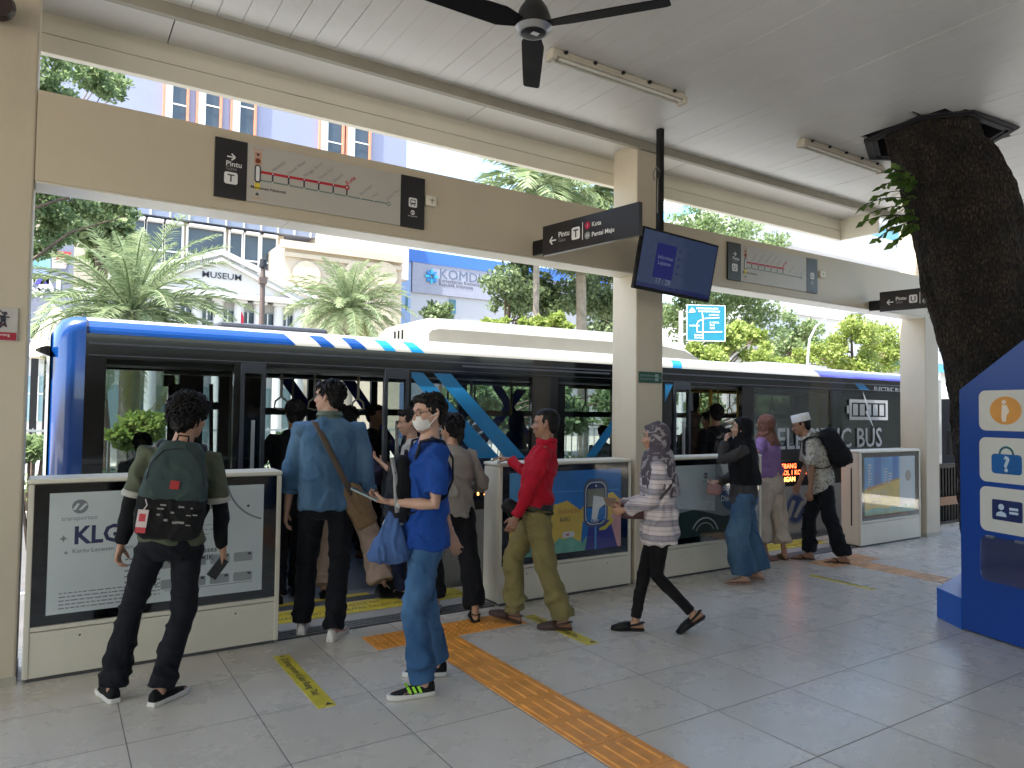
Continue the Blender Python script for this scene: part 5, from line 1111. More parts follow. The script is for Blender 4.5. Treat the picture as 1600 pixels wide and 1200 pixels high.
T('small lime green tree at the end of the bus roof unit', 27, 785, [(785, 508, 12), (765, 510, 10)], 1200, .2, lf_lime, 47)
T('yellow green roadside tree below the teal road sign', 24, 1130, [(1100, 560, 34), (1140, 535, 36), (1170, 520, 26), (1190, 560, 30), (1075, 580, 20), (1230, 572, 22)], 12000, .20, lf_lime, 40)
T('yellow green roadside tree behind the curved lamp', 26, 1330, [(1330, 520, 36), (1300, 560, 34), (1370, 540, 38), (1345, 575, 36), (1400, 560, 40), (1260, 560, 22)], 13000, .21, lf_lime, 41)
T('grey green tree behind the curved street lamp', 38, 1230, [(1240, 520, 34), (1280, 545, 34), (1215, 545, 30)], 5000, .3, lf_mid, 42)
T('broad green tree seen through the middle bus windows', 22, 760, [(700, 640, 40), (760, 630, 46), (820, 640, 44), (890, 640, 44), (960, 640, 44), (1020, 620, 40)], 13000, .2, lf_mid, 43)
T('green tree seen through the rear bus windows', 22, 1120, [(1110, 640, 36), (1180, 640, 36), (1250, 640, 36)], 6000, .2, lf_mid, 44)
def shrub(label, px, py, Yt, rpx, n, mt, seed, size=.14):
    q = B(px, py, Yt, rpx); t = thing('shrub', (q[0], Yt, -1.0), label, 'shrub', 'shrubs across the road'); rr = random.Random(seed)
    cl = [(q[0]+rr.uniform(-1, 1)*q[3], Yt+rr.uniform(-.5, .5), q[2]+rr.uniform(-1, .8)*q[3]*.8, q[3]*.4) for _ in range(12)]; crown_mesh('foliage', cl, n, size, mt, t, seed)
    m = MB(); 
    for c in cl[:6]: m.tube([(q[0], Yt, -1.1), c[:3]], [.04, .015], 5)
    m.build('stems', trunkd, t)
shrub('bright feathery shrub at the palm foot, seen through the driver window', 215, 675, 17, 30, 2600, lf_lime, 51)
shrub('round green shrub beside the bus front in the left gap', 50, 700, 16, 18, 1800, lf_mid, 52)
shrub('low green shrub seen through the open front door', 460, 700, 19, 26, 2000, lf_mid, 53)
h = MB(); t = thing('hedge', (0, 20.9, -1.1), 'long clipped hedge along the pavement across the road', 'hedge')
rr = np.random.default_rng(5); crown_mesh('foliage', [(x_, 21.0, -.45, .5) for x_ in np.arange(-6, 60, .35)], 22000, .16, lf_mid, t, 60, flat=.9)
m = MB(); m.box(-6, 60, 20.75, 21.25, -1.1, -.5); m.build('stems', trunkd, t)
t = thing('fence', (0, 22, -1.1), 'white iron park fence behind the hedge across the road', 'fence'); m = MB(); xx = -8
while xx < 60: m.box(xx, xx+.03, 22, 22.03, -1, 1.0); xx += .28
m.build('bars', mat('fence_grey', (.35, .36, .36), .5), t); m = MB(); m.box(-8, 60, 21.98, 22.05, .9, .96); m.box(-8, 60, 21.98, 22.05, -.6, -.54); m.build('rail', mat('fence_grey', (1, 1, 1)), t)
# ------------------------------------------------------------------ road sign, lamps, flag, umbrella
YD = 17.0; sg_ = thing('road_sign', tuple(at(1100, 505, YD)), 'teal direction road sign with a white route diagram on a pale post', 'road sign')
tl, tr_, bl_, br_ = at(1072, 481, 16.6), at(1133, 472, 16.0), at(1073, 536, 16.6), at(1133, 530, 16.0)
teal = mat('sign_teal', (.004, .15, .22), .35); xd = (tr_-tl+br_-bl_); xd.z *= 0; wS = xd.length/2; xd.normalize(); yd = Z_.copy(); hS = (tl.z-bl_.z+tr_.z-br_.z)/2; nn = xd.cross(yd); oS = (bl_+br_)/2-xd*wS/2-Z_*0
oS.z = (bl_.z+br_.z)/2; m = MB(); m.prism([oS, oS+xd*wS, oS+xd*wS+yd*hS, oS+yd*hS], -nn*.05); m.build('panel', teal, sg_)
m = MB(); e = .012
for P in ([(0, 0), (wS, 0), (wS, e*1.6), (0, e*1.6)], [(0, hS-e*1.6), (wS, hS-e*1.6), (wS, hS), (0, hS)], [(0, 0), (e*1.6, 0), (e*1.6, hS), (0, hS)], [(wS-e*1.6, 0), (wS, 0), (wS, hS), (wS-e*1.6, hS)]): m.pl(oS, xd, yd, P, .004, whitem)
u = lambda a, b: (a*wS, b*hS)
m.line(oS, xd, yd, [u(.40, .78), u(.42, .62), u(.42, .05)], .035, .005, whitem); m.line(oS, xd, yd, [u(.42, .62), u(.85, .66)], .03, .006, whitem); m.line(oS, xd, yd, [u(.42, .60), u(.30, .55), u(.27, .48), u(.27, .24), u(.92, .27)], .035, .007, whitem)
m.text('PENGALIHAN ARUS', .085, oS, xd, yd, whitem, .005, at2=u(.25, .88), bold=.02, sx=1.0); m.text('KAWASAN MONAS', .085, oS, xd, yd, whitem, .005, at2=u(.30, .80), bold=.02)
for a, b, s in ((.58, .71, 'JL MEDAN'), (.60, .50, 'JL ABDUL'), (.6, .42, 'MUIS'), (.6, .34, 'BUDI'), (.07, .40, 'HARMONI'), (.2, .14, 'MONAS'), (.2, .07, 'SELATAN')): m.text(s, .075, oS, xd, yd, whitem, .005, at2=u(a, b), bold=.02)
m.pl(oS, xd, yd, [u(.05, .77), u(.23, .80), u(.2, .86), u(.14, .92), u(.09, .86)], .005, whitem); m.build('lettering', None, sg_)
m = MB(); q = at(1064, 590, 16.9); m.tube([(q.x, 16.9, -1.1), (q.x, 16.9, at(1064, 486, 16.9).z)], .075, 10); m.tube([(q.x, 16.9, at(1064, 500, 16.9).z), oS+yd*hS*.7+xd*.3-nn*.08], .03, 6); m.tube([(q.x, 16.9, at(1064, 525, 16.9).z), oS+yd*hS*.3+xd*.3-nn*.08], .03, 6); m.build('post', mat('post_white', (.6, .58, .55), .5), sg_, smooth=True)
lp = thing('street_lamp', tuple(at(1262, 600, 23)), 'curved grey street lamp arm above the yellow green trees', 'street lamp')
m = MB(); P = [at(px, py, 23) for px, py in ((1262, 640), (1262, 560), (1265, 530), (1275, 510), (1292, 496), (1315, 490), (1340, 489))]; P[0].z = -1.1; m.tube(P, [.09, .07, .06, .055, .05, .045, .04], 8); m.build('pole', mat('lamp_post_grey', (.30, .32, .34), .4), lp, smooth=True)
m = MB(); m.obox(P[-1]+X*.25, (.35, 0, 0), (0, .12, 0), (0, 0, .05)); m.build('lamp_head', mat('lamp_post_grey', (1, 1, 1)), lp, bevel=.03)
lp = thing('street_lamp', tuple(at(410, 500, 24)), 'dark brown lamp post in front of the museum pediment', 'street lamp')
m = MB(); a = at(411, 420, 24); m.tube([(a.x, 24, -1.1), (a.x, 24, a.z)], [.12, .08], 10); m.box(a.x-.12, a.x+.12, 23.9, 24.1, a.z-.5, a.z-.3); m.build('pole', mat('post_brown', (.10, .07, .06), .6), lp, smooth=True)
m = MB(); m.loft(lathe(V((a.x, 24, a.z)), [(.05, 0), (.13, .05), (.10, .30), (.03, .36)])); m.build('lantern', darksteel, lp)
fl = thing('flag', tuple(at(375, 490, 26)), 'small red flag on a thin pole in front of the museum windows', 'flag'); a = at(376, 486, 26); m = MB(); m.tube([(a.x, 26, -1.1), (a.x, 26, a.z+.1)], .02, 6); m.build('pole', steelm, fl)
m = MB(); m.loft([[V((a.x+.02, 26, a.z)), V((a.x+.02, 26.02, a.z)), V((a.x-.02, 26.02, a.z-.42)), V((a.x-.02, 26, a.z-.42))], [V((a.x+.12, 26.05, a.z-.18)), V((a.x+.12, 26.07, a.z-.18)), V((a.x+.13, 26.07, a.z-.5)), V((a.x+.13, 26.05, a.z-.5))]]); m.build('cloth', mat('flag_red', (.6, .02, .06), .7), fl)
um = thing('parasol', tuple(at(92, 520, 21)), 'folded cream parasol beside the left palm', 'parasol'); a = at(90, 480, 21); b = at(92, 560, 21); m = MB(); rg = []
for r_, f in ((.02, 0), (.12, .08), (.42, .6), (.62, 1.0)):
    rg.append([V((a.x+r_*(1+.18*(j % 2))*math.cos(j*math.pi/8), 21+r_*(1+.18*(j % 2))*math.sin(j*math.pi/8), a.z+(b.z-a.z)*f)) for j in range(16)])
m.loft(rg); m.build('canopy', mat('parasol_cream', (.6, .55, .45), .8), um); m = MB(); m.tube([(a.x, 21, -1.1), (a.x, 21, b.z+.2)], .04, 8); m.build('pole', steelm, um)
for k, (px, Yc, col, lb) in enumerate(((860, 15.5, (.5, .5, .5), 'white car passing on the road beyond the middle bus window'), (1190, 16.5, (.03, .03, .04), 'dark car on the road seen through the rear bus door'), (700, 16, (.3, .3, .32), 'silver car on the road behind the crowd at the open door'))):
    q = at(px, 700, Yc); t = thing('car', (q.x, Yc, -1.1), lb, 'car', 'cars passing on the road'); x_ = q.x; m = MB()
    m.loft([[V((x_+a, Yc+s*w_, z)) for a, z in ((-2.1, -.85), (-2.15, -.45), (-1.3, -.28), (-.7, .28), (.7, .30), (1.35, -.18), (2.1, -.30), (2.12, -.85))] for s, w_ in ((-1, .85), (1, .85))]); m.build('body', mat('car_paint_%d' % k, col, .25, coat=.7), t, bevel=.08, smooth=True)
    m = MB(); m.prism([(x_-1.1, Yc-.856, -.25), (x_+1.15, Yc-.856, -.2), (x_+.65, Yc-.856, .22), (x_-.62, Yc-.856, .2)], (0, .01, 0)); m.build('side_window', dkglass, t)
    for xx in (-1.3, 1.3):
        m = MB(); m.tube([(x_+xx, Yc-.87, -.8), (x_+xx, Yc-.65, -.8)], .31, 20); m.build('wheel', blackmat, t)

# ------------------------------------------------------------------ people
skin1 = mat('skin_tan', (.42, .225, .14), .5, var=.08, vscale=12, bump=.05, bscale=200); skin2 = mat('skin_light', (.46, .27, .19), .5, var=.07, vscale=12, bump=.05, bscale=200); skin3 = mat('skin_brown', (.30, .155, .095), .5, var=.08, vscale=12, bump=.05, bscale=200)
for s_ in (skin1, skin2, skin3):
    b_ = s_.node_tree.nodes['Principled BSDF']; b_.inputs['Subsurface Weight'].default_value = .08; b_.inputs['Subsurface Radius'].default_value = (.02, .008, .004)
hairm = mat('hair_black', (.010, .008, .008), .6, var=.3, vscale=40, spec=.2)
eyew = mat('eye_white', (.35, .33, .31), .25); iris = mat('eye_dark', (.02, .012, .01), .15); lipm = mat('lip', (.30, .11, .09), .5)
def cloth(name, col, var=.10, vs=10, rough=.85, bump=.35, sheen=.02, bs=55):
    if name in MATS: return MATS[name]
    m = mat(name, col, rough, var=var, vscale=vs, bump=min(1, bump*2), bscale=13, sheen=sheen, spec=.25)
    n = m.node_tree; b = n.nodes['Principled BSDF']; tc = [q for q in n.nodes if q.type == 'TEX_COORD'][0]
    wv = n.nodes.new('ShaderNodeTexNoise'); wv.inputs['Scale'].default_value = 420; n.links.new(tc.outputs['Object'], wv.inputs[0])
    bp = n.nodes.new('ShaderNodeBump'); bp.inputs['Strength'].default_value = .15; bp.inputs['Distance'].default_value = .003
    old = [q for q in n.nodes if q.type == 'BUMP'][0]; n.links.new(wv.outputs[0], bp.inputs['Height']); n.links.new(old.outputs[0], bp.inputs['Normal']); n.links.new(bp.outputs[0], b.inputs['Normal'])
    return m
def denim(name, c1, c2):
    if name in MATS: return MATS[name]
    m = cloth(name, c1, .12, 5); n = m.node_tree; b = n.nodes['Principled BSDF']; tc = [q for q in n.nodes if q.type == 'TEX_COORD'][0]
    nz = n.nodes.new('ShaderNodeTexNoise'); nz.inputs['Scale'].default_value = 4; nz.inputs['Detail'].default_value = 6; mp = n.nodes.new('ShaderNodeMapping'); mp.inputs['Scale'].default_value = (1.6, 1.6, .7); n.links.new(tc.outputs['Object'], mp.inputs[0]); n.links.new(mp.outputs[0], nz.inputs[0])
    r = n.nodes.new('ShaderNodeMapRange'); r.inputs[1].default_value = .42; r.inputs[2].default_value = .66; n.links.new(nz.outputs[0], r.inputs[0])
    mx = n.nodes.new('ShaderNodeMix'); mx.data_type = 'RGBA'; mx.inputs['A'].default_value = (*c1, 1); mx.inputs['B'].default_value = (*c2, 1); n.links.new(r.outputs[0], mx.inputs['Factor']); n.links.new(mx.outputs['Result'], b.inputs['Base Color']); return m
def remeshed(mb, voxel, smooth=3, fold=None):
    me = bpy.data.meshes.new('r'); me.from_pydata(mb.v, [], mb.f); o = bpy.data.objects.new('r', me); C.objects.link(o)
    md = o.modifiers.new('r', 'REMESH'); md.mode = 'VOXEL'; md.voxel_size = voxel; md.adaptivity = 0
    dg = bpy.context.evaluated_depsgraph_get(); dg.update(); ev = o.evaluated_get(dg); m2 = bpy.data.meshes.new_from_object(ev, depsgraph=dg)
    bpy.data.objects.remove(o); bpy.data.meshes.remove(me)
    n = len(m2.vertices); co = np.empty(n*3); m2.vertices.foreach_get('co', co); co = co.reshape(n, 3)
    e = np.empty(len(m2.edges)*2, int); m2.edges.foreach_get('vertices', e); e = e.reshape(-1, 2); deg = np.bincount(e.ravel(), minlength=n).astype(float)[:, None]; deg[deg == 0] = 1
    def lap(c):
        s = np.zeros_like(c)
        for k in range(3): s[:, k] = np.bincount(e[:, 0], c[e[:, 1], k], n)+np.bincount(e[:, 1], c[e[:, 0], k], n)
        return s/deg
    for _ in range(smooth): co = co+.6*(lap(co)-co)
    if fold is not None:
        m2.vertices.foreach_set('co', co.ravel()); m2.update(); nr = np.empty(n*3); m2.vertices.foreach_get('normal', nr); nr = nr.reshape(n, 3)
        co = co+nr*fold(co)[:, None]
    m2.vertices.foreach_set('co', co.ravel()); m2.update(); m2.polygons.foreach_set('use_smooth', [True]*len(m2.polygons)); return m2
def obj_from(me, name, m, parent, M=None):
    me.name = name; me.materials.clear(); me.materials.append(m)
    if M is not None: me.transform(M)
    o = bpy.data.objects.new(name, me); C.objects.link(o)
    if parent is not None: par(o, parent)
    return o
def nfold(amp, fx, fz, seed, mask=None, ridge=True):
    def f(co):
        out = np.empty(len(co)); s = seed*7.31
        for i, (x, y, z) in enumerate(co):
            q = noise.noise((x*fx+s+z*2.2, y*fx+z*1.7, z*fz+x*2.5)); q2 = noise.noise((x*fx*2.3+s, y*fx*2.3+5, z*fz*2.1+z*3))
            v = max(-.35, (max(0, 1-abs(q)*4.6)*1.7-.35 if ridge else q) + .3*q2)
            out[i] = amp*(v if mask is None else v*mask(x, y, z))
        return out
    return f
def ik(a, b, L1, L2, hint):
    a, b = V(a), V(b); d = b-a; L = min(d.length, (L1+L2)*.999); d.normalize(); h = V(hint); h = (h-d*h.dot(d))
    h = h.normalized() if h.length > 1e-5 else d.orthogonal().normalized()
    x = (L1*L1-L2*L2+L*L)/(2*L); y = math.sqrt(max(0, L1*L1-x*x)); return a+d*x+h*y, a+d*L
def rotz(a): return Matrix.Rotation(a, 3, 'Z')
def hand(mb, wrist, dr, palm, curl, thumbdir, s=1.0):
    dr = V(dr).normalized(); palm = V(palm); palm = (palm-dr*palm.dot(dr)).normalized(); lat = V(thumbdir); lat = (lat-dr*lat.dot(dr)-palm*lat.dot(palm)); lat = lat.normalized() if lat.length > .01 else dr.cross(palm)
    mb.tube([wrist-dr*.02*s, wrist+dr*.015*s, wrist+dr*.045*s, wrist+dr*.078*s, wrist+dr*.092*s], [(.026*s, .019*s), (.030*s, .018*s), (.038*s, .0165*s), (.041*s, .0145*s), (.036*s, .011*s)], 12, hint=lat, dome=True)
    tips = []
    for i, (ln, sp) in enumerate(((.072, .0325), (.080, .011), (.075, -.0105), (.060, -.0315))):
        p = wrist+dr*(.082 if i < 3 else .074)*s+lat*sp*s; c = curl*(1+.1*i); P = [p-dr*.02*s, p]; a = 0
        for j, q in enumerate((.46, .30, .26)):
            a += c*(.55 if j == 0 else .75); dd = dr*math.cos(a)+palm*math.sin(a)+lat*(.06*(1.5-i)*(1-min(1, curl))); P.append(P[-1]+dd.normalized()*ln*q*s)
        mb.tube(P, [.0088*s, .0088*s, .0084*s, .0080*s, .0072*s], 8, dome=True)
    p = wrist+dr*.022*s+lat*.026*s; d1 = (dr*.62+lat*.62+palm*.35).normalized(); d2 = (dr*.85+lat*.25+palm*(.3+.4*curl)).normalized()
    mb.tube([p-d1*.012*s, p+d1*.035*s, p+d1*.035*s+d2*.03*s, p+d1*.035*s+d2*.052*s], [.013*s, .0115*s, .0105*s, .009*s], 8, dome=True)
HEADP = [(-.118, .048, .018, .018), (-.108, .040, .034, .034), (-.09, .024, .049, .055), (-.062, .012, .060, .074), (-.03, .003, .067, .086), (.0, -.002, .0715, .092), (.03, -.006, .075, .096), (.06, -.010, .073, .094), (.085, -.014, .062, .080), (.103, -.016, .042, .056), (.112, -.017, .018, .024)]
def head(mb, c, M, s=1.0, nose=1.0):
    rings = []
    for z, yo, rx, ry in HEADP: rings.append([c+M@(V((rx*math.cos(t), yo+ry*math.sin(t)*(1 if math.sin(t) > 0 else 1.0), z))*s) for t in [2*math.pi*j/24 for j in range(24)]])
    mb.loft(rings)
    N = lambda x, y, z: c+M@(V((x, y, z))*s)
    mb.tube([N(0, .080, .012), N(0, .095, -.012), N(0, .106*nose, -.032), N(0, .092, -.043)], [.008*s, .0105*s, .0145*s, .010*s], 10, dome=True)
    mb.tube([N(-.011, .095, -.037), N(.011, .095, -.037)], [.009*s, .009*s], 8, dome=True)
    mb.tube([N(-.022, .079, -.066), N(0, .091, -.064), N(.022, .079, -.066)], [.0065*s, .0085*s, .0065*s], 8, dome=True); mb.tube([N(-.018, .078, -.076), N(0, .089, -.077), N(.018, .078, -.076)], [.006*s, .0085*s, .006*s], 8, dome=True)
    mb.ell(N(0, .068, -.1), .02*s, .018*s, .014*s, M=M)
    mb.tube([N(-.05, .070, .022), N(-.028, .086, .026), N(0, .088, .022), N(.028, .086, .026), N(.05, .070, .022)], [.007*s, .009*s, .008*s, .009*s, .007*s], 8, dome=True)
    for e in (-1, 1):
        mb.tube([N(e*.068, -.002, .018), N(e*.079, -.014, .024), N(e*.082, -.02, .002), N(e*.078, -.012, -.022), N(e*.069, .0, -.034)], [.006*s, .0075*s, .0075*s, .0075*s, .006*s], 8, dome=True); mb.ell(N(e*.072, -.008, -.004), .006*s, .013*s, .022*s, M=M)
        mb.ell(N(e*.036, .062, -.03), .022*s, .024*s, .02*s, M=M)
def facefold(c, M, s):
    Mi = M.transposed()
    def f(co):
        out = np.zeros(len(co)); L = (co-np.array(c))@np.array(M)/s   # rows: local = M^T (co-c)
        for e in (-1, 1):
            d2 = ((L[:, 0]-e*.031)/.017)**2+((L[:, 2]-.004)/.011)**2; k = (L[:, 1] > .04)
            out -= np.where(k, .0085*s*np.exp(-d2), 0)
        return out
    return f
def hairpiece(parent, c, M, s, style, seed, m=None):
    m = m or hairm; mb = MB(); N = lambda x, y, z: c+M@(V((x, y, z))*s); rr = random.Random(seed)
    st = dict(short=(1.07, .012, 260, .03, .010), crop=(1.035, .004, 0, .0, 0), bushy=(1.13, .02, 620, .05, .011), long=(1.10, .014, 240, .05, .012))[style]
    sc, amp, ncl, cl, cw = st
    for (cy_, cz, rx, ry, rz) in ((-.022, .034, .0775, .094, .084), (-.052, -.01, .066, .058, .078)):
        mb.ell(N(0, cy_, cz), rx*sc*s, ry*sc*s, rz*sc*s, M=M, nu=20, nv=12)
    if style != 'crop': mb.tube([N(-.055, .055, .075), N(0, .078, .092), N(.055, .055, .075)], [r_*s for r_ in (.018, .024, .018)], 10, dome=True)
    else: mb.ell(N(0, -.004, .062), .070*s, .088*s, .058*s, M=M, nu=20, nv=12)
    for e in (-1, 1): mb.tube([N(e*.069, .015, .03), N(e*.073, .012, -.012 if style != 'crop' else .0)], [(.010*s), (.006*s)], 8, dome=True)
    if style == 'bushy':
        mb.ell(N(0, -.062, -.035), .07*s, .06*s, .07*s, M=M)
        for k in range(26):
            a = rr.uniform(0, 6.28); h_ = rr.uniform(-.3, .95); q = math.sqrt(1-h_*h_); yy = -.025+.098*q*math.sin(a)
            if yy > .05 and h_ < .5: continue
            mb.ell(N(.084*q*math.cos(a), yy, .035+.090*h_), .026*s, .026*s, .024*s, nu=10, nv=7)
    me = remeshed(mb, .008, 3, nfold(amp*.35, 38, 26, seed)); o = obj_from(me, 'hair', m, parent)
    if ncl:
        k2 = MB()
        for k in range(ncl):
            a = rr.uniform(0, 6.28); h_ = rr.uniform(-.45, .97); q = math.sqrt(1-h_*h_); x, y = q*math.cos(a), q*math.sin(a)
            if y > .45 and h_ < .52: continue
            if h_ < 0 and y > -.05: continue
            p = V((.079*sc*x, -.022+.096*sc*y, .034+.086*sc*h_)); nrm = V((x/.079, y/.096, h_/.086)).normalized()
            fl = V((x*.4, -.5 if y < .3 else .5, -.7+.4*h_)) if style != 'bushy' else V((rr.uniform(-1, 1), rr.uniform(-1, 1), rr.uniform(-1, .6))); t_ = (fl-nrm*fl.dot(nrm)).normalized(); sd_ = nrm.cross(t_)
            L_ = cl*rr.uniform(.6, 1.3); P = [p-nrm*.004, p+t_*L_*.4+nrm*L_*.22, p+t_*L_*.8+nrm*L_*(.18 if style != 'bushy' else .4), p+t_*L_*1.1+nrm*L_*(.0 if style != 'bushy' else .25)]
            k2.tube([c+M@(q_*s) for q_ in P], [cw*s*.6, cw*s*.7, cw*s*.45, cw*s*.08], 5)
        k2.build('hair_locks', m, o, smooth='all')
    return o
def shoe(parent, ank, hd, m_up, m_sole, L=.27, pitch=0, kind='sneaker', accent=None, skin=None):
    # ank: ankle world point, hd: unit heading of the toe, pitch: heel lift (rad, toe stays down)
    hd = V(hd); lat = V((hd.y, -hd.x, 0)); a = pitch
    f = hd*math.cos(a)-Z_*math.sin(a); u = hd*math.sin(a)+Z_*math.cos(a); o = ank-u*.085-f*.055
    o = ank-u*.078-f*.06
    W = lambda x, y, z: o+f*x+lat*y+u*z
    k = L/.27
    prof = [(-.005, .026, 0), (.02, .034, 0), (.07, .036, 0), (.13, .038, .003), (.19, .047, .006), (.235, .042, .008), (.262, .026, .006), (.272, .01, .004)]
    t_ = .028 if kind == 'sneaker' else .018 if kind != 'flat' else .010
    s = MB(); s.loft([[W(x*k, y*w, z) for y, z in ((1, 0), (1, t_), (-1, t_), (-1, 0))] for x, w, _ in prof])
    so_ = s.build('sole' if kind == 'sneaker' else 'sandal_sole', m_sole, parent, smooth=True, bevel=.006)
    if kind == 'sneaker':
        mb = MB(); hts = [(-.002, .024, .075), (.02, .032, .088), (.055, .034, .085), (.10, .035, .075), (.15, .040, .055), (.20, .041, .042), (.24, .032, .034), (.262, .014, .026)]; rg = []
        for x, w, h_ in hts:
            rg.append([W(x*k, w*math.cos(t)*1.0, t_*.6+(h_-t_*.6)*max(0, math.sin(t))**.8 if math.sin(t) > 0 else t_*.6) for t in [math.pi*j/10-.0 for j in range(11)]])
        mb.loft(rg); me = remeshed(mb, .007, 2); up_ = obj_from(me, 'shoe', m_up, parent); par(so_, up_)
        if accent:
            g = MB()
            for j in range(3):
                for sg in (-1, 1):
                    x = .075+.03*j; g.face([W((x)*k, sg*.0385, .032), W((x+.016)*k, sg*.039, .032), W((x+.034)*k, sg*.0335, .066), W((x+.018)*k, sg*.0325, .068)])
            g.build('stripe', accent, up_)
        lc = MB()
        for j in range(3): lc.tube([W((.10+.022*j)*k, -.02, .078-.011*j), W((.105+.022*j)*k, 0, .083-.011*j), W((.10+.022*j)*k, .02, .078-.011*j)], .0032, 5)
        lc.build('lace', whitem if not accent else blackmat, up_)
    else:
        g = MB(); x = .17; g.loft([[W(x*k+dx, .043*math.cos(t), .012+.043*math.sin(t)) for t in [math.pi*j/8 for j in range(9)]] for dx in (-.035, -.034, .03, .031)]) if kind == 'clog' else None
        if kind == 'clog':
            g.loft([[W(x_*k, w*math.cos(t), .012+h_*max(0, math.sin(t))) for t in [math.pi*j/8 for j in range(9)]] for x_, w, h_ in ((.11, .040, .052), (.16, .044, .050), (.21, .044, .036), (.25, .030, .024), (.268, .012, .018))])
            g.tube([W(.12*k, .036, .04), W(.04, .036, .055), W(-.005, .0, .06), W(.04, -.036, .055), W(.12*k, -.036, .04)], [(.008, .003)]*5, 6)
        else:
            g.tube([W(.12*k, .042, .012), W(.15*k, .028, .045), W(.19*k, .006, .032), W(.15*k, -.028, .045), W(.12*k, -.042, .012)], [(.009, .0035)]*5, 6)
        g.build('sandal_strap', m_up, parent, smooth='all')
def barefoot(mb, ank, hd, pitch=0, s=1.0):
    hd = V(hd); lat = V((hd.y, -hd.x, 0)); a = pitch; f = hd*math.cos(a)-Z_*math.sin(a); u = hd*math.sin(a)+Z_*math.cos(a); o = ank-u*.078-f*.06+u*.016
    W = lambda x, y, z: o+f*x*s+lat*y*s+u*z*s
    mb.loft([[W(x, w*math.cos(t), h_*.45+h_*.5*math.sin(t)) for t in [2*math.pi*j/12 for j in range(12)]] for x, w, h_ in ((.0, .014, .03), (.015, .026, .05), (.05, .030, .075), (.085, .031, .072), (.12, .034, .056), (.17, .041, .036), (.205, .042, .024))])
    for j, (yy, ln, r) in enumerate(((.028, .045, .0105), (.009, .043, .008), (-.006, .039, .0075), (-.020, .034, .007), (-.032, .027, .0065))): mb.tube([W(.19, yy, .012), W(.2+ln, yy, .010)], r*s, 7, dome=True)
    mb.tube([ank+u*.05, ank, W(.055, 0, .035)], [.032*s, .034*s, .034*s], 10)
def person(label, pelv, face, H, feet, lean=0, side=0, twist=0, headyaw=0, headpitch=0, wr=None, el=None, palms=None, curls=(.5, .5), skin=skin1, hair='short', sex='m', shirt=None, pants=None, voxel=.0075, group='passengers waiting at the gates', shoes=None, extra=None, neckrot=0, inside=False, eyes=True, headfwd=.0, seed=1, kneeout=0, pz=None):
    """pelv (x, y) world; face: heading in degrees from +y to +x; feet: [(x, y, toe heading deg, heel lift rad)] left, right; wr: wrist targets local to the person"""
    g = H/1.70; fa = R(face); F = V((math.sin(fa), math.cos(fa), 0)); Rt = V((math.cos(fa), -math.sin(fa), 0))
    base = thing('person', (pelv[0], pelv[1], 0), label, 'person', group)
    LW = lambda x, y, z: V((pelv[0], pelv[1], 0))+Rt*x+F*y+Z_*z
    Lt, Ls, AZ = .245*H, .245*H, .078
    ank = []
    for (x, y, hdg, lift) in feet:
        hd = V((math.sin(R(hdg)), math.cos(R(hdg)), 0)); f = hd*math.cos(lift)-Z_*math.sin(lift); u = hd*math.sin(lift)+Z_*math.cos(lift)
        # (x, y) is the middle of the shoe; toe stays on the floor while the heel lifts
        toe = V((x, y, 0))+hd*.10
        a_ = toe-f*.155+u*AZ if lift >= 0 else V((x, y, 0))-hd*.12-f*-.055+u*AZ
        ank.append((a_, hd, lift))
    hipz = pz or 9
    if not pz:
        for i, (a_, hd, lf) in enumerate(ank):
            s = -1 if i == 0 else 1; hx = LW(s*.052*H*1.6/1.7, 0, 0); dxy = math.hypot(a_.x-hx.x, a_.y-hx.y); hipz = min(hipz, a_.z+math.sqrt(max(.05, (Lt+Ls)**2*.995-dxy**2)))
    lr = R(lean); sr = R(side)
    def spine(t):      # t: height above hip along the trunk
        k = min(1, t/(.30*H)); return LW(math.sin(sr*k)*t, math.sin(lr*k)*t, hipz+t*math.cos(lr*k)*math.cos(sr*k))
    cf = face+twist; ca = R(cf); CFw = V((math.sin(ca), math.cos(ca), 0)); CRt = V((math.cos(ca), -math.sin(ca), 0))
    up = (spine(.31*H)-spine(.2*H)).normalized(); CRt = (CRt-up*CRt.dot(up)).normalized(); CFw = up.cross(CRt)
    shc = spine(.30*H); neck = spine(.335*H); shw = (.108 if sex == 'm' else .098)*H
    hy = R(face+twist+headyaw); hF = V((math.sin(hy), math.cos(hy), 0)); hR = V((math.cos(hy), -math.sin(hy), 0)); hp = R(headpitch); hF2 = hF*math.cos(hp)+Z_*math.sin(hp); hU = hR.cross(hF2); hs = .97*g**.5
    HM = Matrix((hR, hF2, hU)).transposed(); hc = neck+up*.035*H+hU*.082*hs*1.15+hF*(.012+headfwd)
    wr = wr or [None, None]; el = el or [None, None]; J = []
    for i in (0, 1):
        s = -1 if i == 0 else 1; sh = shc+CRt*shw*s-up*.012*H
        w_ = LW(*wr[i]) if wr[i] is not None else sh+CRt*s*.05-Z_*.325*H+CFw*.02
        hint = (CRt*el[i][0]+CFw*el[i][1]+Z_*el[i][2]) if el[i] is not None else (CRt*s*.35-CFw*1.0)
        eb, w2 = ik(sh, w_, .172*H, .150*H, hint); J.append((sh, eb, w2))
    legs = []
    for i, (a_, hd, lf) in enumerate(ank):
        s = -1 if i == 0 else 1; hp_ = LW(s*.052*H, 0, hipz); kn, a2 = ik(hp_, a_, Lt, Ls, hd*1.0+Rt*s*(.15+kneeout)); legs.append((hp_, kn, a2, hd, lf))
    # --- body, one continuous mesh
    mb = MB(); bs = .86
    T = lambda t, rx, ry, fw=0: [spine(t*H)+CRt*rx*H*math.cos(a)+CFw*(ry*H*math.sin(a)+fw*H) for a in [2*math.pi*j/20 for j in range(20)]]
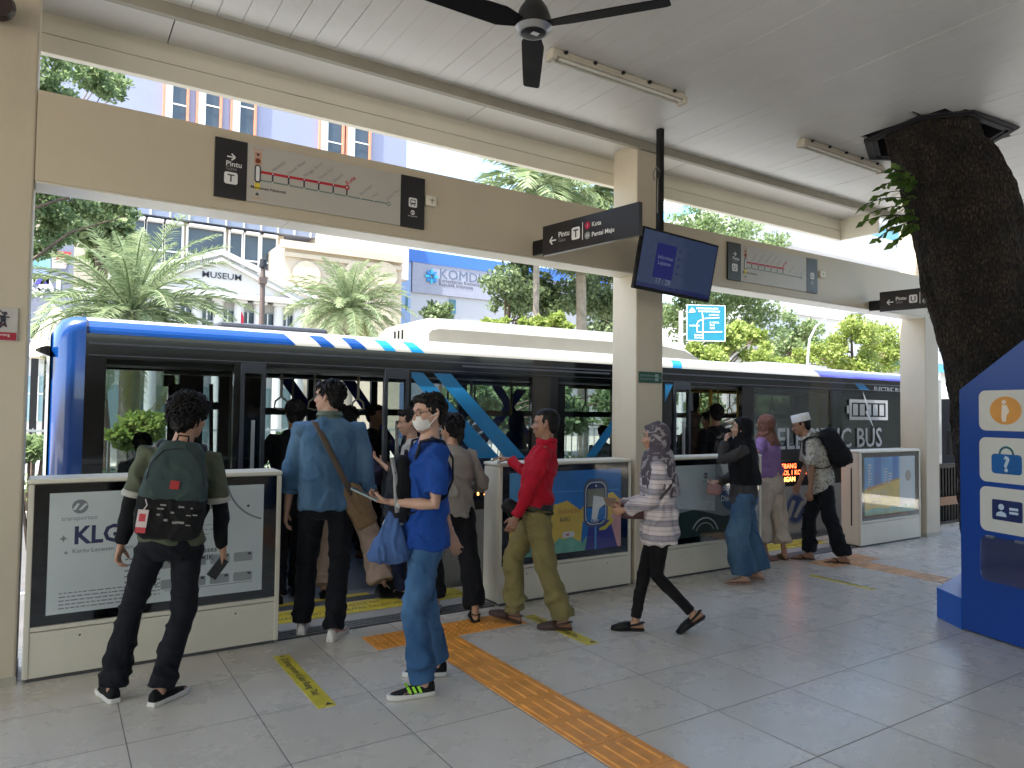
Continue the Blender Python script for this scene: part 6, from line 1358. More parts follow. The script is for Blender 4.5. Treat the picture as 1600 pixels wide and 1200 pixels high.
    tr = [(-.05, .085, .062, 0), (0, .090, .066, 0), (.06, .080, .058, .003), (.12, .074, .054, .006), (.20, .084, .06, .006), (.27, .088, .055, 0), (.31, .072, .042, -.006), (.33, .04, .034, -.008)]
    mb.loft([T(t, rx*bs, ry*bs, fw) for t, rx, ry, fw in tr])
    nkr = .034*H if sex == 'm' else .029*H
    mb.tube([neck-up*.03*H, neck+up*.01*H, neck.lerp(hc-hU*.06*hs-hF2*.015, .7), hc-hU*.05*hs-hF2*.018], [nkr*1.25, nkr, nkr*.93, nkr*.95], 14)
    head(mb, hc, HM, hs)
    for i, (sh, eb, w2) in enumerate(J):
        s = -1 if i == 0 else 1; k_ = 1 if sex == 'm' else .88
        mb.tube([shc+CRt*s*.05*H, sh, sh.lerp(eb, .3), sh.lerp(eb, .75), eb, eb.lerp(w2, .3), eb.lerp(w2, .75), w2], [r*g*k_ for r in (.038, .043, .043, .037, .034, .036, .026, .022)], 12, dome=True)
        dr = (w2-eb).normalized(); 
        if palms and palms[i]: pm, td, dr2 = (palms[i]+(None,))[:3] if len(palms[i]) == 2 else palms[i]
        else: pm, td, dr2 = (-s*.9, -.2, 0), (0, 1, 0), None
        cv = lambda q: Rt*q[0]+F*q[1]+Z_*q[2]
        if dr2: dr = (dr*.4+cv(dr2).normalized()).normalized()
        hand(mb, w2, dr, cv(pm), curls[i], cv(td), .98*g if sex == 'm' else .9*g)
    for hp_, kn, a2, hd, lf in legs:
        mb.tube([hp_+Z_*.02, hp_.lerp(kn, .3), kn, kn.lerp(a2, .3), kn.lerp(a2, .8), a2], [r*g for r in (.062, .056, .038, .042, .029, .028)], 12, dome=True)
        barefoot(mb, a2, hd, lf, .96*g)
    bm = remeshed(mb, voxel, 2, facefold(hc, HM, hs)); body = obj_from(bm, 'body', skin, base)
    # eyes, brows
    N = lambda x, y, z: hc+HM@(V((x, y, z))*hs)
    if eyes:
        for e in (-1, 1):
            m = MB(); m.ell(N(e*.031, .0745, .004), .0115*hs, .0105*hs, .0070*hs, eyew, 12, 8, M=HM); m.ell(N(e*.031+.001*e, .0815, .004), .0060*hs, .0042*hs, .0055*hs, iris, 10, 6, M=HM); m.build('eye', None, base, smooth='all')
        m = MB()
        for e in (-1, 1): m.tube([N(e*.014, .0925, .024), N(e*.030, .0925, .030), N(e*.047, .080, .026)], [(.003, .002), (.0038, .002), (.002, .0015)], 6)
        m.build('eyebrows', hairm, base)
        m = MB(); m.tube([N(-.02, .0845, -.069), N(0, .0965, -.069), N(.02, .0845, -.069)], [.003*hs, .0052*hs, .003*hs], 8); m.build('lips', lipm, base, smooth='all')
    if hair: hairpiece(base, hc, HM, hs, hair, seed)
    ctx = dict(base=base, LW=LW, spine=spine, T=T, J=J, legs=legs, hc=hc, HM=HM, hs=hs, neck=neck, shc=shc, CRt=CRt, CFw=CFw, Rt=Rt, F=F, H=H, g=g, hipz=hipz, N=N, up=up, shw=shw, seed=seed, sex=sex, ank=ank, tr=tr)
    if shirt: make_shirt(ctx, **shirt)
    if pants: make_pants(ctx, **pants)
    if shoes:
        for i, (hp_, kn, a2, hd, lf) in enumerate(legs): shoe(base, a2, hd, pitch=lf, L=.27*g, **shoes)
    return ctx
def make_shirt(c, m, sleeve='short', hem=-.02, fit=1.0, name='shirt', collar=None, amp=.0045, sl_r=None, cuff=None, belly=0, hemw=1.0, cuffm=None, m2=None):
    H, T, g, CRt, CFw, shc = c['H'], c['T'], c['g'], c['CRt'], c['CFw'], c['shc']; k_ = 1 if c['sex'] == 'm' else .92
    mb = MB(); tr = [(hem, .098*hemw, .074*hemw, .002), (hem+.03, .099*hemw, .075*hemw, .002), (.06, .094, .072+belly*.5, .004+belly*.5), (.12, .092, .070+belly, .006+belly*.6), (.19, .098, .072+belly*.5, .006), (.25, .102, .067, .002), (.285, .097, .055, -.003), (.31, .078, .045, -.006), (.328, .047, .040, -.008), (.338, .036, .034, -.008)]
    tr = sorted([q for q in tr], key=lambda q: q[0]); mb.loft([T(t, rx*fit*k_, ry*fit*k_, fw) for t, rx, ry, fw in tr])
    for i, (sh, eb, w2) in enumerate(c['J']):
        s = -1 if i == 0 else 1; a = .058*g*fit*k_
        if sleeve == 'short': P = [shc+CRt*s*.045*H-c['up']*.02*H, sh-c['up']*.003, sh.lerp(eb, .35), sh.lerp(eb, .78)]; rr = [a*.95, a, a*.98, a*(1.05 if not sl_r else sl_r)]
        elif sleeve == 'half': P = [shc+CRt*s*.045*H-c['up']*.02*H, sh, sh.lerp(eb, .5), eb.lerp(w2, .05)]; rr = [a*.95, a, a*.95, a*1.05]
        elif sleeve == 'elbow': P = [shc+CRt*s*.045*H-c['up']*.02*H, sh, sh.lerp(eb, .5), eb, eb.lerp(w2, .45)]; rr = [a*.95, a*1.02, a*.98, a*.94, a*.9]
        else: P = [shc+CRt*s*.045*H-c['up']*.02*H, sh, sh.lerp(eb, .5), eb, eb.lerp(w2, .5), eb.lerp(w2, .93)]; rr = [a*.95, a, a*.90, a*.84, a*.76, a*(.62 if not sl_r else sl_r)]
        mb.tube(P, rr, 14)
    me = remeshed(mb, .0085, 3, nfold(amp*1.7, 6.5, 5.0, c['seed'], None)); o = obj_from(me, name, m, c['base']); c['shirt'] = o
    if cuff:      # turned cuff ring
        for i, (sh, eb, w2) in enumerate(c['J']):
            p = sh.lerp(eb, .76) if sleeve == 'short' else eb.lerp(w2, .42 if sleeve == 'elbow' else .90); d = (eb-sh).normalized() if sleeve == 'short' else (w2-eb).normalized(); r_ = .058*g*fit*(1.08 if sleeve == 'short' else .95 if sleeve == 'elbow' else .68)
            mm = MB(); mm.tube([p, p+d*.008, p+d*.028, p+d*.034], [r_*.96, r_*1.04, r_*1.04, r_*.96], 18); mm.build('cuff', cuffm or m, o, smooth='all')
    if collar:
        nk = c['neck']; up = c['up']; r_ = .046*H if c['sex'] == 'm' else .04*H; rg = []
        for k, (h_, q) in enumerate(((-.012, 1.12), (.006, 1.02), (.022, .95), (.020, 1.06), (.004, 1.2))):
            rg.append([nk+up*(h_*H/1.7*1.6+(.012 if math.sin(a) < 0 else -.01)*1)+CRt*r_*q*math.cos(a)+CFw*(r_*q*math.sin(a)*.95-.006) for a in [2*math.pi*j/28 for j in range(28)]])
        mm = MB(); mm.loft(rg, caps=False); mm.build('collar', collar, o, smooth='all')
    return o
def make_pants(c, m, r=(.088, .062, .058), name='trousers', waist=.055, amp=.004, cut=.94, stack=True, hips=1.0):
    H, T, g = c['H'], c['T'], c['g']; mb = MB(); LW = c['LW']
    Tp = lambda z, rx, ry: [LW(rx*H*math.cos(a), ry*H*math.sin(a)-.004, c['hipz']+z*H) for a in [2*math.pi*j/20 for j in range(20)]]
    mb.loft([Tp(-.062, .075*hips, .060*hips), Tp(-.03, .094*hips, .071*hips), Tp(0, .097*hips, .074*hips), [v for v in T(.03, .086*hips, .065*hips, 0)], [v for v in T(waist, .080*hips, .060*hips, .002)]])
    for hp_, kn, a2, hd, lf in c['legs']:
        e = kn.lerp(a2, cut); a, b, d = [q*g for q in r]
        mb.tube([hp_+Z_*.03, hp_.lerp(kn, .15), hp_.lerp(kn, .55), kn, kn.lerp(a2, .4), kn.lerp(a2, .75*cut+.05), e], [a*.95, a, (a+b)/2, b, (b+d)/2, d*.98, d], 16)
    az = c['legs'][0][2].z; kz = c['legs'][0][1].z
    def mask(x, y, z): return .55+1.1*math.exp(-((z-az-.09)/.10)**2)+.5*math.exp(-((z-kz)/.08)**2)+.5*math.exp(-((z-c['hipz']+.05)/.07)**2)
    me = remeshed(mb, .009, 3, nfold(amp*1.6, 6, 8 if stack else 2.2, c['seed']+3, mask)); o = obj_from(me, name, m, c['base']); return o
def glasses(c, m=None):
    N = c['N']; g = MB()
    for e in (-1, 1):
        g.tube([N(e*.032+.022*math.cos(a), .098-.004*abs(math.cos(a))*(1 if math.cos(a)*e > 0 else 0), .004+.018*math.sin(a)) for a in [2*math.pi*j/16 for j in range(17)]], .0016, 5)
        g.tube([N(e*.054, .095, .008), N(e*.072, .05, .010), N(e*.078, -.005, .008)], .0018, 5)
    g.tube([N(-.010, .100, .006), N(.010, .100, .006)], .0016, 5); o = g.build('glasses', m or darksteel, c['base'], smooth='all'); return o
def backpack(label, c, w, h, d, mtop, mbot, z0, group=None, front=False, straps=True, off=.0, split=.42, tilt=0):
    T_ = c['spine']; s = 1 if front else -1; CR_, CF_ = c['CRt'], c['CFw']; up = c['up']; ctr = T_(z0*c['H'])+CF_*s*(.065*c['H']+d*.45+off)
    t = thing('backpack', tuple(ctr-up*h/2), label, 'backpack', group); B_ = lambda x, y, z: ctr+CR_*x+CF_*s*y+up*z
    def boxy(z0_, z1_, prof, dd):
        mb = MB(); rg = []
        for k, (f, sx, sy) in enumerate(prof):
            z = z0_+(z1_-z0_)*f
            rg.append([B_(w/2*sx*(abs(math.cos(a))**.55)*(1 if math.cos(a) > 0 else -1), dd/2*sy*(abs(math.sin(a))**.6)*(1 if math.sin(a) > 0 else -1)+(dd/2)*(sy-1)*-.0, z) for a in [2*math.pi*j/24 for j in range(24)]])
        mb.loft(rg); return mb
    mt_ = boxy(-h/2+h*split-.01, h/2, ((0, 1, 1), (.25, .97, 1), (.6, .84, .92), (.85, .70, .75), (1, .48, .45)), d)
    obj_from(remeshed(mt_, .009, 3, nfold(.004, 12, 9, c['seed']+9)), 'main_pocket', mtop, t)
    mb_ = boxy(-h/2, -h/2+h*split, ((0, .7, .7), (.12, .95, .95), (.5, 1.02, 1.04), (.9, 1.02, 1.04), (1, 1, 1)), d*1.02)
    obj_from(remeshed(mb_, .009, 3, nfold(.005, 12, 9, c['seed']+19)), 'lower_pocket', mbot, t)
    m = MB(); m.tube([B_(-.03, -.2*d, h/2-.01), B_(-.025, -.2*d, h/2+.03), B_(.025, -.2*d, h/2+.03), B_(.03, -.2*d, h/2-.01)], .006, 6); m.build('top_handle', mbot, t, smooth='all')
    m = MB(); P = [B_(w*.43, d*.30, -h*.05), B_(w*.40, d*.40, h*.25), B_(w*.25, d*.36, h*.40), B_(0, d*.32, h*.44), B_(-w*.25, d*.36, h*.40), B_(-w*.40, d*.40, h*.25), B_(-w*.43, d*.30, -h*.05)]; m.tube(P, .0035, 5); m.build('zip', darksteel, t, smooth='all')
    if straps:
        for i, (sh, eb, w2) in enumerate(c['J']):
            e = -1 if i == 0 else 1; m = MB(); a = T_(.322*c['H'])+CR_*e*.062*c['H']; H = c['H']
            P = [B_(e*w*.25, -d*.45, h*.38), a+CF_*s*-(-.02)+CF_*s*.035*H+up*.0, a+up*.022, a-CF_*s*.035*H+up*.01, T_(.27*H)+CR_*e*.075*H-CF_*s*.068*H, T_(.20*H)+CR_*e*.085*H-CF_*s*.070*H, T_(.14*H)+CR_*e*.098*H-CF_*s*.045*H, T_(.11*H)+CR_*e*.1*H, B_(e*w*.42, -d*.3, -h*.35)]
            m.tube(P, [(.028, .006)]*len(P), 8, hint=CR_); m.build('strap', mbot, t, smooth='all')
    return t, B_
def ribbon(m, P, wd, th, hint, mt=None): m.tube(P, [(wd, th)]*len(P), 8, mt, hint=hint)

# --- 1 man in the grey green shirt, back to the camera, with a backpack
olive = cloth('shirt_olive', (0.085, 0.095, 0.06)); ink = cloth('trousers_ink', (0.005, 0.0055, 0.0084), bump=.25); slv = cloth('sleeve_black', (0.0042, 0.0042, 0.005)); navyc = cloth('trousers_navy', (0.0055, 0.0059, 0.0101))
c = person('man in an olive T-shirt with black undersleeves seen from behind at the KLG gate', (.58, 4.41), 10, 1.63, [(.305, 4.53, -12, 0), (.575, 4.335, 52, 0)], side=4.5, headyaw=38, headpitch=-8, headfwd=.02, wr=[(-.27, .05, .76), (.27, .03, .765)], palms=[None, ((-.7, .2, .2), (0, .9, 0))], curls=(.8, .9), hair='bushy', skin=skin1, seed=1, voxel=.0058,
    shirt=dict(m=slv, sleeve='long', hem=-.055, fit=.93, name='undershirt'), pants=dict(m=ink, r=(.085, .066, .074), cut=.99, amp=.005), shoes=dict(m_up=cloth('shoe_black', (0.005, 0.005, 0.0055)), m_sole=mat('sole_white', (.6, .58, .54), .6)))
make_shirt(c, m=olive, sleeve='short', hem=-.005, fit=1.05, cuff=True, cuffm=cloth('cuff_grey', (0.42, 0.4, 0.36)))
bp, B_ = backpack('dark teal backpack with a red and white tag worn by the man in olive', c, .335, .52, .18, cloth('pack_teal', (0.035, 0.055, 0.052), bump=.2), cloth('pack_black', (0.0092, 0.0084, 0.0084), bump=.3), .185)
m = MB(); n_ = -c['CFw']; q = B_(0, .095, .035); m.obox(q, c['CRt']*.022, c['up']*.022, n_*.003); m.build('red_patch', mat('patch_red', (.35, .02, .02), .7), bp)
m = MB(); q = B_(-.125, .10, -.15); m.obox(q, c['CRt']*.025, c['up']*.045, n_*.003, mat('tag_white', (.65, .55, .52), .5)); m.obox(q+n_*.003+c['up']*.005, c['CRt']*.015, c['up']*.02, n_*.001, mat('tag_red', (.55, .05, .06), .5)); m.obox(q-c['up']*.06, c['CRt']*.024, c['up']*.014, n_*.003, mat('tag_red', (1, 1, 1))); m.tube([q+c['up']*.045, q+c['up']*.07+c['CRt']*.012, q+c['up']*.10], .003, 5, mat('tag_white', (1, 1, 1))); m.build('luggage_tag', None, bp)
m = MB(); rr = random.Random(3)
for k in range(14): q = B_(rr.uniform(-.11, .13), .1, -.07-rr.uniform(0, .1)); m.obox(q, c['CRt']*rr.uniform(.004, .016), c['up']*rr.uniform(.002, .006), n_*.001)
m.build('print', mat('print_grey', (.25, .24, .22), .7), bp)
fl_ = B_(0, .02, .14); m = MB(); m.loft([[B_(x*.12*(1-.45*f), .085-.03*f, -.03+.22*f)+V((0, 0, 0)) for x in (-1, -.5, 0, .5, 1)]+[B_(x*.12*(1-.45*f), .075-.03*f, -.03+.22*f) for x in (1, .5, 0, -.5, -1)] for f in (0, .4, .8, 1)]); m.build('flap', cloth('pack_flap', (0.045, 0.066, 0.06)), bp, smooth='all', )
w2 = c['J'][1][2]; t = thing('phone', tuple(w2), 'black phone hanging from the right hand of the man in olive', 'phone', None); m = MB(); q = w2+V((-.0, -.02, -.10)); ax = (c['Rt']*-.55-Z_*.8).normalized(); m.obox(q-c['Rt']*.03, ax*.06, ax.cross(c['F'])*.031, c['F']*.005); m.build('case', blackm, t, bevel=.004)
m = MB(); m.obox(q-c['Rt']*.03+c['F']*-.0055, ax*.05, ax.cross(c['F'])*.025, c['F']*.001); m.build('back_plate', darksteel, t)

# --- 2 man in the denim shirt, back view, face in profile to the left
dsh = denim('denim_shirt', (.045, .105, .19), (.09, .17, .27)); tan = mat('leather_tan', (.13, .075, .03), .55, var=.15, bump=.1)
c = person('tall man in a light blue denim shirt seen from behind at the open bus door', (1.665, 5.00), 18, 1.775, [(1.55, 5.16, 20, 0), (1.715, 4.90, 42, 0)], lean=2, headyaw=-62, headpitch=2, wr=[(-.29, .05, .80), (.30, .06, .84)], el=[(-.9, -.4, 0), (.9, -.5, 0)], palms=[((.9, .1, 0), (0, 1, 0)), ((-.9, .2, 0), (0, 1, 0))], curls=(.5, .6), hair='short', skin=skin2, seed=2, voxel=.0058,
    shirt=dict(m=dsh, sleeve='elbow', hem=-.03, fit=1.22, amp=.0045, collar=cloth('collar_inside', (0.1, 0.13, 0.1)), cuff=True, name='denim_shirt'), pants=dict(m=ink, r=(.09, .07, .068), cut=1.0), shoes=dict(m_up=mat('shoe_white', (.68, .66, .63), .5), m_sole=mat('sole_white', (1, 1, 1))))
glasses(c)
t = thing('sling_bag', tuple(c['spine'](0)), 'brown sling bag worn across the back of the man in denim', 'bag'); sp = c['spine']; H = c['H']; CR_, CF_ = c['CRt'], c['CFw']
m = MB(); P = [sp(.26*H)-CR_*.075*H+CF_*.09*H, sp(.325*H)-CR_*.06*H+CF_*.0, sp(.315*H)-CR_*.055*H-CF_*.055*H, sp(.25*H)-CR_*.02*H-CF_*.090*H, sp(.17*H)+CR_*.02*H-CF_*.098*H, sp(.09*H)+CR_*.06*H-CF_*.092*H, sp(.03*H)+CR_*.095*H-CF_*.075*H]; ribbon(m, P, .022, .004, CR_); m.build('strap', mat('strap_brown', (.08, .055, .035), .7), t, smooth='all')
mb = MB(); q = sp(-.015*H)+CR_*.118*H-CF_*.055*H; ax = (Z_*.85-CR_*.45).normalized(); bx = CF_; cx = ax.cross(bx)
mb.loft([[q+ax*(.13*f)+cx*(.085*sc*(abs(math.cos(a))**.6)*(1 if math.cos(a) > 0 else -1))+bx*(.045*sc*(abs(math.sin(a))**.7)*(1 if math.sin(a) > 0 else -1)) for a in [2*math.pi*j/20 for j in range(20)]] for f, sc in ((-1.25, .75), (-1.1, .98), (0, 1.05), (1.0, .9), (1.3, .5))]); obj_from(remeshed(mb, .009, 3, nfold(.003, 14, 10, 4)), 'pouch', tan, t)

# --- 3 man in blue with face mask and phone
jeans = denim('jeans_blue', (.025, .075, .17), (.06, .14, .27)); royal = cloth('shirt_royal', (0.008, 0.05, 0.25)); lime = mat('stripe_lime', (.35, .75, .05), .5)
c = person('man in a bright blue T-shirt with face mask and glasses holding up a phone', (1.845, 3.79), -78, 1.66, [(1.74, 3.68, -76, 0), (1.945, 3.93, -62, 0)], lean=-2, headyaw=-22, headpitch=-4, wr=[(-.10, .22, 1.08), (.14, -.20, .84)], el=[(-.6, -1, -.9), (.6, -.9, 0)], palms=[((.2, .2, 1), (0, .5, 1), (.4, .9, .15)), None], curls=(.75, .5), hair='short', skin=skin2, seed=3, voxel=.0058,
    shirt=dict(m=royal, sleeve='short', hem=-.04, fit=1.12, amp=.006, belly=.012, hemw=1.1), pants=dict(m=jeans, r=(.096, .073, .070), cut=1.0, amp=.006), shoes=dict(m_up=cloth('shoe_knit', (0.0076, 0.0076, 0.0092)), m_sole=mat('sole_white', (1, 1, 1)), accent=lime))
glasses(c)
N = c['N']; HM = c['HM']; mb = MB(); rg = []
for f, y, z, w_, d_ in ((0, .078, -.012, .046, .034), (.2, .080, -.03, .058, .044), (.5, .074, -.055, .060, .052), (.8, .066, -.085, .052, .048), (1, .055, -.110, .034, .036)):
    rg.append([N(w_*math.cos(a), y-.045+(d_+.025)*math.sin(a)*.98+.006, z) for a in [2*math.pi*j/20 for j in range(20)]])
mb.loft(rg); mk_ = obj_from(remeshed(mb, .006, 3), 'face_mask', mat('mask_white', (.66, .63, .60), .8, bump=.1), c['base'])
m = MB()
for e in (-1, 1): m.tube([N(e*.052, .05, -.03), N(e*.078, .0, -.005), N(e*.082, -.018, .0)], .002, 5); m.tube([N(e*.048, .045, -.085), N(e*.078, .0, -.03), N(e*.082, -.015, -.02)], .002, 5)
m.build('mask_loop', whitem, mk_)
bpk, B_ = backpack('black backpack worn on the chest of the masked man in blue', c, .27, .38, .13, cloth('pack_jet', (0.005, 0.005, 0.0067), bump=.2), cloth('pack_jet2', (0.0063, 0.0067, 0.0101), bump=.2), .155, front=True, off=-.005)
m = MB(); m.tube([B_(-.08, .07, .18), B_(-.11, .05, .08), B_(-.13, .04, -.05), B_(-.14, .03, -.12)], [(.014, .004)]*4, 6); m.build('grey_strap', mat('webbing_grey', (.28, .28, .28), .7), bpk, smooth='all')
w2 = c['J'][0][2]; fw_ = (c['F']*.93+c['Rt']*.2).normalized(); ph = w2+fw_*.12+Z_*.045
t = thing('phone', tuple(ph), 'slim phone held level in front of the masked man', 'phone'); m = MB(); sx_ = (fw_*.88+Z_*.42).normalized(); sy_ = (c['Rt']*1.0-fw_*.2); sy_ = (sy_-sx_*sy_.dot(sx_)).normalized(); m.obox(ph+fw_*.03, sx_*.08, sy_*.038, sx_.cross(sy_)*.005); m.build('case', mat('phone_silver', (.30, .38, .40), .3, metal=.4), t, bevel=.003); m = MB(); m.obox(ph+fw_*.03+sx_.cross(sy_)*.0055*(1 if sx_.cross(sy_).z > 0 else -1), sx_*.075, sy_*.034, sx_.cross(sy_)*.0006); m.build('screen', blackm, t)
t = thing('tote_bag', tuple(w2-Z_*.45), 'blue shopping bag with a pale strap hanging from the wrist of the masked man', 'bag')
tb = cloth('tote_blue', (0.05, 0.1, 0.24), var=.25, vs=6); a0 = w2-fw_*.03; m = MB()
bt = a0-Z_*.03+fw_*.02
for s in (-1, 1): m.tube([a0+Z_*.03, a0+c['Rt']*s*.035-Z_*.01, bt+c['Rt']*s*.015-Z_*.05+fw_*.02*s, bt-Z_*.10+fw_*.05*s], [(.012, .003)]*4, 8, hint=fw_)
m.build('strap', cloth('strap_pale', (0.42, 0.42, 0.4)), t, smooth='all')
mb = MB(); mb.loft([[bt+fw_*(w_*(abs(math.cos(a))**.7)*(1 if math.cos(a) > 0 else -1)+o_)+c['Rt']*(d_*math.sin(a))-Z_*z_ for a in [2*math.pi*j/20 for j in range(20)]] for z_, w_, d_, o_ in ((.02, .02, .012, 0), (.10, .055, .028, .005), (.20, .095, .045, .012), (.28, .12, .05, .02), (.305, .105, .03, .02))]); obj_from(remeshed(mb, .008, 2, nfold(.008, 16, 5, 12)), 'pouch', tb, t)

# --- 4 capped person in black going through the door
dkc = cloth('coat_black', (0.0042, 0.0042, 0.0059)); c = person('person in black clothes and a dark cap entering the front bus door', (1.72, 6.05), 12, 1.63, [(1.60, 6.0, 10, 0), (1.80, 6.25, 10, 0)], lean=3, headyaw=-8, wr=[(-.30, .22, 1.0), (.26, .1, .8)], hair='short', skin=skin3, voxel=.012, seed=4, eyes=False,
    shirt=dict(m=dkc, sleeve='long', hem=-.10, fit=1.2, name='coat', amp=.006), pants=dict(m=navyc, r=(.09, .07, .068), cut=1.0), shoes=dict(m_up=slv, m_sole=blackmat))
N = c['N']; mb = MB(); mb.ell(N(0, -.012, .05), .088, .108, .085, M=c['HM'], nu=18, nv=10); mb.tube([N(0, .06, .05), N(0, .15, .045)], [(.065, .008), (.05, .006)], 12, hint=c['HM']@X); obj_from(remeshed(mb, .009, 2), 'cap', cloth('cap_charcoal', (0.03, 0.03, 0.032)), c['base'])
# --- 5 woman in wide beige trousers boarding
c = person('person in wide beige trousers boarding the bus behind the man in denim', (2.16, 6.02), 30, 1.6, [(1.98, 5.98, 20, 0), (2.42, 5.72, 60, .25)], lean=4, headyaw=0, hair='long', sex='f', skin=skin1, voxel=.012, seed=5, eyes=False, wr=[None, (.25, .12, .92)],
    shirt=dict(m=cloth('blouse_dark', (0.02, 0.02, 0.05)), sleeve='long', hem=-.03, fit=1.1), pants=dict(m=cloth('linen_beige', (0.36, 0.27, 0.22)), r=(.105, .105, .125), cut=.92, name='wide_trousers', stack=False), shoes=dict(m_up=slv, m_sole=blackmat))
# --- 6 person in pale top with a raised hand
c = person('short haired person in a pale grey top raising a hand beside the bus door', (2.62, 5.62), -62, 1.60, [(2.50, 5.66, -60, 0), (2.66, 5.45, -70, 0)], lean=2, headyaw=-6, headpitch=-8, wr=[(-.10, .27, 1.15), (.17, .2, 1.1)], el=[(-.5, -.6, -1), (.5, -.5, -1)], palms=[((.3, .3, .8), (1, 0, 0)), None], hair='short', sex='f', skin=skin2, voxel=.008, seed=6,
    shirt=dict(m=cloth('top_palegrey', (0.38, 0.38, 0.37)), sleeve='half', hem=-.02, fit=1.1), pants=dict(m=cloth('trousers_darkblue', (0.015, 0.02, 0.05)), r=(.085, .066, .062), cut=1), shoes=dict(m_up=slv, m_sole=blackmat))
# --- 7 woman in a taupe top, back view
c = person('woman in a taupe top seen from behind, between the masked man and the gate', (2.69, 5.02), 10, 1.555, [(2.60, 5.16, 8, 0), (2.77, 4.80, 25, 0)], lean=5, headyaw=-25, headpitch=-6, wr=[(-.2, .22, .92), (.20, .24, .93)], hair='long', sex='f', skin=skin1, seed=7, eyes=False,
    shirt=dict(m=cloth('top_taupe', (0.24, 0.215, 0.19)), sleeve='long', hem=-.03, fit=1.18, amp=.007), pants=dict(m=cloth('trousers_black', (0.005, 0.005, 0.0067)), r=(.098, .085, .088), cut=.93, stack=False), shoes=dict(m_up=blackmat, m_sole=blackmat, kind='clog'))
N = c['N']; mb = MB(); mb.ell(N(0, -.10, -.03), .045, .04, .05, M=c['HM']); mb.tube([N(0, -.08, -.03), N(.01, -.11, -.08), N(.0, -.10, -.15)], [.035, .032, .012], 10, dome=True); obj_from(remeshed(mb, .008, 2, nfold(.004, 40, 20, 5)), 'ponytail', hairm, c['base'])

# --- 8 man in red walking left
redc = cloth('shirt_red', (0.4, 0.006, 0.02), var=.08); khaki = cloth('trousers_khaki', (0.2, 0.165, 0.065), var=.1); brown = mat('clog_brown', (.05, .025, .018), .5)
c = person('man in a red long sleeved shirt and khaki trousers walking left by the gate', (3.085, 4.44), -56, 1.60, [(3.155, 4.27, -52, 0), (2.915, 4.60, -48, -.25)], lean=-7, headyaw=6, headpitch=0, wr=[(-.15, .16, .79), (.47, .22, 1.20)], el=[(-.7, -.8, 0), (.3, .2, -1)], palms=[((.9, 0, .1), (0, 1, 0)), ((0, .2, -1), (-1, 0, 0), (-.2, 1, 0))], curls=(.5, .4), hair='crop', skin=skin3, seed=8, voxel=.006,
    shirt=dict(m=redc, sleeve='long', hem=.045, fit=1.10, amp=.006, sl_r=.72, collar=redc), pants=dict(m=khaki, r=(.10, .084, .080), cut=.98, amp=.007, waist=.05), shoes=dict(m_up=brown, m_sole=brown, kind='clog'))
m = MB(); T = c['T']; m.loft([T(.032, .098, .076), T(.032, .106, .083), T(.058, .106, .083), T(.058, .098, .076)], caps=False); bl_ = m.build('belt', mat('belt_black', (.015, .013, .012), .45), c['base'], smooth=True)
t = thing('waist_bag', tuple(c['spine'](0)), 'black waist bag at the hip of the man in red', 'bag'); mb = MB(); q = c['spine'](.02*c['H'])+c['F']*.17-c['Rt']*.06; ax = (c['F']*.6+Z_*.45).normalized(); mb.loft([[q+ax*(.085*f)+ax.cross(c['Rt']).normalized()*(.06*s*math.sin(a))+c['Rt']*(.04*s*math.cos(a)) for a in [2*math.pi*j/16 for j in range(16)]] for f, s in ((-1.1, .5), (-.9, .9), (0, 1.05), (.9, .9), (1.1, .5))]); obj_from(remeshed(mb, .008, 3), 'pouch', blackmat, t)
m = MB(); m.loft([T(.012, .106, .082), T(.012, .108, .084), T(.022, .108, .084), T(.022, .106, .082)], caps=False); m.build('strap', blackmat, t)

# --- hijab builder
def hijab(c, m, name='hijab', drape=.22, amp=.006, back=0, wide=1.0, front=True):
    N, H, T, sp, CR_, CF_, up = c['N'], c['H'], c['T'], c['spine'], c['CRt'], c['CFw'], c['up']; s = c['hs']; HM = c['HM']; hc = c['hc']; mb = MB()
    mb.ell(N(0, -.020, .030), .092*s, .104*s, .094*s, M=HM, nu=22, nv=14)
    mb.ell(N(0, -.040, -.03), .088*s, .085*s, .098*s, M=HM, nu=20, nv=12)
    a0 = N(0, -.03, -.07); nk = c['neck']; n0 = nk+up*.01
    rg = []; hF2 = HM@Y_; hR = HM@X
    def ring(c0, R1, F1, rx, ryf, ryb): return [c0+R1*rx*math.cos(a)+F1*((ryf if math.sin(a) > 0 else ryb)*math.sin(a)) for a in [2*math.pi*j/24 for j in range(24)]]
    rg = [ring(N(0, -.012, -.05), hR, hF2, .080*s, .060*s, .092*s), ring(N(0, -.012, -.10), hR, hF2, .072*s, .072*s, .086*s), ring(nk+up*.02*H, CR_, CF_, .060*H, .064*H, .068*H), ring(sp(.32*H), CR_, CF_, .086*H*wide, .080*H, .080*H),
        ring(sp(.295*H), CR_, CF_, .118*H*wide, .084*H, .080*H), ring(sp(.24*H), CR_, CF_, .122*H*wide, .090*H, .085*H), ring(sp((.335-drape)*H), CR_, CF_, .110*H*wide, .088*H, (.088+back)*H)]
    mb.loft(rg)
    # rolled edge round the face
    pts = []
    for k in range(17):
        a = math.pi*2*k/16; pts.append(N(.062*math.sin(a), .066-.022*abs(math.sin(a))+(.012 if math.cos(a) > .7 else 0), .0-.0+.088*math.cos(a)*(.92 if math.cos(a) > 0 else 1.22)))
    mb.tube(pts, .013*s, 8)
    fz = nfold(amp, 8, 4, c['seed']+2); o = obj_from(remeshed(mb, .008, 3, fz), name, m, c['base']); return o
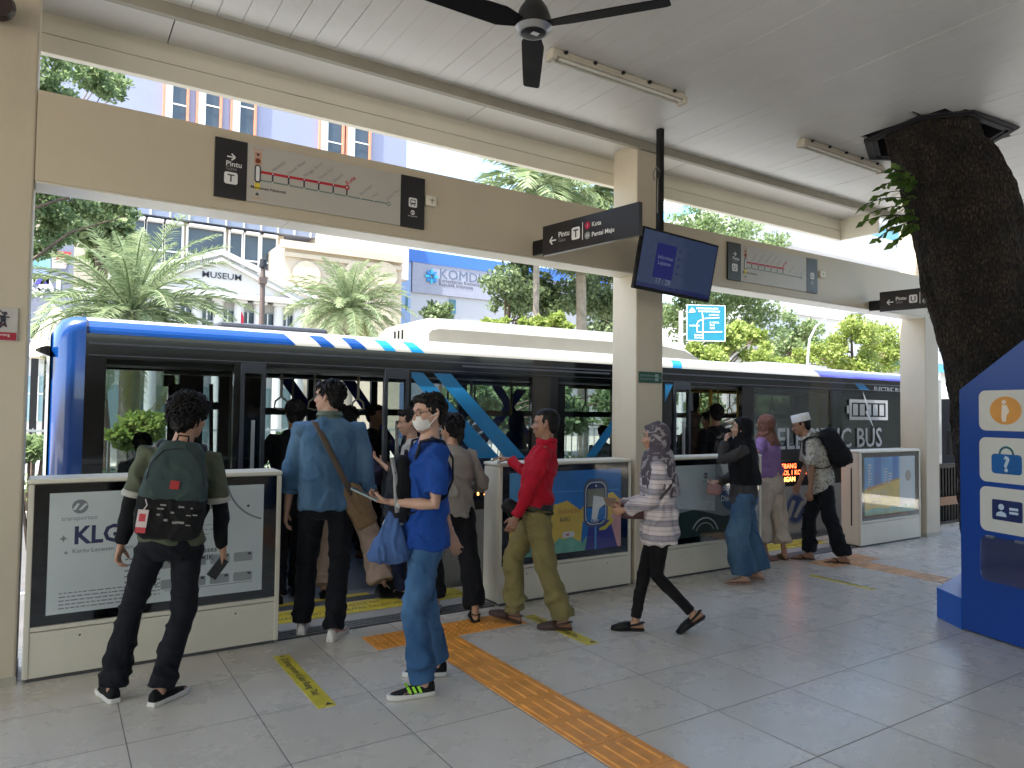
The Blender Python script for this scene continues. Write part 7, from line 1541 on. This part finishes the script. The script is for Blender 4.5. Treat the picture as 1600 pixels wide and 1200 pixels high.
def pattern(name, c1, c2, kind, scale=14, c3=None):
    m = cloth(name, c1); n = m.node_tree; b = n.nodes['Principled BSDF']; tc = [q for q in n.nodes if q.type == 'TEX_COORD'][0]
    mx = n.nodes.new('ShaderNodeMix'); mx.data_type = 'RGBA'; mx.inputs['A'].default_value = (*c1, 1); mx.inputs['B'].default_value = (*c2, 1)
    if kind == 'floral':
        nz = n.nodes.new('ShaderNodeTexNoise'); nz.inputs['Scale'].default_value = scale; nz.inputs['Detail'].default_value = 3; nz.inputs['Distortion'].default_value = 1.6; n.links.new(tc.outputs['Object'], nz.inputs[0]); r = n.nodes.new('ShaderNodeMapRange'); r.inputs[1].default_value = .54; r.inputs[2].default_value = .58; n.links.new(nz.outputs[0], r.inputs[0]); n.links.new(r.outputs[0], mx.inputs['Factor']); n.links.new(mx.outputs['Result'], b.inputs['Base Color'])
    else:
        sp = n.nodes.new('ShaderNodeSeparateXYZ'); n.links.new(tc.outputs['Object'], sp.inputs[0])
        def bands(sock, fr, th):
            nz = n.nodes.new('ShaderNodeMath'); nz.operation = 'MULTIPLY'; nz.inputs[1].default_value = fr; n.links.new(sock, nz.inputs[0]); f = n.nodes.new('ShaderNodeMath'); f.operation = 'SINE'; n.links.new(nz.outputs[0], f.inputs[0]); r = n.nodes.new('ShaderNodeMapRange'); r.inputs[1].default_value = th; r.inputs[2].default_value = th+.35; n.links.new(f.outputs[0], r.inputs[0]); return r.outputs[0]
        a = bands(sp.outputs[2], scale*6.28, .1); add = n.nodes.new('ShaderNodeMath'); add.operation = 'MULTIPLY_ADD'
        bb = bands(sp.outputs[2], scale*6.28*3.3, .5); add.inputs[1].default_value = .45; n.links.new(bb, add.inputs[0]); mm = n.nodes.new('ShaderNodeMath'); mm.operation = 'MULTIPLY'; mm.inputs[1].default_value = .75; n.links.new(a, mm.inputs[0]); n.links.new(mm.outputs[0], add.inputs[2])
        n.links.new(add.outputs[0], mx.inputs['Factor']); n.links.new(mx.outputs['Result'], b.inputs['Base Color'])
    return m
# --- 9 woman in the patterned hijab walking left
c = person('woman in a grey patterned hijab and striped blouse walking past the middle column', (3.80, 3.86), -50, 1.50, [(3.955, 3.665, -46, .62), (3.60, 3.985, -54, 0)], lean=2, headyaw=2, headpitch=-4, wr=[(-.10, .27, .885), (.12, .27, .89)], el=[(-.4, -1, -.6), (.4, -1, -.6)], palms=[((.9, 0, .1), (0, .2, 1)), ((-.9, 0, .1), (0, .2, 1))], curls=(1.0, 1.0), hair=None, sex='f', skin=skin1, seed=9, voxel=.006,
    shirt=dict(m=pattern('blouse_striped', (.62, .54, .53), (.24, .22, .25), 'stripe', 9), sleeve='long', hem=-.09, fit=1.30, amp=.007, name='blouse', sl_r=.8), pants=dict(m=cloth('leggings_black', (0.0059, 0.005, 0.0055)), r=(.085, .058, .046), cut=.97, amp=.002), shoes=dict(m_up=blackmat, m_sole=blackmat, kind='clog'))
hijab(c, pattern('hijab_floral', (.085, .070, .085), (.30, .27, .28), 'floral', 12), drape=.20, back=.012, wide=1.0, amp=.004)
burg = mat('bag_burgundy', (.07, .018, .025), .45, var=.15, bump=.1)
t = thing('shoulder_bag', tuple(c['spine'](0)), 'small burgundy crossbody bag of the woman in the patterned hijab', 'bag'); sp = c['spine']; H = c['H']; q = sp(.085*H)-c['Rt']*.02+c['F']*.19-Z_*.03
mb = MB(); mb.loft([[q+Z_*(.055*f)+c['F']*(.10*s*(abs(math.cos(a))**.6)*(1 if math.cos(a) > 0 else -1))+c['Rt']*(.04*s*math.sin(a)) for a in [2*math.pi*j/20 for j in range(20)]] for f, s in ((-1.2, .85), (-.9, 1), (0, 1.03), (.9, .95), (1.1, .7))]); obj_from(remeshed(mb, .007, 2), 'pouch', burg, t)
m = MB(); ribbon(m, [q+Z_*.05-c['F']*.08-c['Rt']*.03, sp(.13*H)-c['Rt']*.115*H+c['F']*.02, sp(.19*H)-c['Rt']*.118*H-c['F']*.06, sp(.25*H)-c['Rt']*.06*H-c['F']*.105], .010, .003, Z_); m.build('strap', mat('strap_black', (.02, .015, .015), .5), t, smooth='all')
# --- 10 woman in a black hijab
def skirt(c, m, r=(.10, .13, .17), zb=.10, name='skirt', split=False):
    H, LW = c['H'], c['LW']; hz = c['hipz']; mb = MB(); lg = c['legs']; rg = []; fx = (lg[0][2]+lg[1][2])/2
    for k in range(9):
        f = k/8; z = hz+.05*H-(hz+.05*H-zb)*f; cc = LW(0, 0, z).lerp(V((fx.x, fx.y, z)), f*.8); rx = r[0]+(r[2]-r[0])*f; ry = .11+.03*f
        rg.append([cc+c['Rt']*(rx*math.cos(a)*(1+.04*f*math.sin(6*a)))+c['F']*(ry*math.sin(a)*(1+.05*f*math.cos(7*a))) for a in [2*math.pi*j/40 for j in range(40)]])
    mb.loft(rg); return obj_from(remeshed(mb, .009, 2, nfold(.006, 9, 1.4, c['seed'])), name, m, c['base'])
c = person('woman in a black hijab and wide jeans holding a hand to her mouth', (5.60, 4.57), -48, 1.53, [(5.47, 4.53, -60, 0), (5.76, 4.60, -20, 0)], lean=1, headyaw=-4, headpitch=3, wr=[(-.06, .18, 1.335), (.08, .24, .93)], el=[(-.7, .25, -1), (.6, -.8, -.4)], palms=[((.3, -.8, .1), (.2, .2, 1), (.3, -.2, .9)), ((-.6, .2, .6), (0, .3, 1))], curls=(1.1, .8), hair=None, sex='f', skin=skin2, seed=10,
    shirt=dict(m=cloth('jacket_charcoal', (0.045, 0.042, 0.042)), sleeve='long', hem=-.05, fit=1.22, name='jacket', sl_r=.8), pants=dict(m=denim('jeans_wide', (.035, .085, .16), (.07, .14, .22)), r=(.108, .118, .130), cut=.94, amp=.005, stack=False, name='wide_jeans', hips=1.12), shoes=dict(m_up=mat('sandal_nude', (.42, .25, .18), .5), m_sole=mat('sandal_nude', (1, 1, 1)), kind='flat'))
hijab(c, cloth('hijab_black', (0.0042, 0.0042, 0.0059)), drape=.26, back=.02, wide=1.05)
t = thing('handbag', tuple(c['spine'](.0)), 'small dusky pink handbag held in front of the woman in the black hijab', 'bag'); q = c['LW'](.05, .27, .86); mb = MB(); mb.loft([[q+Z_*(.05*f)+c['F']*(.075*s*math.cos(a))+c['Rt']*(.045*s*math.sin(a)) for a in [2*math.pi*j/16 for j in range(16)]] for f, s in ((-1.1, .6), (-.8, .95), (0, 1.05), (.8, .9), (1.05, .5))]); obj_from(remeshed(mb, .008, 2), 'pouch', mat('bag_rose', (.28, .15, .15), .6, var=.2), t)
# --- 11 woman in lavender leaning on the gate
c = person('woman in a lavender T-shirt and cream trousers leaning out between the far gates', (6.80, 5.16), -14, 1.57, [(6.66, 5.20, 0, 0), (6.86, 5.08, 30, 0)], lean=9, side=2, headyaw=18, headpitch=12, wr=[(-.25, .18, 1.02), (.10, .30, 1.15)], el=[(-1, -.6, -.2), (.4, -.6, -1)], hair=None, sex='f', skin=skin1, seed=11,
    shirt=dict(m=cloth('shirt_lavender', (0.28, 0.17, 0.38)), sleeve='short', hem=.035, fit=1.12, amp=.006), pants=dict(m=cloth('trousers_cream', (0.52, 0.44, 0.37)), r=(.105, .098, .102), cut=.72, amp=.006, stack=False, waist=.10, hips=1.1), shoes=dict(m_up=mat('sandal_gold', (.25, .2, .08), .5), m_sole=mat('sandal_brown', (.08, .05, .03), .6), kind='flat'))
hijab(c, cloth('headscarf_brown', (0.16, 0.075, 0.055), var=.3), name='headscarf', drape=.075, back=-.01, wide=.72)
# --- 12 dark haired man beyond her, in the door
c = person('dark haired man standing just inside the rear bus door', (6.86, 6.02), 10, 1.66, [(6.78, 6.05, 0, 0), (6.98, 6.02, 10, 0)], hair='short', skin=skin3, voxel=.012, seed=12, eyes=False, headyaw=20, shirt=dict(m=dkc, sleeve='long', fit=1.12), pants=dict(m=navyc), shoes=dict(m_up=slv, m_sole=blackmat))
# --- 13 man in the white cap with a backpack
cf_ = pattern('shirt_batik', (.44, .42, .37), (.20, .17, .13), 'floral', 22)
c = person('stooping man in a white cap and patterned shirt by the far gate', (7.17, 4.79), -42, 1.60, [(7.17, 4.60, -40, 0), (7.02, 4.92, -50, 0)], lean=17, headyaw=2, headpitch=-14, wr=[(-.13, .14, .74), (.20, .22, .80)], el=[(-.8, -.8, 0), (.8, -.6, 0)], palms=[((.8, -.3, 0), (.2, 1, 0)), None], curls=(.7, .6), hair='crop', skin=skin3, seed=13,
    shirt=dict(m=cf_, sleeve='short', hem=-.035, fit=1.14, amp=.006, collar=cf_, sl_r=1.15), pants=dict(m=ink, r=(.094, .080, .085), cut=.97, amp=.006), shoes=dict(m_up=blackmat, m_sole=mat('sandal_brown', (1, 1, 1)), kind='flat'))
glasses(c)
N = c['N']; m = MB(); M_ = c['HM']; rg = []
for z, r_ in ((.038, 1.0), (.042, 1.06), (.118, 1.04), (.130, .96), (.131, .5)): rg.append([N(.083*r_*math.cos(a), -.014+.101*r_*math.sin(a), z) for a in [2*math.pi*j/28 for j in range(28)]])
m.loft(rg); m.build('prayer_cap', cloth('cap_white', (0.68, 0.67, 0.66)), c['base'], smooth=True)
backpack('bulky black backpack on the stooping man in the white cap', c, .31, .44, .22, cloth('pack_dark', (0.0059, 0.0059, 0.0076), bump=.25), cloth('pack_dark2', (0.0084, 0.0084, 0.0105), bump=.25), .20, off=.01)

# --- passengers inside the bus
def rider(label, px, Yr, H, hair='short', col=(.008, .008, .01), face=0, skin=skin3, hj=None, seed=20, z=None):
    q = at(px, 680, Yr); c = person(label, (q.x, Yr), face, H, [(q.x-.1, Yr, face, 0), (q.x+.1, Yr, face, 0)], hair=hair if not hj else None, sex='f' if hj else 'm', skin=skin, voxel=.014, seed=seed, eyes=False, group='riders inside the bus', shirt=dict(m=cloth('rider_%d' % seed, col), sleeve='long', fit=1.1), pants=dict(m=navyc))
    if hj: hijab(c, hj, drape=.12)
    return c
rider('rider in a dark grey hijab behind the left arm of the man in red', 806, 6.9, 1.52, col=(.03, .03, .035), face=-40, hj=cloth('hijab_charcoal', (0.04, 0.04, 0.045)), seed=21)
rider('rider with black hair standing by the rear door, left of the pole', 1108, 6.5, 1.57, face=-20, seed=22)
rider('rider in brown clothes just right of the middle column', 1083, 6.25, 1.58, col=(.05, .03, .025), face=60, hj=cloth('hijab_brown', (0.06, 0.04, 0.035)), seed=23)
rider('rider in black behind the man in denim', 585, 7.2, 1.62, face=150, seed=24)
rider('rider with dark hair seated behind the driver window', 222, 7.4, 1.30, face=200, seed=25)
rider('rider in a purple top beside the front door post', 648, 6.8, 1.66, col=(.06, .045, .13), face=-60, seed=26)
rider('rider in a white top near the middle window', 943, 7.4, 1.35, col=(.4, .4, .4), face=30, seed=27)
